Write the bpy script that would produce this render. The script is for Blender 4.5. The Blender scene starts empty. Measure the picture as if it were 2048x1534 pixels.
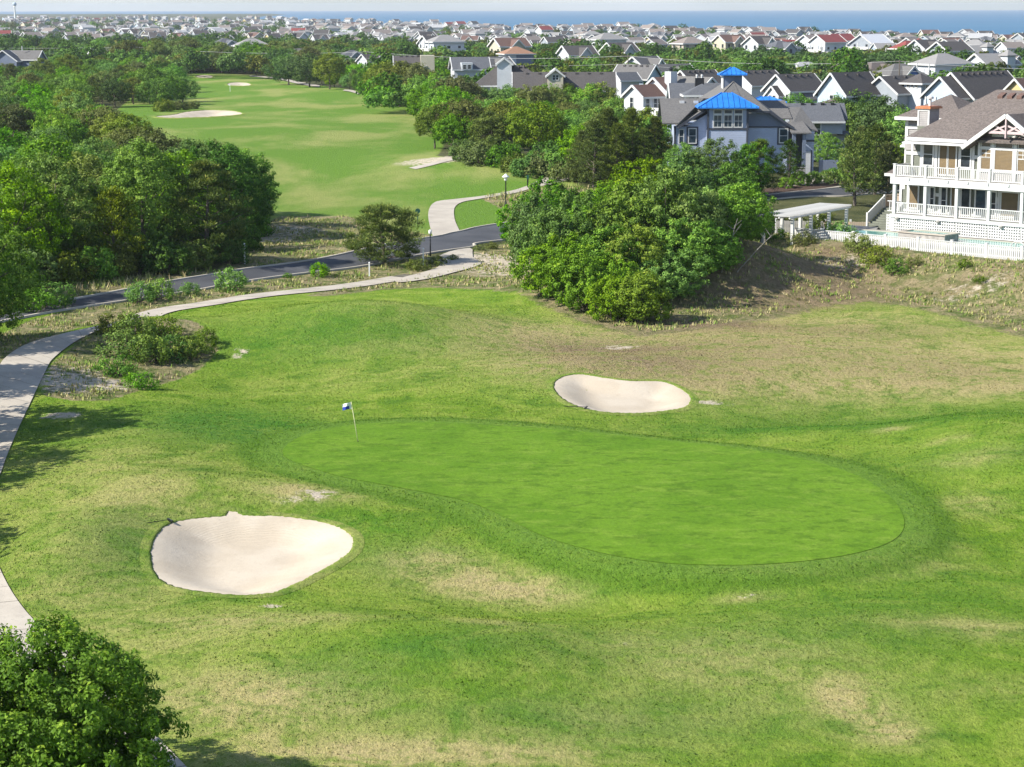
import bpy, bmesh, math, random
import numpy as np
from mathutils import Vector, Matrix, geometry

# ---------------------------------------------------------------- camera, sky, sun, exposure
scene = bpy.context.scene
COL = scene.collection
F_PX, CAM_H, HOR = 4141.0, 23.0, 15.5          # focal length (pixels of a 2048 wide frame), camera height, eye level row
PITCH = math.atan((767 - HOR) / F_PX)
cam_data = bpy.data.cameras.new('camera')
cam_data.sensor_width = 36.0
cam_data.lens = 36.0 * F_PX / 2048.0
cam_data.clip_start = 1.0
cam_data.clip_end = 60000.0
cam = bpy.data.objects.new('camera', cam_data)
cam.location = (0, 0, CAM_H)
cam.rotation_mode = 'XYZ'
ROLL = math.radians(-0.07)
cam.rotation_euler = (Matrix.Rotation(math.pi / 2 - PITCH, 3, 'X') @ Matrix.Rotation(ROLL, 3, 'Z')).to_euler()
COL.objects.link(cam)
scene.camera = cam

SUN_DIR = Vector((-2.5, -0.75, 1.95)).normalized()   # towards the sun
SUN_EL = math.asin(SUN_DIR.z)
SUN_AZ = math.atan2(SUN_DIR.x, SUN_DIR.y)            # from +Y towards +X
world = bpy.data.worlds.new('World')
scene.world = world
world.use_nodes = True
wn = world.node_tree
bg = wn.nodes['Background']
sky = wn.nodes.new('ShaderNodeTexSky')
sky.sky_type = 'NISHITA'
sky.sun_disc = False
sky.sun_elevation = SUN_EL
sky.sun_rotation = SUN_AZ
sky.altitude = 20
sky.air_density = 1.0
sky.dust_density = 0.35
sky.ozone_density = 1.6
wb = wn.nodes.new('ShaderNodeMix'); wb.data_type = 'RGBA'; wb.blend_type = 'MULTIPLY'   # white balance of the sky
wb.inputs[0].default_value = 1.0; wb.inputs[7].default_value = (0.86, 0.98, 1.14, 1)
wn.links.new(sky.outputs[0], wb.inputs[6])
tcw = wn.nodes.new('ShaderNodeTexCoord'); mpw = wn.nodes.new('ShaderNodeMapping'); mpw.inputs['Scale'].default_value = (5, 5, 40)   # thin streaky cloud
nzw = wn.nodes.new('ShaderNodeTexNoise'); nzw.inputs['Scale'].default_value = 1.6; nzw.inputs['Detail'].default_value = 6
rmw = wn.nodes.new('ShaderNodeMapRange'); rmw.inputs[1].default_value = 0.45; rmw.inputs[2].default_value = 0.75; rmw.inputs[3].default_value = 0.0; rmw.inputs[4].default_value = 0.45
cl = wn.nodes.new('ShaderNodeMix'); cl.data_type = 'RGBA'; cl.inputs[7].default_value = (9.5, 9.7, 10.0, 1)
wn.links.new(tcw.outputs['Generated'], mpw.inputs[0]); wn.links.new(mpw.outputs[0], nzw.inputs['Vector']); wn.links.new(nzw.outputs['Fac'], rmw.inputs[0])
wn.links.new(rmw.outputs[0], cl.inputs[0]); wn.links.new(wb.outputs[2], cl.inputs[6]); wn.links.new(cl.outputs[2], bg.inputs[0])
bg.inputs[1].default_value = 0.088
sun_data = bpy.data.lights.new('sun', 'SUN')
sun_data.energy = 5.0
sun_data.angle = math.radians(0.53)
sun_data.color = (1.0, 0.95, 0.86)
sun = bpy.data.objects.new('sun', sun_data)
sun.rotation_euler = SUN_DIR.to_track_quat('Z', 'Y').to_euler()
sun.location = (-60, -20, 60)
COL.objects.link(sun)
scene.view_settings.view_transform = 'Standard'
scene.view_settings.look = 'None'
scene.view_settings.gamma = 1.0
scene.view_settings.exposure = 0.8
scene.view_settings.use_curve_mapping = False
scene.render.engine = 'CYCLES'
scene.cycles.use_denoising = True
scene.cycles.use_adaptive_sampling = True
scene.cycles.adaptive_threshold = 0.015
scene.cycles.max_bounces = 6
scene.cycles.diffuse_bounces = 3
scene.cycles.glossy_bounces = 2
scene.cycles.transmission_bounces = 3
scene.cycles.transparent_max_bounces = 6
scene.cycles.volume_bounces = 0
scene.cycles.caustics_reflective = False
scene.cycles.caustics_refractive = False

rng = np.random.default_rng(7)
rnd = random.Random(11)

# ---------------------------------------------------------------- pixel -> direction -> place on the ground
_fw = np.array([0, math.cos(PITCH), -math.sin(PITCH)])
_up = np.array([0, math.sin(PITCH), math.cos(PITCH)])
_rt = np.array([1.0, 0, 0])
_C = np.array([0, 0, CAM_H])
def ray(px, py):
    return _fw + _rt * (px - 1024) / F_PX + _up * (767 - py) / F_PX
def on_z(px, py, z=0.0):
    d = ray(px, py)
    return _C + d * ((z - CAM_H) / d[2])
def on_y(px, py, y):
    d = ray(px, py)
    return _C + d * (y / d[1])
def polyxy(pts, z=0.0):
    return np.array([on_z(p[0], p[1], z)[:2] for p in pts])
def smooth_closed(P, n=6):
    P = np.asarray(P, float); out = []
    N = len(P)
    for i in range(N):
        p0, p1, p2, p3 = P[(i - 1) % N], P[i], P[(i + 1) % N], P[(i + 2) % N]
        for k in range(n):
            t = k / n
            out.append(0.5 * ((2 * p1) + (-p0 + p2) * t + (2 * p0 - 5 * p1 + 4 * p2 - p3) * t * t + (-p0 + 3 * p1 - 3 * p2 + p3) * t ** 3))
    return np.array(out)
def smooth_open(P, n=8):
    P = np.asarray(P, float); out = []
    N = len(P)
    for i in range(N - 1):
        p0, p1, p2, p3 = P[max(i - 1, 0)], P[i], P[i + 1], P[min(i + 2, N - 1)]
        for k in range(n):
            t = k / n
            out.append(0.5 * ((2 * p1) + (-p0 + p2) * t + (2 * p0 - 5 * p1 + 4 * p2 - p3) * t * t + (-p0 + 3 * p1 - 3 * p2 + p3) * t ** 3))
    out.append(P[-1])
    return np.array(out)
def inside(P, x, y):
    """signed distance to polygon P, positive inside (x, y flat arrays)"""
    x = np.asarray(x, float); y = np.asarray(y, float)
    best = np.full(x.shape, 1e18); ins = np.zeros(x.shape, bool)
    for i in range(len(P)):
        ax, ay = P[i]; bx, by = P[(i + 1) % len(P)]
        dx, dy = bx - ax, by - ay
        L = dx * dx + dy * dy + 1e-12
        t = np.clip(((x - ax) * dx + (y - ay) * dy) / L, 0, 1)
        best = np.minimum(best, (x - ax - t * dx) ** 2 + (y - ay - t * dy) ** 2)
        c = ((ay > y) != (by > y)) & (x < (bx - ax) * (y - ay) / ((by - ay) if abs(by - ay) > 1e-12 else 1e-12) + ax)
        ins ^= c
    d = np.sqrt(best)
    return np.where(ins, d, -d)
def sstep(a, b, v):
    t = np.clip((v - a) / (b - a), 0, 1)
    return t * t * (3 - 2 * t)

# ---------------------------------------------------------------- tags and mesh helpers
def tag(o, label=None, cat=None, group=None, kind=None):
    if label: o['label'] = label
    if cat: o['category'] = cat
    if group: o['group'] = group
    if kind: o['kind'] = kind
    return o
def empty(name, loc=(0, 0, 0), rz=0.0):
    o = bpy.data.objects.new(name, None)
    o.empty_display_size = 0.5
    o.location = loc; o.rotation_euler = (0, 0, rz)
    COL.objects.link(o)
    return o
def link(name, me, parent=None, m=None):
    o = bpy.data.objects.new(name, me)
    COL.objects.link(o)
    if parent is not None: o.parent = parent
    if m is not None:
        if len(me.materials) == 0: me.materials.append(m)
    return o
def np_mesh(name, V, Fc, attrs=None, smooth=False, fattr=None):
    """mesh from numpy arrays; Fc is (n,3) or (n,4)"""
    V = np.ascontiguousarray(V, np.float32); Fc = np.ascontiguousarray(Fc, np.int32)
    me = bpy.data.meshes.new(name)
    k = Fc.shape[1]
    me.vertices.add(len(V)); me.vertices.foreach_set('co', V.ravel())
    me.loops.add(Fc.size); me.loops.foreach_set('vertex_index', Fc.ravel())
    me.polygons.add(len(Fc))
    me.polygons.foreach_set('loop_start', np.arange(0, Fc.size, k, dtype=np.int32))
    me.polygons.foreach_set('loop_total', np.full(len(Fc), k, np.int32))
    if smooth: me.polygons.foreach_set('use_smooth', np.ones(len(Fc), bool))
    for nm, a in (attrs or {}).items():
        a = np.asarray(a, np.float32)
        if a.ndim == 1:
            at = me.attributes.new(nm, 'FLOAT', 'POINT'); at.data.foreach_set('value', a)
        else:
            at = me.attributes.new(nm, 'FLOAT_COLOR', 'POINT'); at.data.foreach_set('color', a.ravel())
    for nm, a in (fattr or {}).items():
        at = me.attributes.new(nm, 'FLOAT', 'FACE'); at.data.foreach_set('value', np.asarray(a, np.float32))
    me.update(calc_edges=True)
    me.validate()
    return me
class MB:
    """collects boxes, slabs and polygons, then links them as one mesh object"""
    def __init__(s): s.v = []; s.f = []
    def poly(s, pts):
        b = len(s.v); s.v += [tuple(p) for p in pts]; s.f.append(tuple(range(b, b + len(pts)))); return s
    def box(s, x0, x1, y0, y1, z0, z1):
        b = len(s.v)
        s.v += [(x0, y0, z0), (x1, y0, z0), (x1, y1, z0), (x0, y1, z0), (x0, y0, z1), (x1, y0, z1), (x1, y1, z1), (x0, y1, z1)]
        s.f += [(b, b + 3, b + 2, b + 1), (b + 4, b + 5, b + 6, b + 7), (b, b + 1, b + 5, b + 4), (b + 1, b + 2, b + 6, b + 5), (b + 2, b + 3, b + 7, b + 6), (b + 3, b, b + 4, b + 7)]
        return s
    def hexa(s, P):
        """8 points: bottom 4 counter-clockwise, then top 4"""
        b = len(s.v); s.v += [tuple(p) for p in P]
        s.f += [(b, b + 3, b + 2, b + 1), (b + 4, b + 5, b + 6, b + 7), (b, b + 1, b + 5, b + 4), (b + 1, b + 2, b + 6, b + 5), (b + 2, b + 3, b + 7, b + 6), (b + 3, b, b + 4, b + 7)]
        return s
    def slab(s, quad, t=0.16):
        """sloping slab: polygon (3 or 4 points) extruded straight down by t"""
        b = len(s.v); n = len(quad)
        s.v += [tuple(p) for p in quad] + [(p[0], p[1], p[2] - t) for p in quad]
        s.f.append(tuple(range(b, b + n))); s.f.append(tuple(range(b + 2 * n - 1, b + n - 1, -1)))
        for i in range(n):
            j = (i + 1) % n
            s.f.append((b + i, b + n + i, b + n + j, b + j))
        return s
    def beam(s, a, c, w, h=None):
        a = Vector(a); c = Vector(c); h = h or w
        d = (c - a).normalized()
        sx = d.cross(Vector((0, 0, 1)))
        if sx.length < 1e-4: sx = Vector((1, 0, 0))
        sx.normalize(); sz = sx.cross(d).normalized()
        sx *= w / 2; sz *= h / 2
        return s.hexa([a - sx - sz, a + sx - sz, c + sx - sz, c - sx - sz, a - sx + sz, a + sx + sz, c + sx + sz, c - sx + sz])
    def tube(s, pts, rad, k=6, cap=True):
        pts = [Vector(p) for p in pts]
        if not hasattr(rad, '__len__'): rad = [rad] * len(pts)
        rings = []
        for i, p in enumerate(pts):
            d = (pts[min(i + 1, len(pts) - 1)] - pts[max(i - 1, 0)]).normalized()
            a = d.cross(Vector((0.31, 0.17, 1))); 
            if a.length < 1e-3: a = d.cross(Vector((1, 0, 0)))
            a.normalize(); c = d.cross(a).normalized()
            b = len(s.v)
            for q in range(k):
                t = 2 * math.pi * q / k
                s.v.append(tuple(p + (a * math.cos(t) + c * math.sin(t)) * rad[i]))
            rings.append(b)
        for r0, r1 in zip(rings, rings[1:]):
            for q in range(k):
                q2 = (q + 1) % k
                s.f.append((r0 + q, r0 + q2, r1 + q2, r1 + q))
        if cap:
            s.f.append(tuple(rings[0] + q for q in reversed(range(k)))); s.f.append(tuple(rings[-1] + q for q in range(k)))
        return s
    def lathe(s, prof, k=12, c=(0, 0, 0)):
        rings = []
        for r, z in prof:
            b = len(s.v)
            for q in range(k):
                t = 2 * math.pi * q / k
                s.v.append((c[0] + r * math.cos(t), c[1] + r * math.sin(t), c[2] + z))
            rings.append(b)
        for r0, r1 in zip(rings, rings[1:]):
            for q in range(k):
                q2 = (q + 1) % k
                s.f.append((r0 + q, r0 + q2, r1 + q2, r1 + q))
        s.f.append(tuple(rings[0] + q for q in reversed(range(k)))); s.f.append(tuple(rings[-1] + q for q in range(k)))
        return s
    def mesh(s, name, m=None, smooth=False):
        me = bpy.data.meshes.new(name)
        me.from_pydata(s.v, [], s.f)
        if smooth:
            for p in me.polygons: p.use_smooth = True
        if m is not None: me.materials.append(m)
        me.update()
        return me
    def build(s, name, m, parent=None, smooth=False):
        return link(name, s.mesh(name, m, smooth), parent)
def copy_tree(o, parent=None):
    c = o.copy(); COL.objects.link(c)
    c.parent = parent
    for ch in list(o.children): copy_tree(ch, c)
    return c

# ---------------------------------------------------------------- procedural materials
M = {}
class NT:
    def __init__(s, name):
        s.m = bpy.data.materials.new(name); s.m.use_nodes = True
        s.t = s.m.node_tree; s.b = s.t.nodes['Principled BSDF']; s.out = s.t.nodes['Material Output']
        M[name] = s.m
    def n(s, t, **k):
        q = s.t.nodes.new(t)
        for a, v in k.items(): setattr(q, a, v)
        return q
    def l(s, a, b): s.t.links.new(a, b)
    def coord(s, kind='Object'):
        if not hasattr(s, '_tc'): s._tc = s.n('ShaderNodeTexCoord')
        return s._tc.outputs[kind]
    def noise(s, scale, detail=4, rough=0.55, stretch=None, vec=None, dist=0.0):
        v = vec or s.coord()
        if stretch:
            mp = s.n('ShaderNodeMapping'); mp.inputs['Scale'].default_value = stretch; s.l(v, mp.inputs[0]); v = mp.outputs[0]
        q = s.n('ShaderNodeTexNoise'); q.inputs['Scale'].default_value = scale; q.inputs['Detail'].default_value = detail
        q.inputs['Roughness'].default_value = rough; q.inputs['Distortion'].default_value = dist
        s.l(v, q.inputs['Vector'])
        return q.outputs['Fac']
    def remap(s, v, a, b, c=0.0, d=1.0, smooth=True):
        q = s.n('ShaderNodeMapRange'); q.interpolation_type = 'SMOOTHSTEP' if smooth else 'LINEAR'
        for i, x in zip((1, 2, 3, 4), (a, b, c, d)): q.inputs[i].default_value = x
        s.l(v, q.inputs[0]); return q.outputs[0]
    def math(s, op, a, b=None, clamp=False):
        q = s.n('ShaderNodeMath', operation=op, use_clamp=clamp)
        for i, x in enumerate((a, b)):
            if x is None: continue
            if isinstance(x, (int, float)): q.inputs[i].default_value = x
            else: s.l(x, q.inputs[i])
        return q.outputs[0]
    def mix(s, fac, a, b, mode='MIX'):
        q = s.n('ShaderNodeMix', data_type='RGBA', blend_type=mode)
        for i, x in ((0, fac), (6, a), (7, b)):
            if isinstance(x, (int, float)): q.inputs[i].default_value = x
            elif isinstance(x, tuple): q.inputs[i].default_value = (*x, 1.0) if len(x) == 3 else x
            else: s.l(x, q.inputs[i])
        return q.outputs[2]
    def attr(s, name, out='Color'):
        q = s.n('ShaderNodeAttribute', attribute_name=name); return q.outputs[out]
    def bump(s, h, strength=0.4, dist=0.05):
        q = s.n('ShaderNodeBump'); q.inputs['Strength'].default_value = strength; q.inputs['Distance'].default_value = dist
        s.l(h, q.inputs['Height']); s.l(q.outputs[0], s.b.inputs['Normal']); return q
    def fin(s, col, rough=0.8, spec=0.3):
        if isinstance(col, tuple): s.b.inputs['Base Color'].default_value = (*col, 1)
        else: s.l(col, s.b.inputs['Base Color'])
        s.b.inputs['Roughness'].default_value = rough
        s.b.inputs['Specular IOR Level'].default_value = spec
        return s.m
def paint(name, c, rough=0.6, var=0.12, scale=1.5, stripes=None, spec=0.3, fine=0.08):
    """weathered paint / siding; stripes = board height in metres gives shallow lap relief"""
    k = NT(name)
    a = k.noise(scale, 5)
    f = k.noise(scale * 14, 3)
    col = k.mix(k.remap(a, 0.3, 0.7), tuple(x * (1 - var) for x in c), tuple(min(1, x * (1 + var * 0.6)) for x in c))
    col = k.mix(k.remap(f, 0.35, 0.75, 0, fine * 4), col, tuple(x * 0.75 for x in c))
    if stripes:
        sep = k.n('ShaderNodeSeparateXYZ'); k.l(k.coord(), sep.inputs[0])
        fr = k.math('FRACT', k.math('DIVIDE', sep.outputs[2], stripes))
        k.bump(k.math('SUBTRACT', 1.0, fr), 0.8, 0.02)
        col = k.mix(k.remap(fr, 0.9, 0.97, 0, 0.35), col, tuple(x * 0.5 for x in c))
    return k.fin(col, rough, spec)
def shingle(name, c1, c2, c3, scale=7.0):
    m_ = tuple((a + b) / 2 for a, b in zip(c1, c2)); c1, c2, c3 = [tuple((x * 0.55 + y * 0.45) * 0.8 for x, y in zip(c, m_)) for c in (c1, c2, c3)]
    k = NT(name)
    v = k.n('ShaderNodeTexVoronoi'); v.inputs['Scale'].default_value = scale
    mp = k.n('ShaderNodeMapping'); mp.inputs['Scale'].default_value = (1, 1.6, 2.2); k.l(k.coord(), mp.inputs[0]); k.l(mp.outputs[0], v.inputs['Vector'])
    sp = k.n('ShaderNodeSeparateColor'); k.l(v.outputs['Color'], sp.inputs[0])
    col = k.mix(k.remap(sp.outputs[0], 0.2, 0.8), c1, c2)
    col = k.mix(k.remap(sp.outputs[1], 0.6, 0.75), col, c3)
    col = k.mix(k.remap(k.noise(0.35, 4), 0.35, 0.75, 0, 0.35), col, c3)
    k.bump(k.math('ADD', sp.outputs[2], k.noise(30, 2)), 0.35, 0.03)
    return k.fin(col, 0.9, 0.2)
def glass(name, c=(0.02, 0.025, 0.03), rough=0.08):
    k = NT(name)
    col = k.mix(k.remap(k.noise(1.3, 3), 0.35, 0.7), c, tuple(x * 2.2 for x in c))
    return k.fin(col, rough, 0.6)
# ---------------------------------------------------------------- outlines on the ground (pixel traces put onto the ground)
def gs(x, y, cx, cy, a, sx, sy=None, ang=0.0):
    sy = sy or sx
    c, s = math.cos(ang), math.sin(ang)
    dx, dy = x - cx, y - cy
    p, q = dx * c + dy * s, -dx * s + dy * c
    return a * np.exp(-0.5 * ((p / sx) ** 2 + (q / sy) ** 2))
# the big beach house stands in its own frame (u along the decks, v into the house)
HP = on_y(1786, 461.5, 183.0)
HU = np.array([0.72, -0.69]); HU /= np.linalg.norm(HU)
HV = np.array([-HU[1], HU[0]])
H_ROT = math.atan2(HU[1], HU[0])
def house_uv(x, y): return (x - HP[0]) * HU[0] + (y - HP[1]) * HU[1], (x - HP[0]) * HV[0] + (y - HP[1]) * HV[1]
def house_xy(u, v): return HP[0] + u * HU[0] + v * HV[0], HP[1] + u * HU[1] + v * HV[1]
COAST = np.array([(-1000.0, 9500.0), (-785, 6200), (-330, 4000), (0, 2535), (190, 2000), (370, 1500), (560, 1000), (700, 600)])
def coast_x(y): return np.interp(y, COAST[::-1, 1], COAST[::-1, 0])
def T0(x, y):
    """ground height without bunkers"""
    x = np.asarray(x, float); y = np.asarray(y, float)
    near = sstep(260, 150, y)
    z = near * (0.17 * np.sin(x / 4.3 + y / 9.1 + 1.0) + 0.22 * np.sin(x / 6.7 - y / 6.9 + 0.5) + 0.13 * np.sin(y / 4.9 + 0.6 * np.sin(x / 5.0)))
    z = z + (1 - near) * 0.35 * np.sin(x / 21.0 + 0.4) * np.sin(y / 33.0)
    u, v = house_uv(x, y)
    z = z * (1 - 0.8 * sstep(-16, -9, v) * sstep(-12, -6, u))
    z = z + 2.85 * sstep(-16.5, -7.9, v + 0.12 * u * (u > 0)) * sstep(-15, -7.5, u) * sstep(46, 26, v)
    z = z + gs(x, y, 16, 168, 5.0, 7.6, 5.2, 0.36) * (1 - 0.65 * sstep(-10.5, -7, v) * sstep(-9, -5, u))
    z = z + gs(x, y, -25.2, 143.5, 1.3, 3.6, 3.0)
    z = z + gs(x, y, -9, 146, 2.1, 7.5, 5.5) + gs(x, y, -17, 131, -0.6, 6, 6)
    z = z + gs(x, y, -2, 292, 1.6, 12, 16)
    z = z + gs(x, y, -12.5, 95.6, 0.8, 4.6, 2.2) + gs(x, y, -18.6, 86.5, 0.95, 2.0, 4.5) + gs(x, y, -5.0, 92, 0.5, 2.2, 3.5, 0.5) + gs(x, y, 6.5, 131, 0.7, 6, 3)
    z = z + gs(x, y, 0, 80, -0.9, 6, 3) + gs(x, y, 11, 73, 0.8, 5, 4) + gs(x, y, -1.5, 70.5, 0.6, 4, 3) + gs(x, y, 26, 104, 1.2, 3.5, 9)
    z = z + gs(x, y, 22, 121, -0.8, 5, 5) + gs(x, y, 17, 112, 0.6, 4, 2.5) + gs(x, y, -20, 108, 0.35, 4, 8)
    z = z + gs(x, y, 30, 272, 1.9, 22, 26) + gs(x, y, -60, 330, 2.0, 40, 110)
    far = sstep(500, 1500, y)
    z = z - 2.2 * far + far * (1.1 * np.sin(x / 140.0 + 1.3) * np.sin(y / 210.0) + 0.7 * np.sin(x / 61.0) * np.sin(y / 83.0 + 2))
    z = z - 8.0 * sstep(-90, 40, x - coast_x(y))
    return z
def t1(x, y): return float(T0(x, y))
def hit(px, py, tf=None):
    """where the sight line through a pixel meets the ground"""
    tf = tf or t1
    d = ray(px, py); t = 40.0
    while t < 9000:
        q = _C + d * t
        if q[2] < tf(q[0], q[1]): break
        t += max(0.8, t * 0.01)
    a, b = t - max(0.8, t * 0.01) * 1.2, t
    for _ in range(24):
        m_ = (a + b) / 2; q = _C + d * m_
        if q[2] < tf(q[0], q[1]): b = m_
        else: a = m_
    return _C + d * b
def hits(pts): return np.array([hit(*p)[:2] for p in pts])

def hits_f(pts, tf): return np.array([hit(p[0], p[1], tf)[:2] for p in pts])
GREEN = smooth_closed(hits_f([(565,905),(580,885),(620,866),(690,852),(770,846),(860,845),(960,849),(1080,857),(1200,868),(1330,882),(1450,894),(1560,910),(1650,930),(1730,960),(1785,1000),(1808,1040),(1800,1070),(1765,1092),(1700,1110),(1620,1122),(1520,1130),(1420,1131),(1320,1126),(1230,1112),(1150,1093),(1080,1070),(1010,1035),(940,1005),(850,985),(770,970),(690,955),(630,938),(585,922)], lambda x, y: 0.25 * t1(x, y) + 0.38), 4)
BUNKERS = [smooth_closed(hits(p), 4) for p in (
    [(300,1120),(303,1090),(318,1062),(345,1045),(400,1036),(448,1032),(455,1023),(475,1024),(490,1031),(560,1033),(620,1040),(670,1052),(700,1068),(708,1085),(700,1105),(670,1128),(630,1150),(580,1175),(540,1188),(480,1192),(420,1187),(360,1178),(325,1165),(306,1143)],
    [(1107,772),(1115,760),(1135,752),(1165,750),(1210,757),(1260,763),(1320,764),(1350,773),(1375,788),(1383,801),(1372,815),(1335,823),(1280,828),(1225,827),(1180,821),(1140,808),(1115,790)],
    [(312,233),(345,230),(375,224),(410,221),(440,221),(470,223),(486,228),(470,231),(430,234),(380,236),(330,236)],
    [(456,170),(460,166),(478,165),(495,166),(503,170),(490,172),(470,171.5)],
    [(393,153),(397,150.5),(412,150),(424,151),(425,155),(410,156),(398,155.5)])]
BDEPTH = [(0.55, 2.8), (0.5, 2.4), (0.9, 5.0), (0.6, 4.0), (0.6, 4.0)]
FAIRWAY = hits([(400,436),(320,300),(230,262),(215,238),(262,200),(235,146),(330,144),(420,143),(560,156),(620,167),(720,181),(800,206),(860,236),(885,285),(870,312),(905,318),(980,335),(1040,345),(1130,357),(1160,375),(1100,425),(1030,445),(940,470),(860,482),(690,444),(560,446),(520,450)])
def green_pad(x, y):
    d = inside(GREEN, x, y)
    return 0.38 * sstep(-3.4, -0.3, d)
def T(x, y):
    x = np.atleast_1d(np.asarray(x, float)); y = np.atleast_1d(np.asarray(y, float))
    shp = x.shape; x = x.ravel(); y = y.ravel()
    z = T0(x, y)
    m = (x > -20) & (x < 26) & (y > 76) & (y < 122)
    if m.any():
        g = green_pad(x[m], y[m])
        flat = np.clip(g / 0.38, 0, 1)
        z[m] = z[m] * (1 - 0.75 * flat) + g
    for P, (dep, w) in zip(BUNKERS, BDEPTH):
        a, b = P.min(0) - 1, P.max(0) + 1
        m = (x > a[0]) & (x < b[0]) & (y > a[1]) & (y < b[1])
        if m.any():
            z[m] -= dep * sstep(0.0, w, inside(P, x[m], y[m]))
    return z.reshape(shp)
# ---------------------------------------------------------------- the ground sheet
ys = [14.0]
while ys[-1] < 9300: ys.append(ys[-1] + max(0.5, ys[-1] * 0.0042 if ys[-1] > 190 else 0.5))
ys = np.array(ys)
sx = np.linspace(-0.46, 0.46, 391)
GX = sx[None, :] * (ys[:, None] + 60); GY = np.repeat(ys[:, None], len(sx), 1)
gx, gy = GX.ravel(), GY.ravel()
GZ = T(gx, gy)
# what grows where: dry, wild dune growth, woodland floor, mown fairway; lush, bare sand
dry = np.zeros(len(gx)); lush_shade = np.zeros(len(gx)); sandm = np.zeros(len(gx)); brown = np.zeros(len(gx))
nr = (gy < 330)
def spot(arr, px, py, sxm, sym, a, ang=0.0):
    c = hit(px, py)
    arr[nr] += gs(gx[nr], gy[nr], c[0], c[1], a, sxm, sym, ang)
for s_ in [(1240,722,5.0,4.5,1.0),(1330,700,6,5,.75),(1480,690,5,6,.6),(1560,640,10,4,.8),(1600,690,12,7,.5),(1850,690,10,6,.45),(1420,720,8,7,.5),(1350,660,6,3,.7),(1480,745,5,3,.7),(1970,735,5,4.5,1.1),(2040,770,5,4,.8),(1850,770,5,2,.4),(1700,740,6,2.2,.45),(1750,690,7,2,.4),
           (860,1120,1.6,1.4,.7),(950,1165,2.4,1.4,.9),(1060,1190,1.8,1.2,.7),(990,1245,1.2,.8,.5),(740,1510,4.5,1.0,1.0),(950,1515,3,.9,.6),(440,1400,3,2.2,.7),(350,1290,2.6,1.6,.5),(560,1240,3,1,.5),(400,1240,3,1.0,.45),(500,1380,2.5,1.6,.4),
           (1740,1440,.9,1.1,1.0),(1690,1390,.8,1.0,.8),(1800,1475,.8,.8,.8),(1490,1198,.9,.5,.9),(1590,1155,2.6,.5,.8),(1760,1130,2.0,.8,.7),(1840,1090,1.2,1.0,.6),(1950,1010,1.2,1.2,.6),(1960,915,1.8,.9,.6),(150,940,4,8,.32),(300,960,4,5,.3),(90,1150,3,6,.3),(250,1200,3,3,.35),(330,1000,2,2,.3),
           (640,985,1.5,.9,.9),(560,975,1.2,.8,.5),(1040,655,3,3,.35),(1110,680,3,2.5,.65),(980,690,3,3,.3),(700,760,6,3,.2),(1780,860,.7,.4,.7),(1900,880,.8,.5,.6),(1330,1130,.1,.1,0),(1250,1290,3,2,.25),(1400,1350,4,2.5,.3),(1560,1330,3,3,.25),(880,620,8,4,.22),(760,700,5,2,.18),
           (1880,1250,2,1.2,.35),(1980,1260,1.5,1,.4),(2000,1380,2,1,.3),(1150,1440,3,1,.35),(600,1440,2,1.3,.5)]:
    spot(dry, *s_)
for s_ in [(430,830,4,4,.8),(300,1130,2,3,.5),(820,1120,2.5,1.5,.6),(1120,1010,3,1.5,.0),(560,1050,3,2,.4),(1000,640,4,3,.25),(1480,1300,5,2,.5),(1500,1420,5,2,.5),(1250,1480,4,1.5,.4),(1920,830,6,3,.5),(460,860,4,3.5,.9),(640,880,3,3,.8),(870,1290,2.2,1.4,.8),(1000,1420,4,1.2,.5),(1700,850,8,4,.6),(1950,900,5,4,.4),(600,690,8,4,.45),(620,1370,2,1.5,.7),(1500,860,6,1.5,.6),(240,1060,2,3,.7),(760,1060,3,2.4,.5),(1760,640,5,.9,.4),(2010,650,4,.9,.8),(1650,1230,4,3,.35),(1860,1180,5,4,.4),(1300,1170,5,1,.7),(700,640,8,4,.5),(1880,790,5,1.2,.4)]:  # deep green turf; left of the larger near bunker it paints the bank's shade
    spot(lush_shade, *s_)
for s_ in [(545,1212,.35,.25,1.3),(125,830,.9,.7,1.2),(590,1000,1.3,.5,.5),(640,985,.8,.4,.8),(480,705,.5,.9,.8),(1240,695,1.1,.8,.9),(1420,805,1.4,.5,.7),(1040,540,4.0,5,.9),(980,515,2.5,3,.8),(560,460,4,3.5,.8),(540,480,2,2,.8),(140,755,2.0,3.5,.9),(210,770,2,1.2,.6),(1700,525,3,1.5,.6),(1330,620,3,1.0,.3),(1960,575,5,2,.5),(860,322,4,3.5,.9),(900,316,3,3,.7),(1240,1287,.4,.2,.6),(1495,1195,.5,.25,.7),(690,1379,.3,.15,.3),(1780,858,.6,.25,.6)]:
    spot(sandm, *s_)
for s_ in [(1560,520,5,3.5,1.0),(1600,570,5,3,.9),(1480,600,4,2,.8),(1640,520,3.5,2.5,.8),(1540,470,3.5,2.5,.8),(1400,650,4,1.2,.8),(1330,640,3,1,.6),(1680,500,3,2,.5),(1240,715,4,3,.45),(1150,690,3,2.5,.4),(1960,560,5,1.5,.45),(300,520,6,4,.5),(250,575,4,1,.7),(1230,700,5,2,.5),(1420,700,9,5,.5),(1600,660,10,3,.5),(1300,740,6,3,.45),(1900,750,6,4,.35)]:
    spot(brown, *s_)
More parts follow.
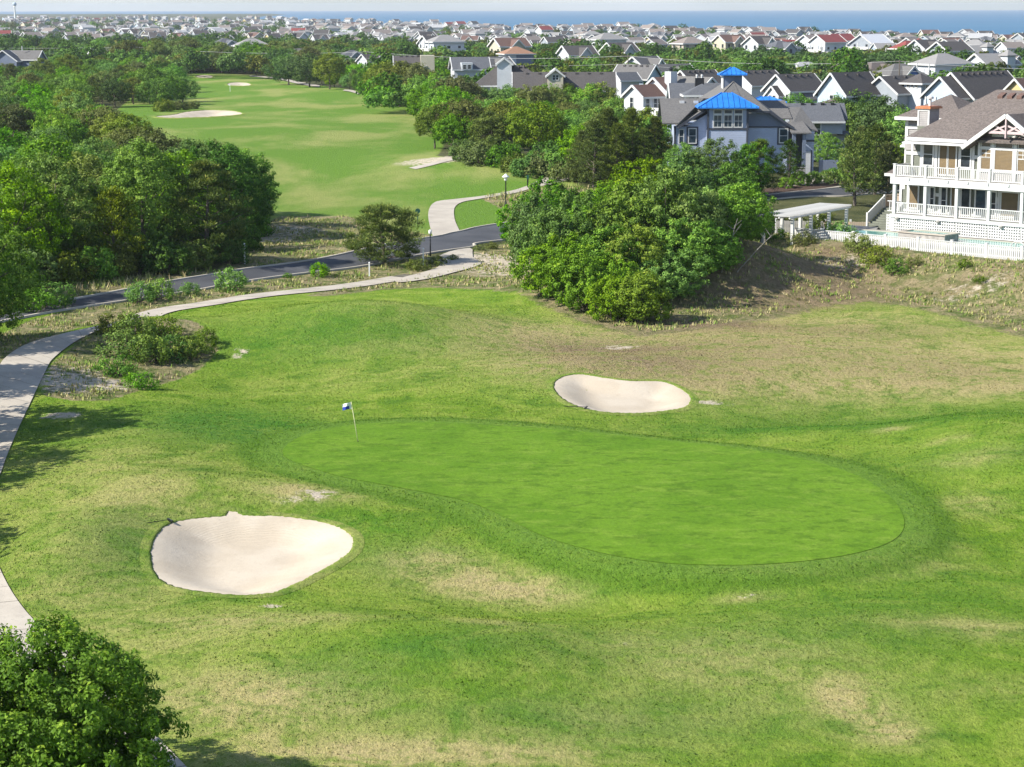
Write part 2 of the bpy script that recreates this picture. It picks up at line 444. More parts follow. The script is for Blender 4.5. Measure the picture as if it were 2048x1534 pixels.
WILD = [hits(p) for p in (
    [(1020,490),(1150,450),(1400,420),(1560,440),(1750,480),(2100,505),(2140,690),(2048,668),(1960,645),(1840,612),(1740,598),(1620,610),(1500,640),(1400,655),(1290,668),(1180,640),(1090,600),(1060,580),(960,575),(860,572),(750,578),(640,590),(700,572),(860,552),(945,535),(960,505)],
    [(-60,690),(60,640),(150,617),(300,594),(500,560),(740,530),(850,508),(880,530),(840,552),(740,566),(600,575),(450,597),(330,620),(210,645),(150,655),(60,700),(-60,760)],
    [(200,650),(300,636),(380,640),(430,668),(432,700),(400,735),(330,765),(260,785),(215,800),(150,800),(95,790),(105,730),(150,690)],
    [(440,540),(500,470),(560,432),(690,432),(860,470),(864,476),(676,512),(493,539)],
    [(-80,640),(-80,560),(150,560),(430,540),(420,552),(233,584),(150,600)],
    [(960,395),(1060,380),(1140,372),(1200,380),(1200,420),(1045,443),(1000,442),(1010,420)])]
wild = np.zeros(len(gx))
for P in WILD:
    wild[nr] = np.maximum(wild[nr], sstep(-3.0 if P is WILD[0] else -0.7, 1.2 if P is WILD[0] else 0.5, inside(P, gx[nr], gy[nr])))
mid = (gy > 180) & (gy < 900)
fair = np.zeros(len(gx)); fair[mid] = sstep(-1.5, 1.0, inside(FAIRWAY, gx[mid], gy[mid]))
woods = np.maximum(sstep(176, 186, gy), sstep(163, 166, gy) * sstep(-17, -22, gx)) * (1 - fair) * (1 - wild)
ROUGHN = polyxy([(560,575),(960,575),(1100,620),(1280,660),(1640,620),(2048,670),(2300,800),(2300,600),(1300,560),(1000,490),(700,555)])
u_, v_ = house_uv(gx, gy)
woods *= 1 - sstep(-12, -8, u_) * sstep(-24, -18, v_) * sstep(60, 40, v_)
A = np.stack([np.clip(dry, 0, 1.2), wild, woods, fair], 1)
coll = np.zeros(len(gx)); mg = (gx > -22) & (gx < 28) & (gy > 74) & (gy < 124)
dg_ = inside(GREEN, gx[mg], gy[mg]); coll[mg] = 0.5 * sstep(-3.0, -1.8, dg_) + 0.5 * sstep(-1.6, -1.1, dg_)
B = np.stack([np.clip(lush_shade, 0, 1), np.clip(sandm, 0, 1.3), coll, np.clip(brown, 0, 1)], 1)
nc = len(sx); idx = np.arange(len(ys) * nc).reshape(len(ys), nc)
GF = np.stack([idx[:-1, :-1], idx[:-1, 1:], idx[1:, 1:], idx[1:, :-1]], -1).reshape(-1, 4)

def turf_detail(k, col, amount=1.0):
    """fine blade-scale mottling shared by the turf materials"""
    f1 = k.noise(5.5, 6, 0.75, stretch=(1.0, 0.55, 1.0))
    f2 = k.noise(17.0, 5, 0.75, stretch=(1.0, 0.6, 1.0))
    col = k.mix(k.remap(f1, 0.38, 0.66, 0, 0.6 * amount), col, k.mix(1.0, col, (0.46, 0.54, 0.40), 'MULTIPLY'))
    col = k.mix(k.remap(f2, 0.50, 0.68, 0, 0.6 * amount), col, k.mix(1.0, col, (1.6, 1.5, 1.5), 'MULTIPLY'))
    col = k.mix(k.remap(f2, 0.46, 0.30, 0, 0.5 * amount), col, k.mix(1.0, col, (0.45, 0.52, 0.40), 'MULTIPLY'))
    return col, f1, f2
k = NT('turf')
ga, gb = k.attr('grow'), k.attr('extra')
sa = k.n('ShaderNodeSeparateColor'); k.l(ga, sa.inputs[0])
sb = k.n('ShaderNodeSeparateColor'); k.l(gb, sb.inputs[0])
fa = k.n('ShaderNodeAttribute', attribute_name='grow').outputs['Alpha']; fb = k.n('ShaderNodeAttribute', attribute_name='extra').outputs['Alpha']
n_big = k.noise(0.085, 5, 0.6, dist=0.6); n_mid = k.noise(0.42, 6, 0.65, dist=0.8); n_sm = k.noise(1.6, 5, 0.7)
col = k.mix(k.remap(n_big, 0.36, 0.66), (0.145, 0.255, 0.016), (0.215, 0.315, 0.034))
col = k.mix(k.remap(n_mid, 0.46, 0.68, 0, 0.8), col, (0.300, 0.365, 0.060))
col = k.mix(k.remap(n_mid, 0.48, 0.30, 0, 0.75), col, (0.075, 0.175, 0.012))
col = k.mix(k.math('MULTIPLY', sb.outputs[0], k.remap(n_sm, 0.30, 0.62, 0.45, 1.0)), col, (0.062, 0.185, 0.014))
dn = k.math('MULTIPLY', sa.outputs[0], k.remap(k.math('ADD', k.math('MULTIPLY', n_mid, 0.5), k.math('MULTIPLY', n_sm, 0.5)), 0.38, 0.60, 0.2, 1.25))
dn2 = k.math('ADD', dn, k.remap(k.noise(0.9, 6, 0.7, stretch=(1, 0.5, 1)), 0.58, 0.78, 0, 0.2))
col = k.mix(k.math('MULTIPLY', dn2, 0.85, True), col, k.mix(k.remap(n_sm, 0.35, 0.65), (0.480, 0.385, 0.195), (0.430, 0.385, 0.150)))
col = k.mix(k.math('MULTIPLY', k.remap(sb.outputs[2], 0.05, 0.5), k.remap(n_sm, 0.3, 0.6, 0.6, 0.95)), col, k.mix(k.remap(sb.outputs[2], 0.55, 0.95), (0.098, 0.200, 0.015), (0.128, 0.240, 0.026)))
col = k.mix(fa, col, k.mix(k.remap(k.noise(0.055, 5, 0.6, stretch=(1, 0.42, 1), dist=0.25), 0.43, 0.64), (0.130, 0.240, 0.026), (0.285, 0.315, 0.090)))
wcol = k.mix(k.remap(k.noise(0.55, 6, 0.7, dist=0.6), 0.38, 0.60), (0.110, 0.150, 0.035), (0.330, 0.270, 0.150))
wcol = k.mix(k.remap(n_sm, 0.55, 0.72, 0, 0.8), wcol, (0.420, 0.345, 0.225))
wcol = k.mix(k.remap(k.noise(2.6, 5, 0.75), 0.50, 0.32, 0, 0.75), wcol, (0.075, 0.085, 0.030))
col = k.mix(k.remap(k.math('ADD', sa.outputs[1], k.math('MULTIPLY', k.math('SUBTRACT', n_sm, 0.5), 0.9)), 0.35, 0.65), col, wcol)
col = k.mix(k.math('MULTIPLY', fb, k.remap(k.math('ADD', k.math('MULTIPLY', n_mid, 0.5), k.math('MULTIPLY', n_sm, 0.5)), 0.36, 0.60, 0.3, 1.0)), col, k.mix(k.remap(n_sm, 0.35, 0.65), (0.170, 0.115, 0.070), (0.270, 0.200, 0.125)))
fl = k.mix(k.remap(k.noise(0.25, 5), 0.35, 0.65), (0.060, 0.070, 0.025), (0.120, 0.120, 0.050))
col = k.mix(k.remap(k.math('ADD', sa.outputs[2], k.math('MULTIPLY', k.math('SUBTRACT', n_mid, 0.5), 0.6)), 0.35, 0.7), col, fl)
col, f1, f2 = turf_detail(k, col)
col = k.mix(k.remap(k.math('MULTIPLY', sb.outputs[1], k.remap(k.math('ADD', n_sm, k.math('MULTIPLY', f2, 0.4)), 0.50, 0.90, 0.2, 1.25)), 0.28, 0.62), col, (0.560, 0.480, 0.370))
k.bump(k.math('ADD', k.math('MULTIPLY', f1, 1.0), k.math('ADD', k.math('MULTIPLY', f2, 0.4), n_sm)), 0.9, 0.2)
k.fin(col, 0.92, 0.12)
gme = np_mesh('ground', np.stack([gx, gy, GZ], 1), GF, {'grow': A, 'extra': B}, smooth=True)
ground = tag(link('ground', gme, None, M['turf']), kind='structure')

# ---------------------------------------------------------------- sheets laid on the ground
def draped(name, P, off, m, step=0.8, parent=None, hole=None, zfun=None):
    P = np.asarray(P)
    a, b = P.min(0), P.max(0)
    X, Y = np.meshgrid(np.arange(a[0] + step / 2, b[0], step), np.arange(a[1] + step / 2, b[1], step))
    X = X.ravel(); Y = Y.ravel()
    X = X + (np.arange(len(X)) % 7 - 3) * step * 0.02
    ok = inside(P, X, Y) > step * 0.35
    if hole is not None: ok &= inside(hole, X, Y) < -step * 0.35
    pts = [Vector(p) for p in P]; faces = [list(range(len(P)))]; edges = []
    if hole is not None:
        n0 = len(pts); pts += [Vector(p) for p in hole]
        edges = [(n0 + i, n0 + (i + 1) % len(hole)) for i in range(len(hole))]
    pts += [Vector((x, y)) for x, y in zip(X[ok], Y[ok])]
    vo, eo, fo, _, _, _ = geometry.delaunay_2d_cdt(pts, edges, faces, 1, 1e-5)
    V = np.array([(v.x, v.y) for v in vo]); Fc = np.array(fo, np.int32)
    if hole is not None:
        c = V[Fc].mean(1); Fc = Fc[inside(hole, c[:, 0], c[:, 1]) < 0]
    z = (zfun or T)(V[:, 0], V[:, 1]) + off
    # upward faces
    e1 = V[Fc[:, 1]] - V[Fc[:, 0]]; e2 = V[Fc[:, 2]] - V[Fc[:, 0]]
    flip = (e1[:, 0] * e2[:, 1] - e1[:, 1] * e2[:, 0]) < 0
    Fc[flip] = Fc[flip][:, ::-1]
    me = np_mesh(name, np.column_stack([V, z]), Fc, smooth=True)
    return link(name, me, parent, m)
def offset_poly(P, d):
    P = np.asarray(P); n = len(P)
    area = 0.5 * np.sum(P[:, 0] * np.roll(P[:, 1], -1) - np.roll(P[:, 0], -1) * P[:, 1])
    t = np.roll(P, -1, 0) - np.roll(P, 1, 0)
    t /= np.linalg.norm(t, axis=1)[:, None] + 1e-9
    nrm = np.stack([t[:, 1], -t[:, 0]], 1) * (1 if area > 0 else -1)
    return P + nrm * d
def turf_sheet(name, c1, c2, c3, strength=0.35, dist=0.03, amount=0.6):
    k = NT(name)
    col = k.mix(k.remap(k.noise(0.16, 5, 0.6, dist=0.8), 0.36, 0.64), c1, c2)
    col = k.mix(k.remap(k.noise(0.9, 6, 0.75, stretch=(0.7, 1.3, 1)), 0.48, 0.66, 0, 0.8), col, c3)
    col = k.mix(k.remap(k.noise(1.3, 6, 0.7, stretch=(0.8, 1.0, 1)), 0.52, 0.36, 0, 0.75), col, tuple(x * 0.70 for x in c1))
    col, f1, f2 = turf_detail(k, col, amount)
    k.bump(k.math('ADD', f1, k.math('MULTIPLY', f2, 0.4)), strength, dist)
    return k.fin(col, 0.9, 0.12)
turf_sheet('green_turf', (0.092, 0.190, 0.009), (0.118, 0.222, 0.013), (0.158, 0.250, 0.026), 0.3, 0.025, 0.7)
k = NT('bunker_sand')
col = k.mix(k.remap(k.noise(0.35, 5), 0.35, 0.65), (0.470, 0.400, 0.305), (0.540, 0.470, 0.370))
col = k.mix(k.remap(k.noise(3.0, 6, 0.7), 0.55, 0.75, 0, 0.5), col, (0.370, 0.308, 0.232))
wv = k.n('ShaderNodeTexWave'); wv.wave_type = 'RINGS'; wv.inputs['Scale'].default_value = 2.6; wv.inputs['Distortion'].default_value = 5.0; wv.inputs['Detail'].default_value = 3; wv.inputs['Detail Scale'].default_value = 0.6
k.l(k.coord(), wv.inputs['Vector'])
k.bump(k.math('ADD', k.math('MULTIPLY', wv.outputs['Fac'], 0.7), k.math('MULTIPLY', k.noise(4, 6, 0.7), 1.0)), 0.45, 0.05)
k.fin(col, 0.95, 0.1)
k = NT('asphalt')
col = k.mix(k.remap(k.noise(0.25, 5), 0.3, 0.7), (0.050, 0.052, 0.058), (0.078, 0.080, 0.086))
col = k.mix(k.remap(k.noise(14, 4), 0.5, 0.75, 0, 0.5), col, (0.11, 0.11, 0.11))
k.bump(k.noise(40, 3), 0.3, 0.01); k.fin(col, 0.85, 0.25)
k = NT('concrete')
col = k.mix(k.remap(k.noise(0.5, 6), 0.3, 0.7), (0.370, 0.330, 0.275), (0.460, 0.415, 0.345))
col = k.mix(k.remap(k.noise(6, 5, 0.7), 0.52, 0.75, 0, 0.6), col, (0.250, 0.225, 0.190))
k.bump(k.noise(20, 4), 0.3, 0.01); k.fin(col, 0.9, 0.2)
paint('concrete_joint', (0.13, 0.12, 0.09), 0.95, 0.3, 2.0)
paint('mulch', (0.075, 0.045, 0.030), 0.95, 0.35, 3.0)

tag(draped('putting_green', GREEN, 0.02, M['green_turf'], 0.7), kind='structure')
for i, P in enumerate(BUNKERS):
    o = tag(draped('sand_bunker', P, 0.04 if i < 2 else 0.12, M['bunker_sand'], 0.35 if i < 2 else 1.2), kind='structure')
    # overhanging turf lip round the sand
    n = len(P); h = (0.07 if i < 2 else 0.22); wo = 0.45 if i < 2 else 0.9
    fr = np.random.default_rng(i)
    Pm = P[np.arange(n * 3) // 3] + ((np.arange(n * 3) % 3) / 3.0)[:, None] * (np.roll(P, -1, 0)[np.arange(n * 3) // 3] - P[np.arange(n * 3) // 3])
    Po = offset_poly(Pm, wo); Pi = offset_poly(Pm, -0.05) + fr.normal(0, 0.022 if i < 2 else 0.1, Pm.shape); n3 = len(Pm)
    Pt = offset_poly(Pm, 0.10 if i < 2 else 0.25)
    zz = T(Pm[:, 0], Pm[:, 1])
    V = np.concatenate([np.column_stack([Po, T(Po[:, 0], Po[:, 1]) + 0.012]), np.column_stack([Pt, T(Pt[:, 0], Pt[:, 1]) + h * fr.uniform(0.7, 1.1, n3)]), np.column_stack([Pi, zz + h * fr.uniform(0.55, 0.95, n3)]), np.column_stack([Pi, zz - 0.15])])
    j = np.arange(n3); j2 = (j + 1) % n3
    Fq = np.concatenate([np.stack([j + a * n3, j2 + a * n3, j2 + (a + 1) * n3, j + (a + 1) * n3], 1) for a in range(3)])
    lip = link('turf_lip', np_mesh('turf_lip', V, Fq, {'grow': np.tile([0.35, 0.0, 0.0, 0.0], (len(V), 1)), 'extra': np.tile([0.3, 0.0, 0.0, 0.0], (len(V), 1))}, smooth=True), o, M['turf'])

def ribbon(name, L, R, off, m, cross=6, n=None, joints=None):
    """strip between two edge lines (world xy), draped"""
    n = n or max(len(L), len(R)) * 8
    def rs(P):
        P = smooth_open(P, 8); s = np.concatenate([[0], np.cumsum(np.linalg.norm(np.diff(P, axis=0), axis=1))])
        q = np.linspace(0, s[-1], n); return np.column_stack([np.interp(q, s, P[:, 0]), np.interp(q, s, P[:, 1])])
    L, R = rs(L), rs(R)
    G = np.stack([L + (R - L) * t for t in np.linspace(0, 1, cross)], 1)
    V = G.reshape(-1, 2); z = T(V[:, 0], V[:, 1]) + off
    I = np.arange(n * cross).reshape(n, cross)
    Fq = np.stack([I[:-1, :-1], I[:-1, 1:], I[1:, 1:], I[1:, :-1]], -1).reshape(-1, 4)
    o = link(name, np_mesh(name, np.column_stack([V, z]), Fq, smooth=True), None, m)
    return tag(o, kind='structure'), L, R
def kerb(name, P, w, h, m):
    P = np.asarray(P); t = np.gradient(P, axis=0); t /= np.linalg.norm(t, axis=1)[:, None]
    nn = np.stack([-t[:, 1], t[:, 0]], 1) * w / 2
    z = T(P[:, 0], P[:, 1])
    V = np.concatenate([np.column_stack([P - nn, z - 0.1]), np.column_stack([P - nn, z + h]), np.column_stack([P + nn, z + h]), np.column_stack([P + nn, z - 0.1])])
    n = len(P); j = np.arange(n - 1)
    Fq = np.concatenate([np.stack([j + a * n, j + 1 + a * n, j + 1 + (a + 1) * n, j + (a + 1) * n], 1) for a in range(3)])
    return tag(link(name, np_mesh(name, V, Fq), None, m), kind='structure')
RU = hits([(-90,640),(60,614),(150,598),(233,583),(345,562),(427,549),(493,538),(676,511),(864,475),(918,464),(1041,443)]); RL = hits([(-90,662),(50,634),(147,617),(300,595),(400,580),(500,562),(613,547),(739,531),(862,507),(945,495),(1018,480)])
R_far = hits([(1545,390),(1646,380),(1768,369),(1900,358)]); R_farL = hits([(1535,402),(1700,393),(1850,380),(1970,370)])
road, rl, rr = ribbon('road', np.concatenate([RU, R_far]), np.concatenate([RL, R_farL]), 0.05, M['asphalt'], 9, 260)
kerb('kerb', rl, 0.3, 0.14, M['concrete']); kerb('kerb', rr, 0.3, 0.14, M['concrete'])
# cart path: lower edge first, then the other side
PE = hits([(420,1585),(370,1534),(210,1372),(50,1222),(0,1140),(-32,1050),(-24,1000),(0,950),(40,850),(90,745),(108,716),(150,684),(205,658),(270,641),(330,629),(450,607),(600,587),(750,570),(850,553)])
PE = smooth_open(PE, 6)
tt = np.gradient(PE, axis=0); tt /= np.linalg.norm(tt, axis=1)[:, None]
wd = np.interp(np.arange(len(PE)), [0, 45, 60, 66, 78, len(PE)], [2.8, 3.0, 3.0, 2.9, 2.6, 2.4])
PL = PE + np.stack([-tt[:, 1], tt[:, 0]], 1) * wd[:, None]
path, pl, pr = ribbon('cart_path', PL, PE, 0.045, M['concrete_joint'], 5, 320)
step_ = 5
for i in range(0, len(pl) - step_, step_):          # poured slabs with open joints
    G = np.stack([pl[i:i + step_ + 1] + (pr[i:i + step_ + 1] - pl[i:i + step_ + 1]) * t for t in np.linspace(0.0, 1, 5)], 1)
    c0 = G[-1] - G[0]; G[0] += c0 * 0.008; G[-1] -= c0 * 0.008
    V = G.reshape(-1, 2); I = np.arange(len(V)).reshape(step_ + 1, 5)
    Fq = np.stack([I[:-1, :-1], I[:-1, 1:], I[1:, 1:], I[1:, :-1]], -1).reshape(-1, 4)
    link('slab', np_mesh('slab', np.column_stack([V, T(V[:, 0], V[:, 1]) + 0.065 + rnd.uniform(-0.006, 0.006)]), Fq, smooth=True), path, M['concrete'])
tag(draped('path_apron', smooth_closed(hits([(880,512),(940,497),(946,515),(962,530),(905,547),(850,560),(795,566),(800,558),(845,546),(878,534)]), 3), 0.085, M['concrete'], 0.8), kind='structure')
ribbon('cart_path', hits([(866,473),(857,436),(860,416),(869,406),(882,402),(918,398),(962,393),(1020,383),(1056,372),(1091,356),(1125,349)]), hits([(920,463),(910,440),(908.6,420),(915,410),(928,404),(950,400),(975,396),(1030,387),(1063,378),(1101,370),(1140,360)]), 0.07, M['concrete'], 5, 120)
ribbon('cart_path', hits([(818,336),(862,326),(905,317),(960,313)]), hits([(832,339),(866,331),(908,321),(960,316)]), 0.07, M['concrete'], 4, 40)
ribbon('cart_path', hits([(500,151.5),(560,156),(600,164),(640,171)]), hits([(500,153),(556,159),(596,168),(640,175)]), 0.2, M['concrete'], 3, 30)
ribbon('cart_path', hits([(690,180),(705,181),(722,187)]), hits([(686,182),(700,184),(716,189)]), 0.2, M['concrete'], 3, 12)
tag(draped('driveway', hits([(1568,374),(1622,352),(1650,346),(1700,348),(1716,356),(1712,372),(1650,379)]), 0.06, M['concrete'], 2.5), kind='structure')
tag(draped('planting_bed', smooth_closed(hits([(1440,392),(1500,383),(1560,376),(1640,369),(1690,364),(1694,370),(1640,379),(1560,388),(1450,401)]), 3), 0.075, M['mulch'], 1.5), kind='structure')

# ---------------------------------------------------------------- the sea
k = NT('sea_water')
col = k.mix(k.remap(k.noise(0.004, 5, 0.6, stretch=(0.25, 1, 1)), 0.35, 0.65), (0.040, 0.135, 0.235), (0.055, 0.165, 0.275))
k.bump(k.noise(0.06, 8, 0.7, stretch=(0.6, 1.4, 1)), 0.9, 2.5)
k.fin(col, 0.55, 0.25)
SEA = -7.0
b = MB(); xs = np.linspace(-9000, 9000, 10); yy = [900, 2500, 6000, 12000, 21000]
for i in range(len(xs) - 1):
    for j in range(len(yy) - 1):
        b.poly([(xs[i], yy[j], SEA), (xs[i + 1], yy[j], SEA), (xs[i + 1], yy[j + 1], SEA), (xs[i], yy[j + 1], SEA)])
tag(b.build('sea', M['sea_water']), kind='structure')
# ---------------------------------------------------------------- leaf materials
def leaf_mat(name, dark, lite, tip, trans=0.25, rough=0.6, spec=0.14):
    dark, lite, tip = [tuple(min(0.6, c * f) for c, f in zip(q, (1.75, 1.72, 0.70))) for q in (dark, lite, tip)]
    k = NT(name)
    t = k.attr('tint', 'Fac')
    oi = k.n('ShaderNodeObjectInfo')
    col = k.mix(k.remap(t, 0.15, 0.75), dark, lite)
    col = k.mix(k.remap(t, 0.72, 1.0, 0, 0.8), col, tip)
    hs = k.n('ShaderNodeHueSaturation')
    k.l(k.remap(oi.outputs['Random'], 0, 1, 0.490, 0.520, False), hs.inputs['Hue'])
    k.l(k.remap(k.math('FRACT', k.math('MULTIPLY', oi.outputs['Random'], 7.31)), 0, 1, 0.72, 1.2, False), hs.inputs['Value'])
    k.l(k.remap(k.math('FRACT', k.math('MULTIPLY', oi.outputs['Random'], 13.7)), 0, 1, 0.8, 1.08, False), hs.inputs['Saturation'])
    k.l(col, hs.inputs['Color'])
    k.fin(hs.outputs[0], rough, spec)
    tr = k.n('ShaderNodeBsdfTranslucent'); k.l(k.mix(1.0, hs.outputs[0], (1.25, 1.35, 0.7), 'MULTIPLY'), tr.inputs[0])
    mx = k.n('ShaderNodeMixShader'); mx.inputs[0].default_value = trans
    k.l(k.b.outputs[0], mx.inputs[1]); k.l(tr.outputs[0], mx.inputs[2]); k.l(mx.outputs[0], k.out.inputs[0])
    return k.m
leaf_mat('leaf_green', (0.035, 0.080, 0.014), (0.085, 0.165, 0.028), (0.190, 0.270, 0.055))
leaf_mat('leaf_lush', (0.040, 0.095, 0.012), (0.105, 0.205, 0.024), (0.240, 0.330, 0.050))
leaf_mat('leaf_olive', (0.050, 0.070, 0.022), (0.110, 0.140, 0.042), (0.200, 0.215, 0.085))
leaf_mat('leaf_brown', (0.045, 0.055, 0.024), (0.098, 0.112, 0.046), (0.175, 0.180, 0.085))
leaf_mat('leaf_yellow', (0.050, 0.095, 0.014), (0.130, 0.200, 0.030), (0.250, 0.310, 0.070))
leaf_mat('leaf_dark', (0.020, 0.048, 0.014), (0.048, 0.095, 0.026), (0.100, 0.155, 0.048))
leaf_mat('needle_pine', (0.028, 0.048, 0.016), (0.078, 0.105, 0.030), (0.205, 0.205, 0.062), 0.15)
leaf_mat('needle_gold', (0.032, 0.050, 0.014), (0.095, 0.125, 0.028), (0.205, 0.225, 0.062), 0.15)
leaf_mat('leaf_rust', (0.030, 0.048, 0.012), (0.078, 0.105, 0.024), (0.165, 0.180, 0.045), 0.15)
k = NT('bark')
col = k.mix(k.remap(k.noise(3.0, 5, stretch=(3, 3, 0.6)), 0.35, 0.7), (0.075, 0.060, 0.047), (0.190, 0.165, 0.135))
k.bump(k.noise(9, 4, stretch=(3, 3, 0.5)), 0.8, 0.05); k.fin(col, 0.95, 0.1)
k = NT('grey_wood')
col = k.mix(k.remap(k.noise(4.0, 5), 0.35, 0.7), (0.190, 0.170, 0.145), (0.330, 0.310, 0.275)); k.fin(col, 0.95, 0.1)

# ---------------------------------------------------------------- leaf clouds
def unit(a): return a / (np.linalg.norm(a, axis=-1, keepdims=True) + 1e-9)
def leaf_quads(g, C, N, size, aspect=0.55, tint=None):
    """diamond leaves: centre, normal, length"""
    n = len(C)
    r = unit(g.normal(size=(n, 3)))
    a = unit(np.cross(N, r)); b = np.cross(N, a)
    s = (np.asarray(size) * np.ones(n))[:, None]
    fold = N * s * 0.12
    V = np.stack([C + a * s * 0.5, C + b * s * aspect * 0.5 + fold, C - a * s * 0.5, C - b * s * aspect * 0.5 + fold], 1).reshape(-1, 3)
    Fq = np.arange(n * 4).reshape(n, 4)
    return V, Fq, np.repeat(tint if tint is not None else g.random(n), 4)
def clump_crown(g, R, nclump, per, clump_r, leaf, aspect=0.6, low=-0.35, flat=0.8, up=0.25, inner=0.25, jitter=0.12, shape=None, rndn=0.5):
    """crown of leaf clumps spread over and inside an ellipsoid of radii R centred at the origin"""
    R = np.array(R, float)
    i = np.arange(nclump) + 0.5
    zc = 1 - (1 - low) * i / nclump
    ph = i * 2.399963 + g.normal(0, 0.35, nclump)
    zc = np.clip(zc + g.normal(0, 0.08, nclump), low, 1)
    rr = np.sqrt(np.clip(1 - zc * zc, 0, 1))
    dirs = np.stack([rr * np.cos(ph), rr * np.sin(ph), zc], 1)
    lobes = unit(g.normal(size=(7, 3))); la = g.uniform(0.04, jitter * 2.2, 7)
    bump = 1 + sum(a * np.clip(dirs @ l, 0, 1) ** 3 for a, l in zip(la, lobes)) - jitter
    rad = bump * g.uniform(0.80, 1.04, nclump)
    inn = g.random(nclump) < inner
    rad = np.where(inn, rad * g.uniform(0.35, 0.75, nclump), rad)
    Cc = dirs * R * rad[:, None]
    if shape is not None: Cc = shape(Cc)
    cr = clump_r * g.uniform(0.55, 1.35, nclump)
    ct = np.clip(g.normal(0.45, 0.20, nclump), 0, 1)
    own = np.repeat(np.arange(nclump), per)
    n = len(own)
    d = unit(g.normal(size=(n, 3))); rad2 = g.random(n) ** 0.45
    P = Cc[own] + d * (cr[own] * rad2)[:, None] * np.array([1, 1, flat])
    out = unit(P / R)
    N = unit(0.55 * d + 0.55 * out + np.array([0, 0, up]) + rndn * g.normal(size=(n, 3)))
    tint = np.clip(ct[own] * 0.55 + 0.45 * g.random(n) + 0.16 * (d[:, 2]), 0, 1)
    V, Fq, t = leaf_quads(g, P, N, leaf * g.uniform(0.65, 1.35, n), aspect, tint)
    return V, Fq, t, Cc
def crown_mesh(name, parts, matname):
    Vs, Fs, Ts, o = [], [], [], 0
    for V, Fq, t in parts:
        Vs.append(V); Fs.append(Fq + o); Ts.append(t); o += len(V)
    me = np_mesh(name, np.concatenate(Vs), np.concatenate(Fs), {'tint': np.concatenate(Ts)})
    me.materials.append(M[matname])
    return me
def limb_mesh(name, g, base_r, top, targets, lean=(0, 0), k=6, m='bark', forks=None):
    b = MB()
    tx, ty = lean
    b.tube([(0, 0, -0.3), (0.05, 0.03, top * 0.2), (tx * 0.5, ty * 0.5, top * 0.55), (tx, ty, top)], [base_r * 1.25, base_r, base_r * 0.8, base_r * 0.45], k)
    for c in targets:
        z0 = top * g.uniform(0.35, 0.95)
        a = Vector((tx * z0 / top, ty * z0 / top, z0)); c = Vector(c)
        mid_ = a.lerp(c, 0.5) + Vector((g.normal(0, 0.12), g.normal(0, 0.12), g.normal(0.15, 0.1))) * (c - a).length * 0.5
        b.tube([a, mid_, c], [base_r * 0.42, base_r * 0.26, base_r * 0.10], 5, False)
    return b.mesh(name, M[m])
TREES = {}
def make_proto(key, name, crown_me, trunk_me, height):
    TREES[key] = (name, crown_me, trunk_me, height)
def oak(key, seed, matname, R=(4.6, 4.4, 3.6), cz=5.2, nclump=150, per=52, clump_r=0.95, leaf=0.34, name='live_oak', trunk_r=0.2, **kw):
    g = np.random.default_rng(seed)
    V, Fq, t, Cc = clump_crown(g, R, nclump, per, clump_r, leaf, **kw)
    V = V + np.array([0, 0, cz]); Cc = Cc + np.array([0, 0, cz])
    me = crown_mesh('crown', [(V, Fq, t)], matname)
    sel = Cc[g.choice(len(Cc), min(10, len(Cc)), False)]
    tr = limb_mesh('trunk', g, trunk_r, cz * 0.95, sel)
    make_proto(key, name, me, tr, cz + R[2])
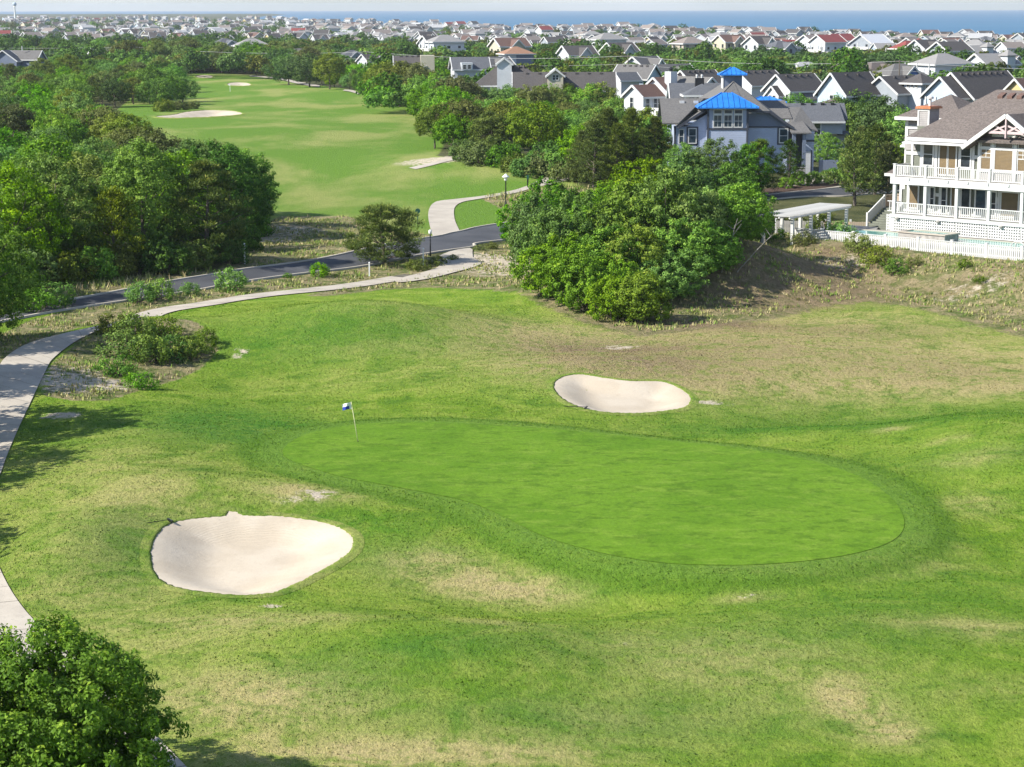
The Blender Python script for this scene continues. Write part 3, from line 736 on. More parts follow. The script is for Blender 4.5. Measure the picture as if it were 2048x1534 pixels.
def pine(key, seed, matname, h=8.0, spread=3.2, npad=70, per=80, leaf=0.30, name='pine_tree', low=0.22, trunk_r=0.18, pad=0.75, taper=0.55):
    """open pine: limbs carrying flattened pads of needles"""
    g = np.random.default_rng(seed)
    tops = []
    for i in range(npad):
        f = low + (1 - low) * (i + g.random()) / npad
        rmax = spread * (1 - f) ** taper * 1.25 if f > 0.35 else spread * (0.55 + 0.45 * (f - low) / max(0.35 - low, 0.01))
        r = min(rmax, spread) * g.uniform(0.35, 1.05)
        a = i * 2.399963 + g.normal(0, 0.5)
        tops.append((r * math.cos(a), r * math.sin(a), f * h + 0.10 * r))
    Cc = np.array(tops)
    own = np.repeat(np.arange(npad), per); n = len(own)
    cr = pad * g.uniform(0.55, 1.3, npad)
    d = unit(g.normal(size=(n, 3)))
    P = Cc[own] + d * (cr[own] * g.random(n) ** 0.5)[:, None] * np.array([1, 1, 0.5])
    ax = unit(d * np.array([1, 1, 0.4]) + np.array([0, 0, 0.7]) + 0.35 * g.normal(size=(n, 3)))     # needles point out and up
    side = unit(np.cross(ax, unit(g.normal(size=(n, 3)))))
    ct = np.clip(g.normal(0.42, 0.18, npad), 0, 1)
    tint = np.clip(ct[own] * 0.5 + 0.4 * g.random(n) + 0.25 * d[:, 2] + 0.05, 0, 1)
    L = leaf * g.uniform(0.7, 1.3, n)[:, None]
    V = np.stack([P - ax * L * 0.5, P + side * L * 0.13, P + ax * L * 0.5, P - side * L * 0.13], 1).reshape(-1, 3)
    Fq = np.arange(n * 4).reshape(n, 4)
    me = crown_mesh('crown', [(V, Fq, np.repeat(tint, 4))], matname)
    b = MB(); kx, ky = g.normal(0, 0.25, 2)
    b.tube([(0, 0, -0.3), (kx * 0.4, ky * 0.4, h * 0.3), (kx, ky, h * 0.6), (kx * 1.2, ky * 1.2, h * 0.95)], [trunk_r * 1.2, trunk_r, trunk_r * 0.65, trunk_r * 0.2], 7)
    for c in Cc[g.choice(npad, min(npad, 26), False)]:
        z0 = max(0.5, c[2] - 0.35 * math.hypot(c[0], c[1]) - 0.2)
        a = Vector((kx * min(z0 / h / 0.6, 1), ky * min(z0 / h / 0.6, 1), z0)); c = Vector(c)
        b.tube([a, a.lerp(c, 0.55) + Vector((0, 0, -0.12)), c], [trunk_r * 0.36, trunk_r * 0.24, trunk_r * 0.08], 4, False)
    make_proto(key, name, me, b.mesh('trunk', M['bark']), h)
def shrub(key, seed, matname, R=(1.6, 1.5, 1.2), cz=1.0, nclump=60, per=45, clump_r=0.42, leaf=0.16, name='shrub', low=-0.75, **kw):
    g = np.random.default_rng(seed)
    V, Fq, t, Cc = clump_crown(g, R, nclump, per, clump_r, leaf, low=low, **kw)
    V = V + np.array([0, 0, cz]); Cc = Cc + np.array([0, 0, cz])
    me = crown_mesh('foliage', [(V, Fq, t)], matname)
    b = MB()
    for c in Cc[g.choice(len(Cc), min(9, len(Cc)), False)]:
        b.tube([(g.normal(0, 0.15), g.normal(0, 0.15), -0.25), Vector(c) * 0.5, c], [0.05, 0.035, 0.012], 4, False)
    make_proto(key, name, me, b.mesh('stem', M['bark']), cz + R[2])

# mid-distance trees
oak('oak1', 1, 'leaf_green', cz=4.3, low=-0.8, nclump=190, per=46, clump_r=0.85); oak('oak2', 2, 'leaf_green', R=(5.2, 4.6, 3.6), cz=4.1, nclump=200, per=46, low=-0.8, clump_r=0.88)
oak('oak3', 3, 'leaf_olive', name='tall_oak', R=(4.2, 4.4, 4.0), cz=5.2, low=-0.6, nclump=180, per=46, clump_r=0.82); oak('oak4', 4, 'leaf_brown', name='broad_oak', R=(4.8, 4.8, 3.9), cz=5.1, nclump=190, per=46, low=-0.6, clump_r=0.82, jitter=0.18)  # both still oaks, told apart by crown shape and leaf colour
oak('oak5', 5, 'leaf_lush', name='bright_oak', R=(4.4, 4.2, 3.9), cz=4.3, low=-0.8, nclump=190, per=46, clump_r=0.82)  # another oak, with brighter leaves
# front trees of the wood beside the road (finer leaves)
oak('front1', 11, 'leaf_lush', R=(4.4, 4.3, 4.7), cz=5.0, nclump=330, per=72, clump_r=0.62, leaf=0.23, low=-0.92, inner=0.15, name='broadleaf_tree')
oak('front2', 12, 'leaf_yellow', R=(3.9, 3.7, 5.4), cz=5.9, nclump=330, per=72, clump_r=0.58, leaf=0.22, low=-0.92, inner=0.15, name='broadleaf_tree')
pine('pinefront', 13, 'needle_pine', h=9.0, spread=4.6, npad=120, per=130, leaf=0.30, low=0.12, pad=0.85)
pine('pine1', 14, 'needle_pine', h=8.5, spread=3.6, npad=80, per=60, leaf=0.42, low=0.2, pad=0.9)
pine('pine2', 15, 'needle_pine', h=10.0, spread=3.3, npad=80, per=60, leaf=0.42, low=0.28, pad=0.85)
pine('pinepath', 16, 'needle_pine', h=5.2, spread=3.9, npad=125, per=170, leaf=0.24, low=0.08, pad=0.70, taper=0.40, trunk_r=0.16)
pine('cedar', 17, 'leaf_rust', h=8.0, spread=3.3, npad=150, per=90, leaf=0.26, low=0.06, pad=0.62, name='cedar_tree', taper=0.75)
# shrubs of the dune thicket
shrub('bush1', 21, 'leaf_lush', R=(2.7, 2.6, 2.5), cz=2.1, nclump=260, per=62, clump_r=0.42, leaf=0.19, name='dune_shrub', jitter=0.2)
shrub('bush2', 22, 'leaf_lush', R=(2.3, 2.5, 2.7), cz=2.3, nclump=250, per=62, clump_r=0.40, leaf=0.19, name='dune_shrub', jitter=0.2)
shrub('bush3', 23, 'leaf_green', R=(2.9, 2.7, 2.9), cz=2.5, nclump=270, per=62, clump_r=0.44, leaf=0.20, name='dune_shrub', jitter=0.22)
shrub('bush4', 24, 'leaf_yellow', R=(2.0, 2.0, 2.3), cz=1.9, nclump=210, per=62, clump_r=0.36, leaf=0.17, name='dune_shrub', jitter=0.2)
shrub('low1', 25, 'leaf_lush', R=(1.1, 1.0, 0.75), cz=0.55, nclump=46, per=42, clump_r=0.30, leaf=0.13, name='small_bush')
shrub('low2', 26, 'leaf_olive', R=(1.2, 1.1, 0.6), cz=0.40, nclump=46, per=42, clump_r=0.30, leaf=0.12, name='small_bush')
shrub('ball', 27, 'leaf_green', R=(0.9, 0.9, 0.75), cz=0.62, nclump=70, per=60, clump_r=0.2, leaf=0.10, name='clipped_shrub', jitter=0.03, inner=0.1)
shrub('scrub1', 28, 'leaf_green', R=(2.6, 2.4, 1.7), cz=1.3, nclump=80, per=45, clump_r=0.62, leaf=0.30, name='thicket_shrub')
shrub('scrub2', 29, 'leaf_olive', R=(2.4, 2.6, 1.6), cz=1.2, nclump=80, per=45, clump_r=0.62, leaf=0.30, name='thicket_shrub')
# far trees
for i_, (mt, Rr, cz) in enumerate([('leaf_dark', (4.6, 4.4, 3.2), 4.6), ('leaf_green', (4.8, 4.6, 3.0), 4.2), ('leaf_dark', (4.0, 4.0, 4.2), 5.6), ('leaf_brown', (4.6, 4.4, 3.2), 4.4), ('leaf_olive', (5.0, 4.6, 2.8), 4.0)]):
    oak('far%d' % i_, 40 + i_, mt, R=Rr, cz=cz, nclump=60, per=16, clump_r=1.25, leaf=0.95, low=-0.5, name='distant_tree')

def place_tree(key, x, y, s=1.0, label=None, group=None, cat='tree', rz=None, mat=None, sz=None, z=None, trunk=True):
    name, cm, tm, h = TREES[key]
    if z is None: z = t1(x, y)
    e = empty(name, (x, y, z - 0.05), rnd.uniform(0, 6.283) if rz is None else rz)
    e.scale = (s, s, s * (sz or 1.0))
    c = link(cm.name.split('.')[0], cm, e)
    if mat:
        c.material_slots[0].link = 'OBJECT'; c.material_slots[0].material = M[mat]
    if trunk: link('trunk' if 'stem' not in tm.name else 'stem', tm, e)
    tag(e, label, cat, group)
    return e
# ---------------------------------------------------------------- building materials
paint('white_trim', (0.60, 0.595, 0.575), 0.5, 0.06, 0.8, fine=0.04)
paint('white_siding', (0.52, 0.54, 0.56), 0.6, 0.06, 0.6, stripes=0.2)
paint('pale_blue_siding', (0.42, 0.51, 0.60), 0.6, 0.06, 0.6, stripes=0.2)
paint('grey_blue_siding', (0.380, 0.430, 0.550), 0.6, 0.08, 0.6, stripes=0.22)
paint('slate_siding', (0.150, 0.180, 0.245), 0.6, 0.1, 0.6)
paint('dark_trim', (0.060, 0.066, 0.085), 0.5, 0.12)
paint('grey_siding', (0.300, 0.330, 0.360), 0.6, 0.08, 0.6, stripes=0.2)
paint('cream_siding', (0.50, 0.46, 0.35), 0.6, 0.06, 0.6, stripes=0.2)
paint('yellow_siding', (0.52, 0.42, 0.20), 0.6, 0.06, 0.6, stripes=0.2)
paint('blue_siding', (0.10, 0.19, 0.46), 0.6, 0.08, 0.6, stripes=0.2)
paint('aqua_siding', (0.22, 0.52, 0.50), 0.6, 0.08, 0.6)
paint('tan_siding', (0.42, 0.37, 0.30), 0.6, 0.1, 0.6, stripes=0.2)
paint('pink_trim', (0.52, 0.40, 0.40), 0.6, 0.08)
paint('wall_shingle_green', (0.165, 0.175, 0.138), 0.85, 0.18, 1.2, stripes=0.18, fine=0.15)
paint('wall_shingle_grey', (0.34, 0.32, 0.31), 0.85, 0.15, 1.2, stripes=0.18, fine=0.15)
paint('stone', (0.36, 0.34, 0.31), 0.9, 0.3, 2.5)
paint('black_metal', (0.022, 0.022, 0.024), 0.5, 0.2)
paint('deck_grey', (0.36, 0.34, 0.31), 0.85, 0.15, 1.5)
paint('weathered_wood', (0.42, 0.34, 0.26), 0.85, 0.2, 1.5)
paint('new_wood', (0.58, 0.42, 0.28), 0.8, 0.12, 1.5)
paint('blind_tan', (0.170, 0.118, 0.055), 0.5, 0.12, 2.0, stripes=0.12)
paint('copper', (0.46, 0.17, 0.07), 0.45, 0.25, 4.0, spec=0.5)
paint('pool_deck', (0.27, 0.26, 0.24), 0.85, 0.12, 0.8)
shingle('roof_brown_grey', (0.150, 0.125, 0.112), (0.235, 0.200, 0.180), (0.095, 0.080, 0.076))
shingle('roof_grey', (0.160, 0.155, 0.150), (0.225, 0.215, 0.205), (0.110, 0.108, 0.106))
shingle('roof_dark', (0.095, 0.088, 0.086), (0.140, 0.128, 0.122), (0.066, 0.062, 0.062))
shingle('roof_brown', (0.170, 0.105, 0.085), (0.230, 0.145, 0.120), (0.115, 0.072, 0.062))
shingle('roof_orange', (0.34, 0.19, 0.12), (0.40, 0.24, 0.16), (0.27, 0.15, 0.10))
shingle('roof_town_grey', (0.300, 0.290, 0.280), (0.380, 0.370, 0.360), (0.230, 0.225, 0.220))
shingle('roof_town_brown', (0.270, 0.230, 0.205), (0.340, 0.290, 0.260), (0.210, 0.180, 0.165))
shingle('roof_slate', (0.120, 0.126, 0.140), (0.170, 0.178, 0.195), (0.085, 0.090, 0.100))
shingle('roof_pale', (0.46, 0.46, 0.46), (0.56, 0.56, 0.56), (0.38, 0.38, 0.38))
paint('roof_red', (0.24, 0.060, 0.050), 0.5, 0.15, 0.6)
paint('roof_white_metal', (0.68, 0.68, 0.68), 0.4, 0.04)
paint('roof_blue_metal', (0.020, 0.190, 0.600), 0.42, 0.22, 0.7, spec=0.5, fine=0.10)
glass('glass_dark'); glass('glass_blue', (0.030, 0.045, 0.060))

# ---------------------------------------------------------------- house parts
def roof_slabs(b, kind, x0, x1, y0, y1, z, rise, ov, t=0.2):
    X0, X1, Y0, Y1 = x0 - ov, x1 + ov, y0 - ov, y1 + ov
    if kind == 'gx':
        ym = (y0 + y1) / 2; sl = rise / ((y1 - y0) / 2); zl = z - ov * sl
        b.slab([(X0, Y0, zl), (X1, Y0, zl), (X1, ym, z + rise), (X0, ym, z + rise)], t)
        b.slab([(X0, ym, z + rise), (X1, ym, z + rise), (X1, Y1, zl), (X0, Y1, zl)], t)
    elif kind == 'gy':
        xm = (x0 + x1) / 2; sl = rise / ((x1 - x0) / 2); zl = z - ov * sl
        b.slab([(X0, Y0, zl), (xm, Y0, z + rise), (xm, Y1, z + rise), (X0, Y1, zl)], t)
        b.slab([(xm, Y0, z + rise), (X1, Y0, zl), (X1, Y1, zl), (xm, Y1, z + rise)], t)
    else:
        w, d = x1 - x0, y1 - y0
        h = min(w, d) / 2; sl = rise / h; zl = z - ov * sl
        if w >= d: a, c = (x0 + h, (y0 + y1) / 2, z + rise), (x1 - h, (y0 + y1) / 2, z + rise)
        else: a, c = ((x0 + x1) / 2, y0 + h, z + rise), ((x0 + x1) / 2, y1 - h, z + rise)
        P = [(X0, Y0, zl), (X1, Y0, zl), (X1, Y1, zl), (X0, Y1, zl)]
        if w >= d:
            b.slab([P[0], P[1], c, a], t); b.slab([P[2], P[3], a, c], t); b.slab([P[3], P[0], a], t); b.slab([P[1], P[2], c], t)
        else:
            b.slab([P[0], P[1], a], t); b.slab([P[2], P[3], c], t); b.slab([P[1], P[2], c, a], t); b.slab([P[3], P[0], a, c], t)
    return zl
def trim_lines(b, kind, x0, x1, y0, y1, z, rise, ov, w=0.16, h=0.3):
    X0, X1, Y0, Y1 = x0 - ov - 0.03, x1 + ov + 0.03, y0 - ov - 0.03, y1 + ov + 0.03
    if kind == 'gx':
        ym = (y0 + y1) / 2; zl = z - ov * rise / ((y1 - y0) / 2)
        for X in (X0, X1):
            b.beam((X, Y0, zl - 0.12), (X, ym, z + rise - 0.12), w, h); b.beam((X, Y1, zl - 0.12), (X, ym, z + rise - 0.12), w, h)
        for Y in (Y0, Y1): b.beam((X0, Y, zl - 0.16), (X1, Y, zl - 0.16), w, h)
    elif kind == 'gy':
        xm = (x0 + x1) / 2; zl = z - ov * rise / ((x1 - x0) / 2)
        for Y in (Y0, Y1):
            b.beam((X0, Y, zl - 0.12), (xm, Y, z + rise - 0.12), w, h); b.beam((X1, Y, zl - 0.12), (xm, Y, z + rise - 0.12), w, h)
        for X in (X0, X1): b.beam((X, Y0, zl - 0.16), (X, Y1, zl - 0.16), w, h)
    else:
        zl = z - ov * rise / (min(x1 - x0, y1 - y0) / 2)
        for Y in (Y0, Y1): b.beam((X0, Y, zl - 0.14), (X1, Y, zl - 0.14), w, h)
        for X in (X0, X1): b.beam((X, Y0, zl - 0.14), (X, Y1, zl - 0.14), w, h)
def wall_mesh(b, kind, x0, x1, y0, y1, z0, z1, rise):
    b.box(x0, x1, y0, y1, z0, z1)
    e = 0.12
    if kind == 'gx':
        ym = (y0 + y1) / 2
        b.poly([(x0, y1, z1), (x0, y0, z1), (x0, ym, z1 + rise - e)]); b.poly([(x1, y0, z1), (x1, y1, z1), (x1, ym, z1 + rise - e)])
    elif kind == 'gy':
        xm = (x0 + x1) / 2
        b.poly([(x0, y0, z1), (x1, y0, z1), (xm, y0, z1 + rise - e)]); b.poly([(x1, y1, z1), (x0, y1, z1), (xm, y1, z1 + rise - e)])
def wing(root, kind, x0, x1, y0, y1, z0, z1, rise, wm, rm, tm='white_trim', ov=0.45, vents=0):
    b = MB(); wall_mesh(b, kind, x0, x1, y0, y1, z0, z1, rise); b.build('wall', M[wm], root)
    r = MB(); roof_slabs(r, kind, x0, x1, y0, y1, z1 + 0.02, rise, ov); ro = r.build('roof', M[rm], root)
    t = MB(); trim_lines(t, kind, x0, x1, y0, y1, z1 + 0.02, rise, ov); t.build('roof_trim', M[tm], root)
    if vents:
        for i in range(vents):
            f = (i + 1) / (vents + 1)
            v = MB()
            if kind == 'gy':
                xm = (x0 + x1) / 2; px = xm - 0.55; yy = y0 + f * (y1 - y0); zz = z1 + rise - 0.55 * rise / ((x1 - x0) / 2)
                v.box(px - 0.2, px + 0.2, yy - 0.25, yy + 0.25, zz, zz + 0.28)
            else:
                ym = (y0 + y1) / 2; yy = ym - 0.55; px = x0 + f * (x1 - x0); zz = z1 + rise - 0.55 * rise / ((y1 - y0) / 2)
                v.box(px - 0.25, px + 0.25, yy - 0.2, yy + 0.2, zz, zz + 0.28)
            v.build('roof_vent', M['roof_dark'], ro)
    return ro
def window(root, face, x, y, z, w, h, frame='white_trim', pane='glass_dark', bars=1, fr=0.12, name='window'):
    """window on a wall: face f/b (facing -y/+y) or l/r (facing -x/+x); x, y is the wall point at its middle, z its sill"""
    e = empty(name, (x, y, z), {'f': 0, 'b': math.pi, 'l': -math.pi / 2, 'r': math.pi / 2}[face]); e.parent = root
    key = (round(w, 2), round(h, 2), frame, pane, bars, fr)
    if key not in WIN:
        f = MB()
        f.box(-w / 2 - fr, -w / 2, -0.06, 0.02, -fr, h + fr).box(w / 2, w / 2 + fr, -0.06, 0.02, -fr, h + fr)
        f.box(-w / 2, w / 2, -0.06, 0.02, -fr, 0).box(-w / 2, w / 2, -0.06, 0.02, h, h + fr)
        if bars >= 1: f.box(-w / 2, w / 2, -0.045, 0.015, h * 0.5 - 0.03, h * 0.5 + 0.03)
        if bars >= 2: f.box(-0.025, 0.025, -0.04, 0.015, 0, h)
        p = MB().box(-w / 2, w / 2, -0.02, 0.025, 0, h)
        WIN[key] = (f.mesh('window_frame', M[frame]), p.mesh('pane', M[pane]))
    a, b = WIN[key]
    link('window_frame', a, e); link('pane', b, e)
    return e
WIN = {}
KEEP_OUT = []          # (x, y, radius) where no tree may stand
def house_root(name, label, px, d, rz, group=None, cat='house', z=None, keep=8.0):
    p = on_y(px, 200, d)
    zz = t1(p[0], d) if z is None else z
    e = empty(name, (p[0], d, zz), rz)
    tag(e, label, cat, group)
    KEEP_OUT.append((p[0], d, keep))
    return e, zz
def zrel(py, d, base): return on_y(1024, py, d)[2] - base

R40 = math.radians(40)
# ---------------------------------------------------------------- grey-blue house with blue metal roofs
TH_Y, TH_Z = 265.0, 1.75
th = empty('tower_house', (28.0, TH_Y, TH_Z)); tag(th, 'grey-blue clapboard house with bright blue metal bay roof and cupola', 'house')
KEEP_OUT += [(25, 270, 8), (33, 270, 8), (28, 276, 9), (38, 268, 5)]
def tx(x): return x - 28.0
def tz(z): return z - TH_Z
b = MB().box(tx(20.7), tx(35.3), 0, 12, -0.6, tz(8.1)); b.poly([(tx(22.2), -0.002, tz(8.1)), (tx(35.2), -0.002, tz(8.1)), (tx(32.6), -0.002, tz(9.8)), (tx(25), -0.002, tz(9.8))])
b.build('wall', M['grey_blue_siding'], th)
b = MB().box(tx(24.8), tx(29.9), -1.3, 0.0, -0.6, tz(7.85)); b.build('bay_wall', M['grey_blue_siding'], th)
b = MB().box(tx(24.85), tx(29.85), -1.25, 0.0, tz(7.85), tz(10.55)); b.build('bay_wall', M['grey_blue_siding'], th)
b = MB().box(tx(29.95), tx(35.2), -0.06, -0.01, tz(8.12), tz(8.3)); b.poly([(tx(29.95), -0.03, tz(8.3)), (tx(35.0), -0.03, tz(8.3)), (tx(32.8), -0.03, tz(9.75)), (tx(29.95), -0.03, tz(9.75))]); b.build('gable_panel', M['slate_siding'], th)
t = MB()
t.box(tx(24.7), tx(30.0), -1.36, -1.3, tz(7.72), tz(7.98)); t.box(tx(29.9), tx(35.35), -0.1, -0.02, tz(7.95), tz(8.15))
for xx in (24.72, 29.72): t.box(tx(xx), tx(xx + 0.24), -1.38, -1.30, -0.5, tz(7.72)); t.box(tx(xx), tx(xx + 0.24), -1.38, -1.25, tz(7.98), tz(10.4))
t.box(tx(20.66), tx(20.9), -0.07, 0.02, -0.5, tz(8.1)); t.box(tx(35.1), tx(35.36), -0.07, 0.02, -0.5, tz(8.0))
t.beam((tx(21.15), -0.65, tz(8.05)), (tx(24.7), -0.65, tz(10.3)), 0.12, 0.3); t.beam((tx(32.75), -0.65, tz(9.95)), (tx(35.85), -0.65, tz(7.85)), 0.12, 0.3); t.beam((tx(29.9), -0.65, tz(9.98)), (tx(32.8), -0.65, tz(9.98)), 0.12, 0.25)
t.build('trim', M['dark_trim'], th)
r = MB()   # shingled roofs
r.slab([(tx(19.1), -0.6, tz(8.6)), (tx(21.2), -0.6, tz(8.6)), (tx(24.8), 4.2, tz(11.5)), (tx(19.1), 4.2, tz(11.5))]); r.slab([(tx(19.1), 4.2, tz(11.5)), (tx(28), 4.2, tz(11.5)), (tx(28), 9, tz(8.6)), (tx(19.1), 9, tz(8.6))])
r.slab([(tx(21.1), -0.7, tz(8.1)), (tx(24.8), -0.7, tz(10.4)), (tx(24.8), 5, tz(10.4)), (tx(21.1), 5, tz(8.1))])
r.slab([(tx(24.8), -0.7, tz(10.4)), (tx(25.0), -0.7, tz(10.45)), (tx(28.45), 3.0, tz(13.7)), (tx(28.45), 7, tz(13.7)), ][:4]); 
r.slab([(tx(29.9), -0.7, tz(10.05)), (tx(32.8), -0.7, tz(10.05)), (tx(28.5), 3.2, tz(13.7))])
r.slab([(tx(25.0), -0.7, tz(10.4)), (tx(29.9), -0.7, tz(10.1)), (tx(28.47), 3.1, tz(13.68))])
r.slab([(tx(32.8), -0.7, tz(10.05)), (tx(35.9), -0.7, tz(7.9)), (tx(35.9), 6, tz(7.9)), (tx(28.5), 9, tz(13.7)), (tx(28.5), 3.2, tz(13.7))][0:5])
r.slab([(tx(24.8), 0, tz(10.4)), (tx(28.45), 3.1, tz(13.66)), (tx(28.45), 10, tz(13.66)), (tx(21), 10, tz(9))])
r.slab([(tx(33.2), 2.6, tz(9.0)), (tx(36.0), 2.6, tz(9.0)), (tx(35.6), 7, tz(11.1)), (tx(31), 7, tz(11.1))])
ro = r.build('roof', M['roof_grey'], th)
for xx in (21.6, 23.4):
    MB().box(tx(xx), tx(xx + 0.6), 3.2, 3.6, tz(10.85), tz(11.2)).build('roof_vent', M['white_trim'], ro)
def blue_roof(x0, x1, y0, y1, z, rise, ridge, ribs, parent, name):
    xm = (x0 + x1) / 2; ym = (y0 + y1) / 2
    b = MB(); a, c = (xm - ridge / 2, ym, z + rise), (xm + ridge / 2, ym, z + rise)
    P = [(x0, y0, z), (x1, y0, z), (x1, y1, z), (x0, y1, z)]
    b.slab([P[0], P[1], c, a], 0.14); b.slab([P[2], P[3], a, c], 0.14); b.slab([P[3], P[0], a], 0.14); b.slab([P[1], P[2], c], 0.14)
    o = b.build(name, M['roof_blue_metal'], parent)
    for i in range(ribs):          # standing seams
        f = (i + 0.5) / ribs; xs_ = x0 + f * (x1 - x0)
        half = (x1 - x0 - ridge) / 2
        lim = min(1.0, (xs_ - x0) / half, (x1 - xs_) / half)
        MB().beam((xs_, y0, z + 0.03), (xs_, y0 + (ym - y0) * lim, z + rise * lim + 0.03), 0.05, 0.09).build('standing_seam', M['roof_blue_metal'], o)
    for p, q in ((P[0], a), (P[1], c)): MB().beam((p[0], p[1], p[2] + 0.03), (q[0], q[1], q[2] + 0.03), 0.12, 0.1).build('hip_cap', M['roof_blue_metal'], o)
    return o
blue_roof(tx(23.5), tx(31.2), -2.1, 3.6, tz(10.6), 1.75, 1.3, 11, th, 'bay_roof')
MB().box(tx(27.25), tx(29.65), 4.0, 6.4, tz(12.2), tz(14.55)).build('cupola_wall', M['slate_siding'], th)  # dark siding carries the shade of the front face in its colour
MB().box(tx(27.2), tx(27.245), 3.95, 6.45, tz(12.2), tz(14.4)).build('cupola_lit_side', M['white_trim'], th)  # white sheet paints the sunlight on the left face
blue_roof(tx(26.7), tx(30.25), 3.4, 7.0, tz(14.55), 0.85, 0.3, 6, th, 'cupola_roof')
for i in range(3):
    xx = 26.02 + i * 1.30
    window(th, 'f', tx(xx + 0.05), -1.31, tz(8.15), 0.92, 1.42, 'white_trim', 'glass_blue', 2, 0.13)
    window(th, 'f', tx(xx + 0.05), -1.31, tz(9.82), 0.92, 0.42, 'white_trim', 'glass_blue', 0, 0.11)
for x0, z0, w, h in ((23.0, 6.05, 0.85, 1.75), (34.6, 6.1, 0.95, 1.65)):
    window(th, 'f', tx(x0), -0.06, tz(z0), w, h, 'white_trim', 'glass_blue', 1, 0.12)
    tt_ = MB().box(tx(x0) - w / 2 - 0.32, tx(x0) + w / 2 + 0.32, -0.05, -0.005, tz(z0) - 0.32, tz(z0) + h + 0.3); tt_.build('window_surround', M['dark_trim'], th)
window(th, 'f', tx(21.6), -0.06, tz(6.0), 0.5, 1.7, 'white_trim', 'glass_blue', 1, 0.1)
window(th, 'f', tx(21.1), -0.06, tz(3.9), 0.6, 0.6, 'white_trim', 'glass_dark', 0, 0.1)
# entrance porch and garage bay
MB().slab([(tx(35.4), -1.4, tz(7.4)), (tx(38.0), -1.4, tz(7.4)), (tx(37.4), 2.4, tz(8.6)), (tx(35.4), 2.4, tz(8.6))]).slab([(tx(35.9), 1.5, tz(8.3)), (tx(39.2), 1.5, tz(7.5)), (tx(37.5), 5.5, tz(10.3)), (tx(35.3), 5.5, tz(10.3))]).build('porch_roof', M['roof_grey'], th)
for xx in (35.6, 36.9): MB().box(tx(xx), tx(xx + 0.45), -1.1, -0.65, -0.3, tz(7.2)).build('porch_column', M['slate_siding'], th)
MB().box(tx(36.2), tx(37.3), -1.3, -0.5, -0.5, tz(3.0)).build('stone_pier', M['stone'], th)
MB().box(tx(35.35), tx(37.3), 1.2, 1.4, -0.5, tz(7.3)).build('porch_wall', M['dark_trim'], th)
MB().box(tx(37.35), tx(38.55), 0.2, 9, -0.6, tz(7.3)).build('garage_wall', M['grey_blue_siding'], th)
MB().box(tx(37.3), tx(38.6), 0.13, 0.2, tz(6.15), tz(6.4)).build('trim', M['dark_trim'], th)
MB().box(tx(37.5), tx(38.15), 0.12, 0.19, -0.1, tz(4.95)).build('garage_door', M['white_siding'], th)
MB().box(tx(38.15), tx(38.3), 0.11, 0.19, -0.1, tz(5.05)).build('door_frame', M['dark_trim'], th)
MB().box(tx(39.2), tx(41.6), -0.4, 0.1, -0.5, 2.1).build('screen_wall', M['slate_siding'], th)
# small blue pavilion roof behind it
pv = empty('blue_roof_pavilion', (36.4, 300, 1.5)); tag(pv, 'small pavilion with blue metal roof behind the grey-blue house', 'pavilion')
blue_roof(-2.9, 2.9, -2.2, 2.2, zrel(204, 300, 1.5), 0.75, 1.2, 6, pv, 'roof')
for a_ in (-2.3, 2.1):
    for c_ in (-1.8, 1.7): MB().box(a_, a_ + 0.2, c_, c_ + 0.2, -0.3, zrel(204, 300, 1.5) - 0.1).build('post', M['white_trim'], pv)
KEEP_OUT.append((36.4, 300, 4))

# ---------------------------------------------------------------- the row of houses behind it
def gable_house(name, label, apx, apy, d, W, L, rise, wm, rm, rz=R40, vents=0, wins=(), extra=None, keep=7.0, ov=0.5, tm='white_trim', cat='house', group='houses in the row behind the thicket'):
    """ridge runs along local x from the gable (at local x = 0); the gable's peak is seen at pixel apx, apy"""
    e, base = house_root(name, label, apx, d, rz, cat=cat, keep=keep)
    za = zrel(apy, d, base)
    wing(e, 'gx', 0, L, -W / 2, W / 2, -1.0, za - rise, rise, wm, rm, tm, ov, vents)
    for (y, z, w, h) in wins: window(e, 'l', -0.03, y, za + z, w, h)
    c = Vector((math.cos(rz), math.sin(rz)))
    KEEP_OUT.append((e.location.x + c.x * L * 0.7, d + c.y * L * 0.7, keep))
    if group: e['group'] = group
    if extra: extra(e, za)
    return e, za
def ex_D(e, za):
    wing(e, 'gx', -1.4, 1.0, -1.6, 1.6, -1.0, za - 3.7, 1.6, 'white_siding', 'roof_dark', ov=0.3)
    for y in (-0.55, 0.45): window(e, 'l', -1.44, y, za - 5.4, 0.6, 1.5)
    for y in (-2.5, 2.4): window(e, 'l', -0.04, y, za - 5.2, 0.55, 1.5)
    window(e, 'f', 4, -3.24, za - 4.6, 1.8, 0.8)
    MB().slab([(3.2, -5, za - 4.7), (5.6, -5, za - 4.7), (5.6, -3, za - 3.0), (3.2, -3, za - 3.0)]).build('porch_roof', M['roof_grey'], e)
gable_house('beach_house', 'white house with stepped front gables and four roof vents', 1555, 149, 390, 6.4, 9.5, 2.7, 'white_siding', 'roof_dark', vents=4, extra=ex_D)
def ex_E(e, za):
    wing(e, 'hip', -2.6, 3.5, -4.2, 2.0, -1.0, za - 5.6, 1.3, 'white_siding', 'roof_brown_grey', ov=0.5)
    for i in range(3): window(e, 'l', -2.64, 0.9 - i * 0.9, za - 6.9, 0.45, 0.6, bars=0)
    window(e, 'f', -0.2, -4.24, za - 7.6, 1.6, 1.6)
gable_house('beach_house', 'pale blue house with one tall gable over a hipped porch', 1664, 146, 372, 6.6, 9.5, 3.5, 'pale_blue_siding', 'roof_dark', vents=2, wins=[(0, -5.3, 0.8, 1.3)], extra=ex_E)
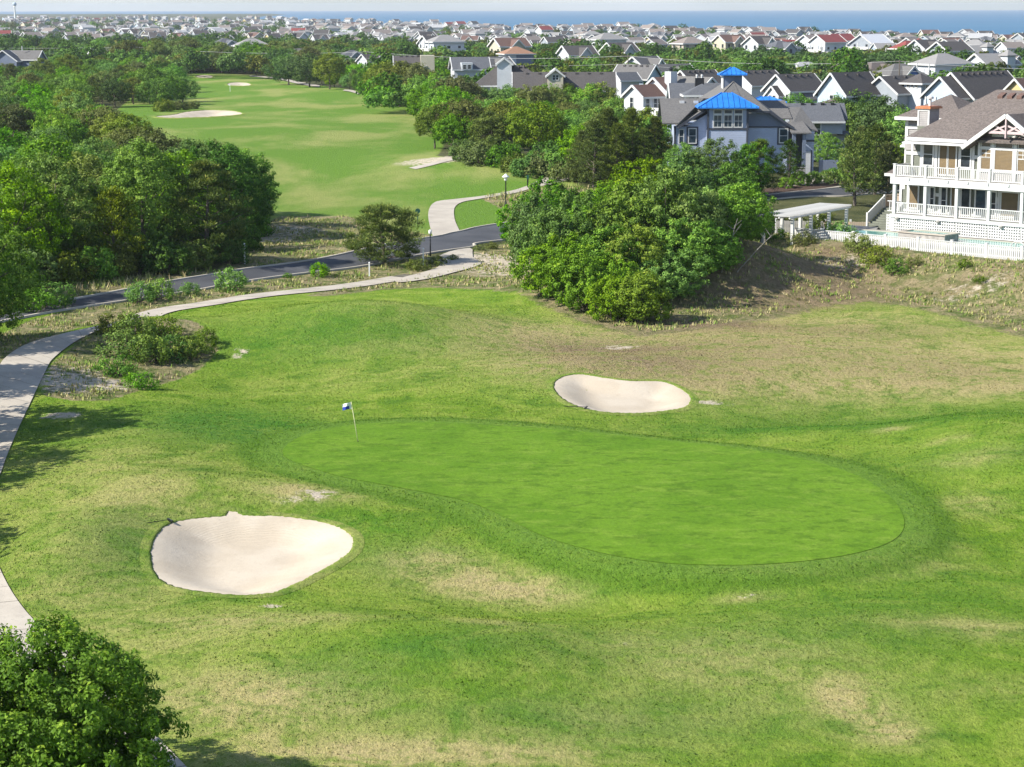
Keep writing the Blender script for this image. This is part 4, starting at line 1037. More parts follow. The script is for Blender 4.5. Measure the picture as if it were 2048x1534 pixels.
def ex_F(e, za):
    zt = za + 0.4
    wing(e, 'hip', 3.2, 7.2, -6.6, -2.6, -1.0, zt - 1.2, 1.3, 'grey_siding', 'roof_dark', ov=0.6)
    MB().box(3.14, 3.19, -6.55, -2.65, -1, zt - 1.3).build('side_wall', M['white_siding'], e)
    for i in range(3): window(e, 'l', 3.10, -3.6 - i * 0.95, zt - 2.3, 0.4, 0.6, bars=0)
    for zz in (zt - 3.3, zt - 6.0):
        for xx in (4.6, 5.9): window(e, 'f', xx, -6.64, zz, 0.85, 1.5)
    wing(e, 'hip', 7.2, 13, -5, 3, -1.0, zt - 2.6, 2.2, 'grey_siding', 'roof_dark', ov=0.5)
gable_house('tower_cottage', 'grey house with square lookout tower and white tower side', 1762, 153, 375, 7.6, 9.0, 2.7, 'grey_siding', 'roof_dark', vents=2, extra=ex_F, keep=8)
def ex_G(e, za):
    for y in (-3.0, -1.0, 1.0, 3.0): MB().box(-0.2, 0.05, y - 0.12, y + 0.12, -1, za - 3.3).build('porch_post', M['white_trim'], e)
    wing(e, 'gx', 3.0, 17, -4.4, 4.6, -1.0, za - 3.2, 3.85, 'grey_siding', 'roof_dark', ov=0.5, vents=8)
    MB().box(2.92, 2.97, -4.3, -3.4, -1, za - 3.4).build('side_wall', M['white_siding'], e)
    for xx in (4.2, 6.3, 8.2): window(e, 'f', xx, -4.44, za - 5.6, 0.9, 1.8)
    MB().box(5.0, 6.2, -4.75, -4.46, za - 6.6, za - 3.5).build('wall_bay', M['white_siding'], e)
gable_house('beach_house', 'pale house with white porch gable before a long dark roof', 1882, 154, 342, 7.0, 6.0, 3.0, 'pale_blue_siding', 'roof_dark', extra=ex_G, keep=9)
gable_house('beach_house', 'cream yellow gabled house with double white bargeboards', 2032, 158, 330, 6.4, 9, 2.9, 'yellow_siding', 'roof_brown', vents=2)
gable_house('beach_house', 'house with twin white gable peaks and brown grey roof', 1364, 141, 430, 6.6, 9, 2.5, 'white_siding', 'roof_dark', vents=5, extra=lambda e, za: wing(e, 'gx', -1.0, 2, -2.2, 2.2, -1, za - 2.9, 1.9, 'white_siding', 'roof_brown', ov=0.3))
gable_house('beach_house', 'brown roofed house right behind the blue cupola', 1478, 142, 425, 7.2, 10, 2.6, 'white_siding', 'roof_dark', vents=4)
# white house with brown roof, chimney and deck
wh, wb_ = house_root('chimney_house', 'white house with brown roof, white chimney and sun deck', 1268, 330, R40, keep=9)
wh['group'] = 'houses in the row behind the thicket'
zA = zrel(170, 330, wb_)
wing(wh, 'gx', 0, 4.6, -2.2, 2.2, -1.0, zA - 1.6, 1.6, 'white_siding', 'roof_brown', ov=0.35)
wing(wh, 'gx', 4.6, 11, -4.2, 4.2, -1.0, zA - 1.9, 3.0, 'white_siding', 'roof_brown', ov=0.4)
wing(wh, 'gy', 5.4, 12.6, -8.0, 2, -1.0, zA - 1.7, 2.9, 'pale_blue_siding', 'roof_grey', ov=0.4)
MB().box(5.6, 7.0, -2.6, -1.2, zA - 1.0, zA + 2.0).build('chimney', M['white_siding'], wh)
MB().lathe([(0.3, 0), (0.3, 0.35), (0.5, 0.4), (0.1, 0.7)], 8, (6.3, -1.9, zA + 2.0)).build('chimney_pot', M['black_metal'], wh)
for xx in (0.9, 2.6, 3.5): window(wh, 'f', xx, -2.24, zA - 3.9, 0.75, 1.9)
for xx in (6.8, 8.0): window(wh, 'f', xx, -8.04, zA - 3.8, 0.9, 1.5)
window(wh, 'l', -0.04, 0.4, zA - 3.6, 0.7, 1.6)
MB().box(-0.4, 5.2, -6.2, -2.3, zA - 4.6, zA - 4.35).build('deck', M['white_trim'], wh)
MB().box(-0.4, 5.2, -6.25, -6.15, zA - 4.35, zA - 3.4).build('deck_rail', M['white_trim'], wh)
MB().box(-0.45, -0.35, -6.2, -2.3, zA - 4.35, zA - 3.4).build('deck_rail', M['white_trim'], wh)
for xx in (0, 2.4, 4.8): MB().box(xx - 0.12, xx + 0.12, -6.1, -5.86, -1, zA - 4.6).build('deck_post', M['white_trim'], wh)
# turret-roofed house with a black chimney
tu, ub = house_root('turret_house', 'grey hip roofed pavilion with white window band and black chimney', 1404, 308, 0.0, keep=7)
tu['group'] = 'houses in the row behind the thicket'
zT = zrel(168, 308, ub)
wing(tu, 'hip', -2.4, 2.4, -2.4, 2.4, -1.0, zT - 1.3, 1.3, 'white_trim', 'roof_slate', ov=0.5)
for i in range(4): window(tu, 'f', -1.65 + i * 1.1, -2.43, zT - 2.25, 0.75, 0.75, bars=0)
wing(tu, 'gx', -4.2, 6, 2.5, 9, -1.0, zT - 2.4, 2.3, 'pale_blue_siding', 'roof_slate', ov=0.3)
MB().box(-0.7, 0.6, 3.0, 4.0, zT - 1, zT + 0.75).build('chimney', M['black_metal'], tu)
for xx in (-0.45, 0.3): MB().lathe([(0.14, 0), (0.14, 0.3), (0.2, 0.32), (0.12, 0.5)], 8, (xx, 3.5, zT + 0.75)).build('chimney_pot', M['white_trim'], tu)
# grey garage house
gi = empty('garage_house', (44.0, 300, 2.3)); tag(gi, 'grey house with slate shed roof over a band of windows', 'house', 'houses in the row behind the thicket')
KEEP_OUT += [(44, 302, 8), (40, 303, 5)]
MB().box(-3.6, 4.1, 0, 8, -1, 4.6).build('wall', M['grey_siding'], gi)
MB().box(-3.5, 3.4, -1.6, 0, 2.85, 4.6).build('bay_wall', M['grey_siding'], gi)
rr_ = MB().slab([(-4.2, -2.1, 4.65), (3.65, -2.1, 4.65), (3.65, 3.6, 7.0), (-4.2, 3.6, 7.0)]).slab([(3.66, 0.2, 4.9), (4.4, 0.2, 4.9), (4.4, 3.6, 7.02), (3.66, 3.6, 7.02)]).slab([(-4.2, 3.6, 7.0), (4.4, 3.6, 7.0), (4.4, 8.5, 4.6), (-4.2, 8.5, 4.6)]).build('roof', M['roof_slate'], gi)
for i in range(4): MB().box(-2.0 + i * 1.45, -1.5 + i * 1.45, 2.9, 3.3, 6.65, 7.05).build('roof_vent', M['black_metal'], rr_)
MB().box(-4.2, 3.7, -2.2, -2.1, 4.4, 4.66).build('fascia', M['white_trim'], gi)
for i in range(3): window(gi, 'f', -2.7 + i * 1.25, -1.63, 2.95 if i < 2 else 2.75, 0.85, 1.45 if i < 2 else 1.6)
MB().box(-3.6, 4.2, -0.12, -0.02, 2.55, 2.75).build('fascia', M['white_trim'], gi)
MB().slab([(2.8, -1.0, 2.75), (4.5, -1.0, 2.75), (4.5, 0, 3.2), (2.8, 0, 3.2)]).build('porch_roof', M['roof_slate'], gi)
MB().box(-1.6, 3.6, -0.08, -0.02, -0.5, 1.5).build('garage_door', M['white_trim'], gi)
for xx in (1.0, 2.6): MB().box(xx - 0.55, xx + 0.55, -0.1, -0.085, 0.0, 1.2).build('door_panel', M['pale_blue_siding'], gi)
# long shingled building with two white dormer towers
lb, l0 = house_root('long_building', 'long grey shingled building with two white dormer towers', 1090, 432, 0.0, cat='building', keep=9)
for px_ in (960, 1000, 1040, 1130, 1170, 1210): KEEP_OUT.append((on_y(px_, 150, 432)[0], 434, 8.5))
def lx(px_, d=432): return on_y(px_, 150, d)[0] - on_y(1090, 150, 432)[0]
z1_ = zrel(132, 432, l0); z2_ = zrel(147, 420, l0)
wing(lb, 'hip', lx(952), lx(1092), 0, 9, -1, z1_ - 3.6, 3.6, 'grey_siding', 'roof_dark', ov=0.5, vents=0)
wing(lb, 'gx', lx(1030), lx(1226), -7, 2, -1, z2_ - 3.2, 3.2, 'grey_siding', 'roof_dark', ov=0.5, vents=7)
wing(lb, 'gy', lx(995), lx(1024), -2.2, 5, -1, zrel(127, 430, l0), 1.15, 'white_siding', 'roof_pale', ov=0.25)
wing(lb, 'gy', lx(1095), lx(1125), -8.6, -1, -1, zrel(151, 420, l0), 1.2, 'cream_siding', 'roof_pale', ov=0.35)
for xx in (1107, 1113): window(lb, 'f', lx(xx), -8.63, zrel(161, 420, l0), 0.55, 0.95)
for i in range(6): MB().box(lx(1016 + i * 11), lx(1018 + i * 11), 3.6, 4.0, z1_ - 0.5, z1_ + 0.1).build('roof_vent', M['black_metal'], lb)
gable_house('cottage', 'grey roofed house with white dormer box behind the oak thicket', 906, 114, 485, 7.5, 8, 2.4, 'white_siding', 'roof_slate', rz=math.radians(8), extra=lambda e, za: (MB().box(1.6, 4.2, -4.6, -1.0, za - 3.0, za - 1.2).build('dormer', M['white_siding'], e), [window(e, 'f', 2.3 + i * 1.1, -4.63, za - 2.6, 0.7, 0.9) for i in range(2)]))
gable_house('cottage', 'low house with long dark roof and cream end block', 792, 111, 520, 8.5, 7, 2.2, 'grey_siding', 'roof_dark', rz=math.radians(4), vents=4, extra=lambda e, za: MB().box(6.2, 9.6, -4.6, 2, -1, za + 0.1).build('end_block', M['cream_siding'], e))
o_, ob = house_root('cottage', 'house with orange hipped roof among dark trees', 1032, 655, 0.3, keep=8); zo = zrel(93, 655, ob)
wing(o_, 'hip', -4.4, 4.6, -4, 4, -1, zo - 1.9, 1.9, 'white_siding', 'roof_orange', ov=0.6); MB().box(-1, 4.5, -4.1, -4.02, 0.4, zo - 2.3).build('painted_wall_shade', M['slate_siding'], o_)  # dark panel over the white wall paints its shade
gable_house('cottage', 'grey roofed house with pale blue end gable beside the long building', 1240, 129, 452, 7.5, 8, 2.6, 'pale_blue_siding', 'roof_grey', rz=math.radians(-28), vents=5)
gable_house('cottage', 'small white gabled annex with dark roof by the thicket', 1234, 145, 440, 3.4, 4.5, 1.3, 'white_siding', 'roof_slate', rz=math.radians(30))
# house at the edge of the left wood
e_, za = gable_house('gabled_house', 'slate blue house with white bargeboards above the wood', 11, 99, 640, 8.6, 4, 3.0, 'slate_siding', 'roof_slate', rz=math.radians(78), keep=7, group=None, extra=lambda e, za: wing(e, 'gy', 3.4, 9.5, -9.5, 2.0, -1, za - 2.6, 2.45, 'slate_siding', 'roof_grey', ov=0.4))
KEEP_OUT += [(on_y(45, 120, 640)[0], 646, 7), (on_y(80, 120, 640)[0], 644, 6)]
wing(e_, 'gx', -3.6, -0.2, 2.0, 4.6, -1, za - 5.2, 2.6, 'white_siding', 'roof_dark', ov=0.2)
MB().tube([(5, -4, za - 0.2), (5, -4, za + 1.2)], 0.14).build('flue', M['white_trim'], e_)
# ---------------------------------------------------------------- the big house with two decks
HZ = float(HP[2])
dh = empty('deck_house', (HP[0], HP[1], HZ), H_ROT); tag(dh, 'large shingled beach house with two white railed decks above the pool', 'house')
for a_, c_ in ((3, 6), (9, 6), (15, 6), (0, 12), (7, 13), (14, 12), (-3, 10)): KEEP_OUT.append((*house_xy(a_, c_), 6))
U1 = 19.0
# skirt lattice, one panel per bay
def lattice(u0, u1, z0, z1, v, root):
    b = MB(); p = 0.235; w = 0.115
    n = int((u1 - u0) / p)
    for i in range(n + 1): b.box(u0 + i * p, min(u0 + i * p + w, u1), v, v + 0.02, z0, z1)
    m_ = int((z1 - z0) / p)
    for j in range(m_ + 1): b.box(u0, u1, v - 0.021, v - 0.001, z0 + j * p, min(z0 + j * p + w, z1))
    return tag(b.build('lattice', M['white_trim'], root), kind='stuff')
posts_u = [0.0 + 3.165 * i for i in range(7)]
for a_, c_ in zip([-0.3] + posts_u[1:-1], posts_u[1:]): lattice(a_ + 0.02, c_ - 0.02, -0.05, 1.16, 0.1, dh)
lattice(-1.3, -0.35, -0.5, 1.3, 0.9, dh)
MB().box(-0.3, U1, 0.5, 2.4, -0.6, 1.1).build('underdeck_shade', M['black_metal'], dh)  # black box paints the dark under the deck behind the lattice
MB().box(-0.35, U1, 0.0, 2.7, 1.17, 1.47).build('lower_deck', M['white_trim'], dh)
MB().box(-0.35, U1, -0.12, 2.7, 4.14, 4.75).build('upper_deck', M['white_trim'], dh)
MB().box(-0.3, U1, -0.02, 2.65, 1.475, 1.50).build('deck_boards', M['deck_grey'], dh)
MB().box(-0.3, U1, -0.02, 2.65, 4.755, 4.78).build('deck_boards', M['deck_grey'], dh)
for u in posts_u:
    MB().box(u - 0.14, u + 0.14, 0.0, 0.28, 1.5, 4.14).build('deck_post', M['white_trim'], dh)
    p_ = MB().box(u - 0.12, u + 0.12, -0.06, 0.18, 4.78, 5.84).build('rail_post', M['white_trim'], dh)
    MB().box(u - 0.16, u + 0.16, -0.10, 0.22, 5.842, 5.9).build('post_cap', M['white_trim'], p_)
BAL = MB().box(-0.03, 0.03, -0.03, 0.03, 0, 0.82).mesh('baluster', M['white_trim'])
def railing(u0, u1, z, v0, v1=None):
    """rail with balusters from (u0,v0) to (u1,v1); z is the floor"""
    v1 = v0 if v1 is None else v1
    e = MB(); a, c = Vector((u0, v0, 0)), Vector((u1, v1, 0))
    e.beam((u0, v0, z + 0.98), (u1, v1, z + 0.98), 0.12, 0.07); e.beam((u0, v0, z + 0.11), (u1, v1, z + 0.11), 0.07, 0.08)
    o = e.build('railing', M['white_trim'], dh)
    n = max(2, int((c - a).length / 0.19))
    for i in range(1, n):
        q = a.lerp(c, i / n); q.z = z + 0.13
        k_ = link('baluster', BAL, o); k_.location = q; k_.rotation_euler = (0, 0, math.atan2(v1 - v0, u1 - u0))
for a_, c_ in zip(posts_u, posts_u[1:]):
    railing(a_ + 0.15, c_ - 0.15, 1.5, 0.14); railing(a_ + 0.13, c_ - 0.13, 4.78, 0.05)
railing(-0.1, -0.1, 4.78, 0.2, 2.5); railing(-0.1, -0.1, 1.5, 0.3, 1.2); railing(-1.25, -0.3, 1.5, 0.95)
for i in range(9):
    u = 1.55 + i * 1.58 * 1.25
    MB().box(u - 0.08, u + 0.08, -0.2, -0.121, 4.5, 4.72).build('rail_bracket', M['white_trim'], dh)
# walls
WV = 2.6
MB().box(-0.6, U1, WV, 11, 1.47, 4.14).build('wall', M['wall_shingle_green'], dh)
MB().box(-0.6, U1, WV, 11, 4.75, 8.15).build('wall', M['wall_shingle_green'], dh)
MB().box(-0.7, 0.45, WV - 0.06, WV - 0.005, 6.95, 8.0).build('wall_panel', M['wall_shingle_grey'], dh)
tr_ = MB()
for u0, u1, z0, z1 in [(0.0, 0.22, 4.78, 8.1), (0.95, 1.16, 4.78, 8.0), (2.42, 2.72, 4.78, 8.0), (4.85, 5.05, 4.78, 8.0), (6.15, 6.45, 4.78, 8.0), (-0.6, 6.6, 7.72, 8.12), (-0.6, 1.2, 6.55, 6.85), (6.4, 7.2, 6.5, 6.8), (13.2, 14.2, 6.5, 6.8), (7.0, 7.22, 4.78, 8.7), (13.1, 13.3, 4.78, 8.0),
                       (-0.3, 0.0, 1.5, 4.14), (0.75, 0.95, 1.5, 4.1), (1.9, 2.1, 1.5, 4.1), (3.0, 3.2, 1.5, 4.1), (-0.6, U1, 3.85, 4.13), (2.1, 3.1, 3.0, 3.3), (7.5, 8.9, 2.75, 3.3), (6.9, 7.1, 1.5, 4.1), (8.9, 9.1, 1.5, 4.1), (-0.6, U1, 1.48, 1.7)]:
    tr_.box(u0, u1, WV - 0.09 - 0.003 * (len(tr_.f) % 7), WV - 0.01, z0, z1)
tr_.build('wall_trim', M['white_trim'], dh)
def hw(u, z, w, h, pane='glass_dark', bars=1): window(dh, 'f', u, WV - 0.1, z, w, h, 'white_trim', pane, bars, 0.13)
hw(1.8, 5.75, 0.92, 1.85, 'glass_dark', 1)
hw(3.35, 5.0, 0.72, 2.5, 'blind_tan', 0); hw(4.25, 5.0, 0.72, 2.5, 'blind_tan', 0)
hw(5.6, 5.75, 0.90, 1.85, 'glass_dark', 1)
hw(0.45, 1.9, 0.85, 1.9, 'blind_tan', 0); hw(2.35, 1.85, 0.35, 1.9); hw(3.55, 1.6, 0.45, 2.2)
hw(4.75, 1.6, 0.8, 2.3, 'blind_tan', 0); hw(5.75, 1.6, 0.8, 2.3, 'glass_dark', 0)
hw(7.25, 1.6, 0.95, 2.2, 'glass_blue', 0); hw(8.45, 1.75, 0.55, 1.95, 'glass_dark', 1)
hw(10.1, 1.75, 1.6, 2.0, 'blind_tan', 0); hw(11.7, 1.75, 0.7, 2.0, 'glass_dark', 1); hw(13.6, 1.75, 1.2, 2.0, 'blind_tan', 1)
# projecting gabled bay with the big windows
MB().box(7.0, 13.5, WV - 0.45, WV - 0.10, 4.78, 8.3).build('bay_wall', M['wall_shingle_grey'], dh)
MB().poly([(6.9, WV - 0.44, 8.2), (13.6, WV - 0.44, 8.2), (10.26, WV - 0.44, 10.25)]).build('gable_wall', M['wall_shingle_grey'], dh)
bt = MB(); V0 = WV - 0.56
for u0, u1, z0, z1 in [(7.05, 7.3, 4.78, 8.3), (8.36, 8.66, 4.78, 8.75), (10.5, 10.82, 4.78, 8.75), (12.0, 12.3, 4.78, 8.3), (7.3, 8.36, 7.45, 7.62), (8.66, 10.5, 7.42, 7.60), (10.82, 12.0, 7.45, 7.62), (8.36, 10.82, 8.5, 8.76), (7.05, 8.36, 8.02, 8.2), (10.82, 12.3, 8.02, 8.2), (7.3, 12.0, 5.45, 5.66)]:
    bt.box(u0, u1, V0 - 0.002 * (len(bt.f) % 5), WV - 0.43, z0, z1)
bt.build('bay_trim', M['white_trim'], dh)
def bw(u, z, w, h, pane, bars=0): window(dh, 'f', u, WV - 0.5, z, w, h, 'white_trim', pane, bars, 0.06)
bw(9.58, 5.72, 1.68, 1.66, 'blind_tan'); bw(9.58, 7.62, 1.6, 0.85, 'glass_dark')
for u in (7.85, 11.42): bw(u, 5.72, 0.9, 0.95, 'blind_tan'); bw(u, 6.76, 0.9, 0.62, 'blind_tan', 2); bw(u, 7.64, 0.85, 0.36, 'glass_dark')
# roofs
gr = MB()
gr.slab([(6.1, 1.1, 7.62), (10.26, 1.1, 10.5), (10.26, 9, 10.5), (6.1, 9, 7.62)], 0.22); gr.slab([(10.26, 1.1, 10.5), (14.42, 1.1, 7.62), (14.42, 9, 7.62), (10.26, 9, 10.5)], 0.22)
gr.build('gable_roof', M['roof_brown_grey'], dh)
gt = MB().beam((6.05, 1.03, 7.50), (10.26, 1.03, 10.42), 0.14, 0.34).beam((14.47, 1.03, 7.50), (10.26, 1.03, 10.42), 0.14, 0.34); gt.build('bargeboard', M['white_trim'], dh)
tt_ = MB()
tt_.beam((8.6, 1.16, 8.95), (11.9, 1.16, 8.95), 0.10, 0.22).beam((10.26, 1.14, 8.5), (10.26, 1.14, 10.2), 0.12, 0.26)
for s in (-1, 1):
    tt_.beam((10.26 + s * 0.1, 1.18, 9.0), (10.26 + s * 1.15, 1.18, 9.55), 0.09, 0.16); tt_.beam((10.26 + s * 1.55, 1.20, 9.0), (10.26 + s * 0.05, 1.20, 9.55), 0.08, 0.14)
tt_.build('gable_truss', M['pink_trim'], dh)
mr = MB(); ex, ev, ez, rz_ = 0.1, 1.5, 8.2, 12.25
mr.slab([(ex, ev, ez), (U1 + 1, ev, ez), (U1 - 4, 8.2, rz_), (5.0, 8.2, rz_)], 0.2); mr.slab([(ex, 15, ez), (ex, ev, ez), (5.0, 8.2, rz_)], 0.2); mr.slab([(U1 + 1, 15, ez), (ex, 15, ez), (5.0, 8.2, rz_), (U1 - 4, 8.2, rz_)], 0.2)
mro = mr.build('roof', M['roof_brown_grey'], dh)
MB().box(ex - 0.05, 6.3, ev - 0.12, ev - 0.01, ez - 0.32, ez - 0.02).build('fascia', M['white_trim'], dh)
MB().slab([(0.0, 1.0, 7.75), (6.2, 1.0, 7.75), (6.2, 2.6, 7.98), (0.0, 2.6, 7.98)], 0.12).build('deck_awning', M['white_trim'], dh)
for i in range(3):
    u = 5.8 + i * 0.95
    MB().hexa([(u, 7.0, 11.45), (u + 0.5, 7.0, 11.45), (u + 0.5, 7.7, 11.85), (u, 7.7, 11.85), (u, 7.0, 11.78), (u + 0.5, 7.0, 11.78), (u + 0.5, 7.7, 12.05), (u, 7.7, 12.05)]).build('roof_vent', M['roof_brown'], mro)
# rear left wing with its own hip roof
wing(dh, 'hip', -5.3, 0.5, 9.7, 15.5, 0.0, 9.85, 1.65, 'wall_shingle_grey', 'roof_brown_grey', ov=0.7)
MB().box(-5.3, -0.6, 9.62, 9.68, 8.35, 8.65).box(-5.32, -5.0, 9.61, 9.68, 0, 9.6).box(-3.6, -3.35, 9.61, 9.68, 6, 9.6).build('wall_trim', M['white_trim'], dh)
window(dh, 'f', -2.6, 9.66, 8.75, 0.9, 0.75, bars=0); window(dh, 'f', -2.6, 9.66, 6.5, 0.9, 1.7)
MB().slab([(-3.2, 3.4, 4.7), (0.0, 3.4, 4.7), (0.0, 6.6, 6.4), (-1.4, 6.6, 6.4)], 0.18).slab([(-3.2, 9.5, 4.7), (-3.2, 3.4, 4.7), (-1.4, 6.6, 6.4), (-1.4, 9.5, 6.4)], 0.18).build('side_roof', M['roof_brown_grey'], dh)
MB().box(-3.25, 0.0, 3.28, 3.38, 4.45, 4.69).build('fascia', M['white_trim'], dh)
MB().box(-1.9, -0.55, 4.0, 11, 0.0, 4.6).build('side_wall', M['wall_shingle_green'], dh)
MB().box(-1.95, -0.6, 3.92, 3.99, 3.3, 3.75).box(-2.0, -1.75, 3.91, 3.99, 0, 4.5).build('wall_trim', M['white_trim'], dh)
MB().slab([(-1.3, 2.7, 7.3), (0.3, 2.7, 7.3), (0.3, 4.5, 7.9), (-1.3, 4.5, 7.9)], 0.15).build('side_gable_roof', M['white_trim'], dh)
ch = MB().box(-1.0, 0.18, 5.0, 6.6, 4.5, 10.5).build('chimney', M['wall_shingle_grey'], dh)
MB().box(-1.02, 0.2, 4.98, 6.62, 4.6, 8.95).build('chimney_base', M['wall_shingle_green'], ch)
c_ = MB()
for u0 in (-1.03, 0.05):
    c_.box(u0, u0 + 0.16, 4.95, 4.99, 8.96, 10.5)
c_.box(-0.87, 0.05, 4.95, 4.99, 10.3, 10.5); c_.build('chimney_trim', M['white_trim'], ch)
MB().box(-1.2, 0.38, 4.8, 6.8, 10.5, 10.68).box(-1.1, 0.28, 4.9, 6.7, 10.68, 10.74).build('chimney_cap', M['copper'], ch)
MB().lathe([(0.14, 0), (0.14, 0.6), (0.32, 0.65), (0.30, 0.8), (0.06, 0.95)], 10, (-0.3, 5.8, 10.74)).build('flue', M['white_trim'], ch)
for u in (0.4, 4.6, 10.8):
    MB().lathe([(0.05, 0), (0.16, 0.05), (0.2, 0.16), (0.1, 0.26), (0.02, 0.27)], 8, (u, -0.02, 0.95)).build('deck_light', M['deck_grey'], dh)
# stairs on the left
st = MB()
for i in range(8):
    st.box(-4.1, -1.7, 2.2 + i * 0.33, 2.2 + i * 0.33 + 0.36, -0.9, 0.18 * (i + 1))
st.build('stair', M['wall_shingle_green'], dh)
MB().box(-4.1, -0.4, 4.86, 6.2, 1.2, 1.46).build('landing', M['deck_grey'], dh)
for u in (-4.2, -1.6):
    MB().beam((u, 2.2, 1.05), (u, 4.9, 2.5), 0.12, 0.1).beam((u, 2.3, 0.55), (u, 4.9, 1.95), 0.05, 0.7).box(u - 0.08, u + 0.08, 2.1, 2.26, -0.3, 1.15).box(u - 0.08, u + 0.08, 4.8, 4.96, -0.3, 2.6).build('stair_rail', M['white_trim'], dh)
MB().beam((-4.2, 4.9, 2.5), (-4.2, 8.2, 2.5), 0.12, 0.1).box(-4.23, -4.17, 4.9, 8.2, 1.5, 2.4).beam((-4.2, 6.2, 2.55), (-1.9, 6.2, 2.55), 0.12, 0.1).box(-4.2, -1.9, 6.17, 6.23, 1.5, 2.45).build('landing_rail', M['weathered_wood'], dh)

# ---------------------------------------------------------------- pool terrace
def hl(u, v): return house_xy(u, v)
FENCE_V = -7.6
DECKP = np.array([hl(u, v) for u, v in [(-7.5, -2.0), (-6.5, -4.5), (-4, -6.4), (0, -7.2), (20, -7.2), (20, 0.4), (-2.0, 0.4), (-3, 2.2), (-6.5, 2.0)]])
zdeck = HZ - 0.1
k_ = draped('pool_terrace', DECKP, 0.0, M['pool_deck'], 1.5, zfun=lambda x, y: np.full(len(x), zdeck)); tag(k_, kind='structure')
bsk = MB()
for i in range(len(DECKP)):
    p, q = DECKP[i], DECKP[(i + 1) % len(DECKP)]
    bsk.poly([(p[0], p[1], zdeck), (q[0], q[1], zdeck), (q[0], q[1], zdeck - 1.2), (p[0], p[1], zdeck - 1.2)])
bsk.build('terrace_edge', M['pool_deck'], k_)
k = NT('pool_water')
col = k.mix(k.remap(k.noise(0.8, 4), 0.35, 0.65), (0.100, 0.300, 0.250), (0.150, 0.380, 0.330))
k.bump(k.noise(3.0, 4), 0.3, 0.02); k.fin(col, 0.06, 0.5)
PL_ = smooth_closed(np.array([hl(u, v) for u, v in [(-4.6, -2.6), (-3.2, -1.2), (0, -0.9), (5, -1.0), (10, -1.0), (15, -1.0), (18, -2), (18, -5.2), (14, -5.6), (8, -5.3), (2, -4.9), (-3, -4.4)]]), 5)
pool = tag(draped('swimming_pool', PL_, 0.0, M['pool_water'], 1.2, zfun=lambda x, y: np.full(len(x), zdeck + 0.02)), kind='structure')
cop = MB(); Po_ = offset_poly(PL_, 0.35)
for i in range(len(PL_)):
    j = (i + 1) % len(PL_)
    p, q, r_, s_ = PL_[i], PL_[j], Po_[j], Po_[i]
    cop.hexa([(p[0], p[1], zdeck + 0.005), (q[0], q[1], zdeck + 0.005), (r_[0], r_[1], zdeck + 0.005), (s_[0], s_[1], zdeck + 0.005), (p[0], p[1], zdeck + 0.07), (q[0], q[1], zdeck + 0.07), (r_[0], r_[1], zdeck + 0.07), (s_[0], s_[1], zdeck + 0.07)])
cop.build('coping', M['concrete'], pool)
spa = empty('raised_spa', (*hl(6.2, -4.0), zdeck), H_ROT); tag(spa, 'raised stone hot tub box at the pool edge', 'hot tub')
MB().box(-2.3, 2.3, -1.1, 1.1, 0, 0.62).build('stone_surround', M['stone'], spa)
MB().box(-2.4, 2.4, -1.2, -0.8, 0.625, 0.72).box(-2.4, 2.4, 0.8, 1.2, 0.625, 0.72).box(-2.4, -2.0, -0.8, 0.8, 0.625, 0.72).box(2.0, 2.4, -0.8, 0.8, 0.625, 0.72).build('rim', M['concrete'], spa)
MB().box(-1.99, 1.99, -0.79, 0.79, 0.625, 0.66).build('water', M['pool_water'], spa)
lad = empty('pool_ladder', (*hl(16.6, -5.8), zdeck), H_ROT); tag(lad, 'white curved pool hand rail beside the picket fence', 'hand rail')
for v in (-0.35, 0.35): MB().tube([(-1.2, v, -0.1), (-1.15, v, 0.55), (-0.8, v, 0.85), (-0.3, v, 0.8), (0.6, v, 0.1)], 0.05, 7).build('rail', M['white_trim'], lad, True)
# picket fence
pf = empty('picket_fence', (*hl(0, FENCE_V), HZ - 0.72), H_ROT); tag(pf, 'white picket fence in front of the swimming pool', 'fence')
PK = MB().box(-0.062, 0.062, -0.015, 0.015, 0.0, 1.10).mesh('picket', M['white_trim'])
F0, F1 = -5.5, 20.5
n = int((F1 - F0) / 0.185)
for i in range(n):
    o = link('picket', PK, pf); o.location = (F0 + (i + 0.5) * 0.185, 0, rnd.uniform(-0.015, 0.015)); o.rotation_euler = (0, rnd.uniform(-0.012, 0.012), 0)
MB().box(F0, F1, 0.016, 0.07, 0.25, 0.36).build('rail', M['white_trim'], pf); MB().box(F0, F1, 0.016, 0.07, 0.85, 0.96).build('rail', M['white_trim'], pf)
MB().box(F0, F1, -0.06, 0.09, 1.115, 1.165).build('top_rail', M['white_trim'], pf)
for i in range(9):
    u = F0 + i * (F1 - F0) / 8
    p_ = MB().box(u - 0.1, u + 0.1, -0.04, 0.16, -0.8, 1.24).build('post', M['white_trim'], pf)
    MB().box(u - 0.13, u + 0.13, -0.07, 0.19, 1.242, 1.3).build('post_cap', M['white_trim'], p_)
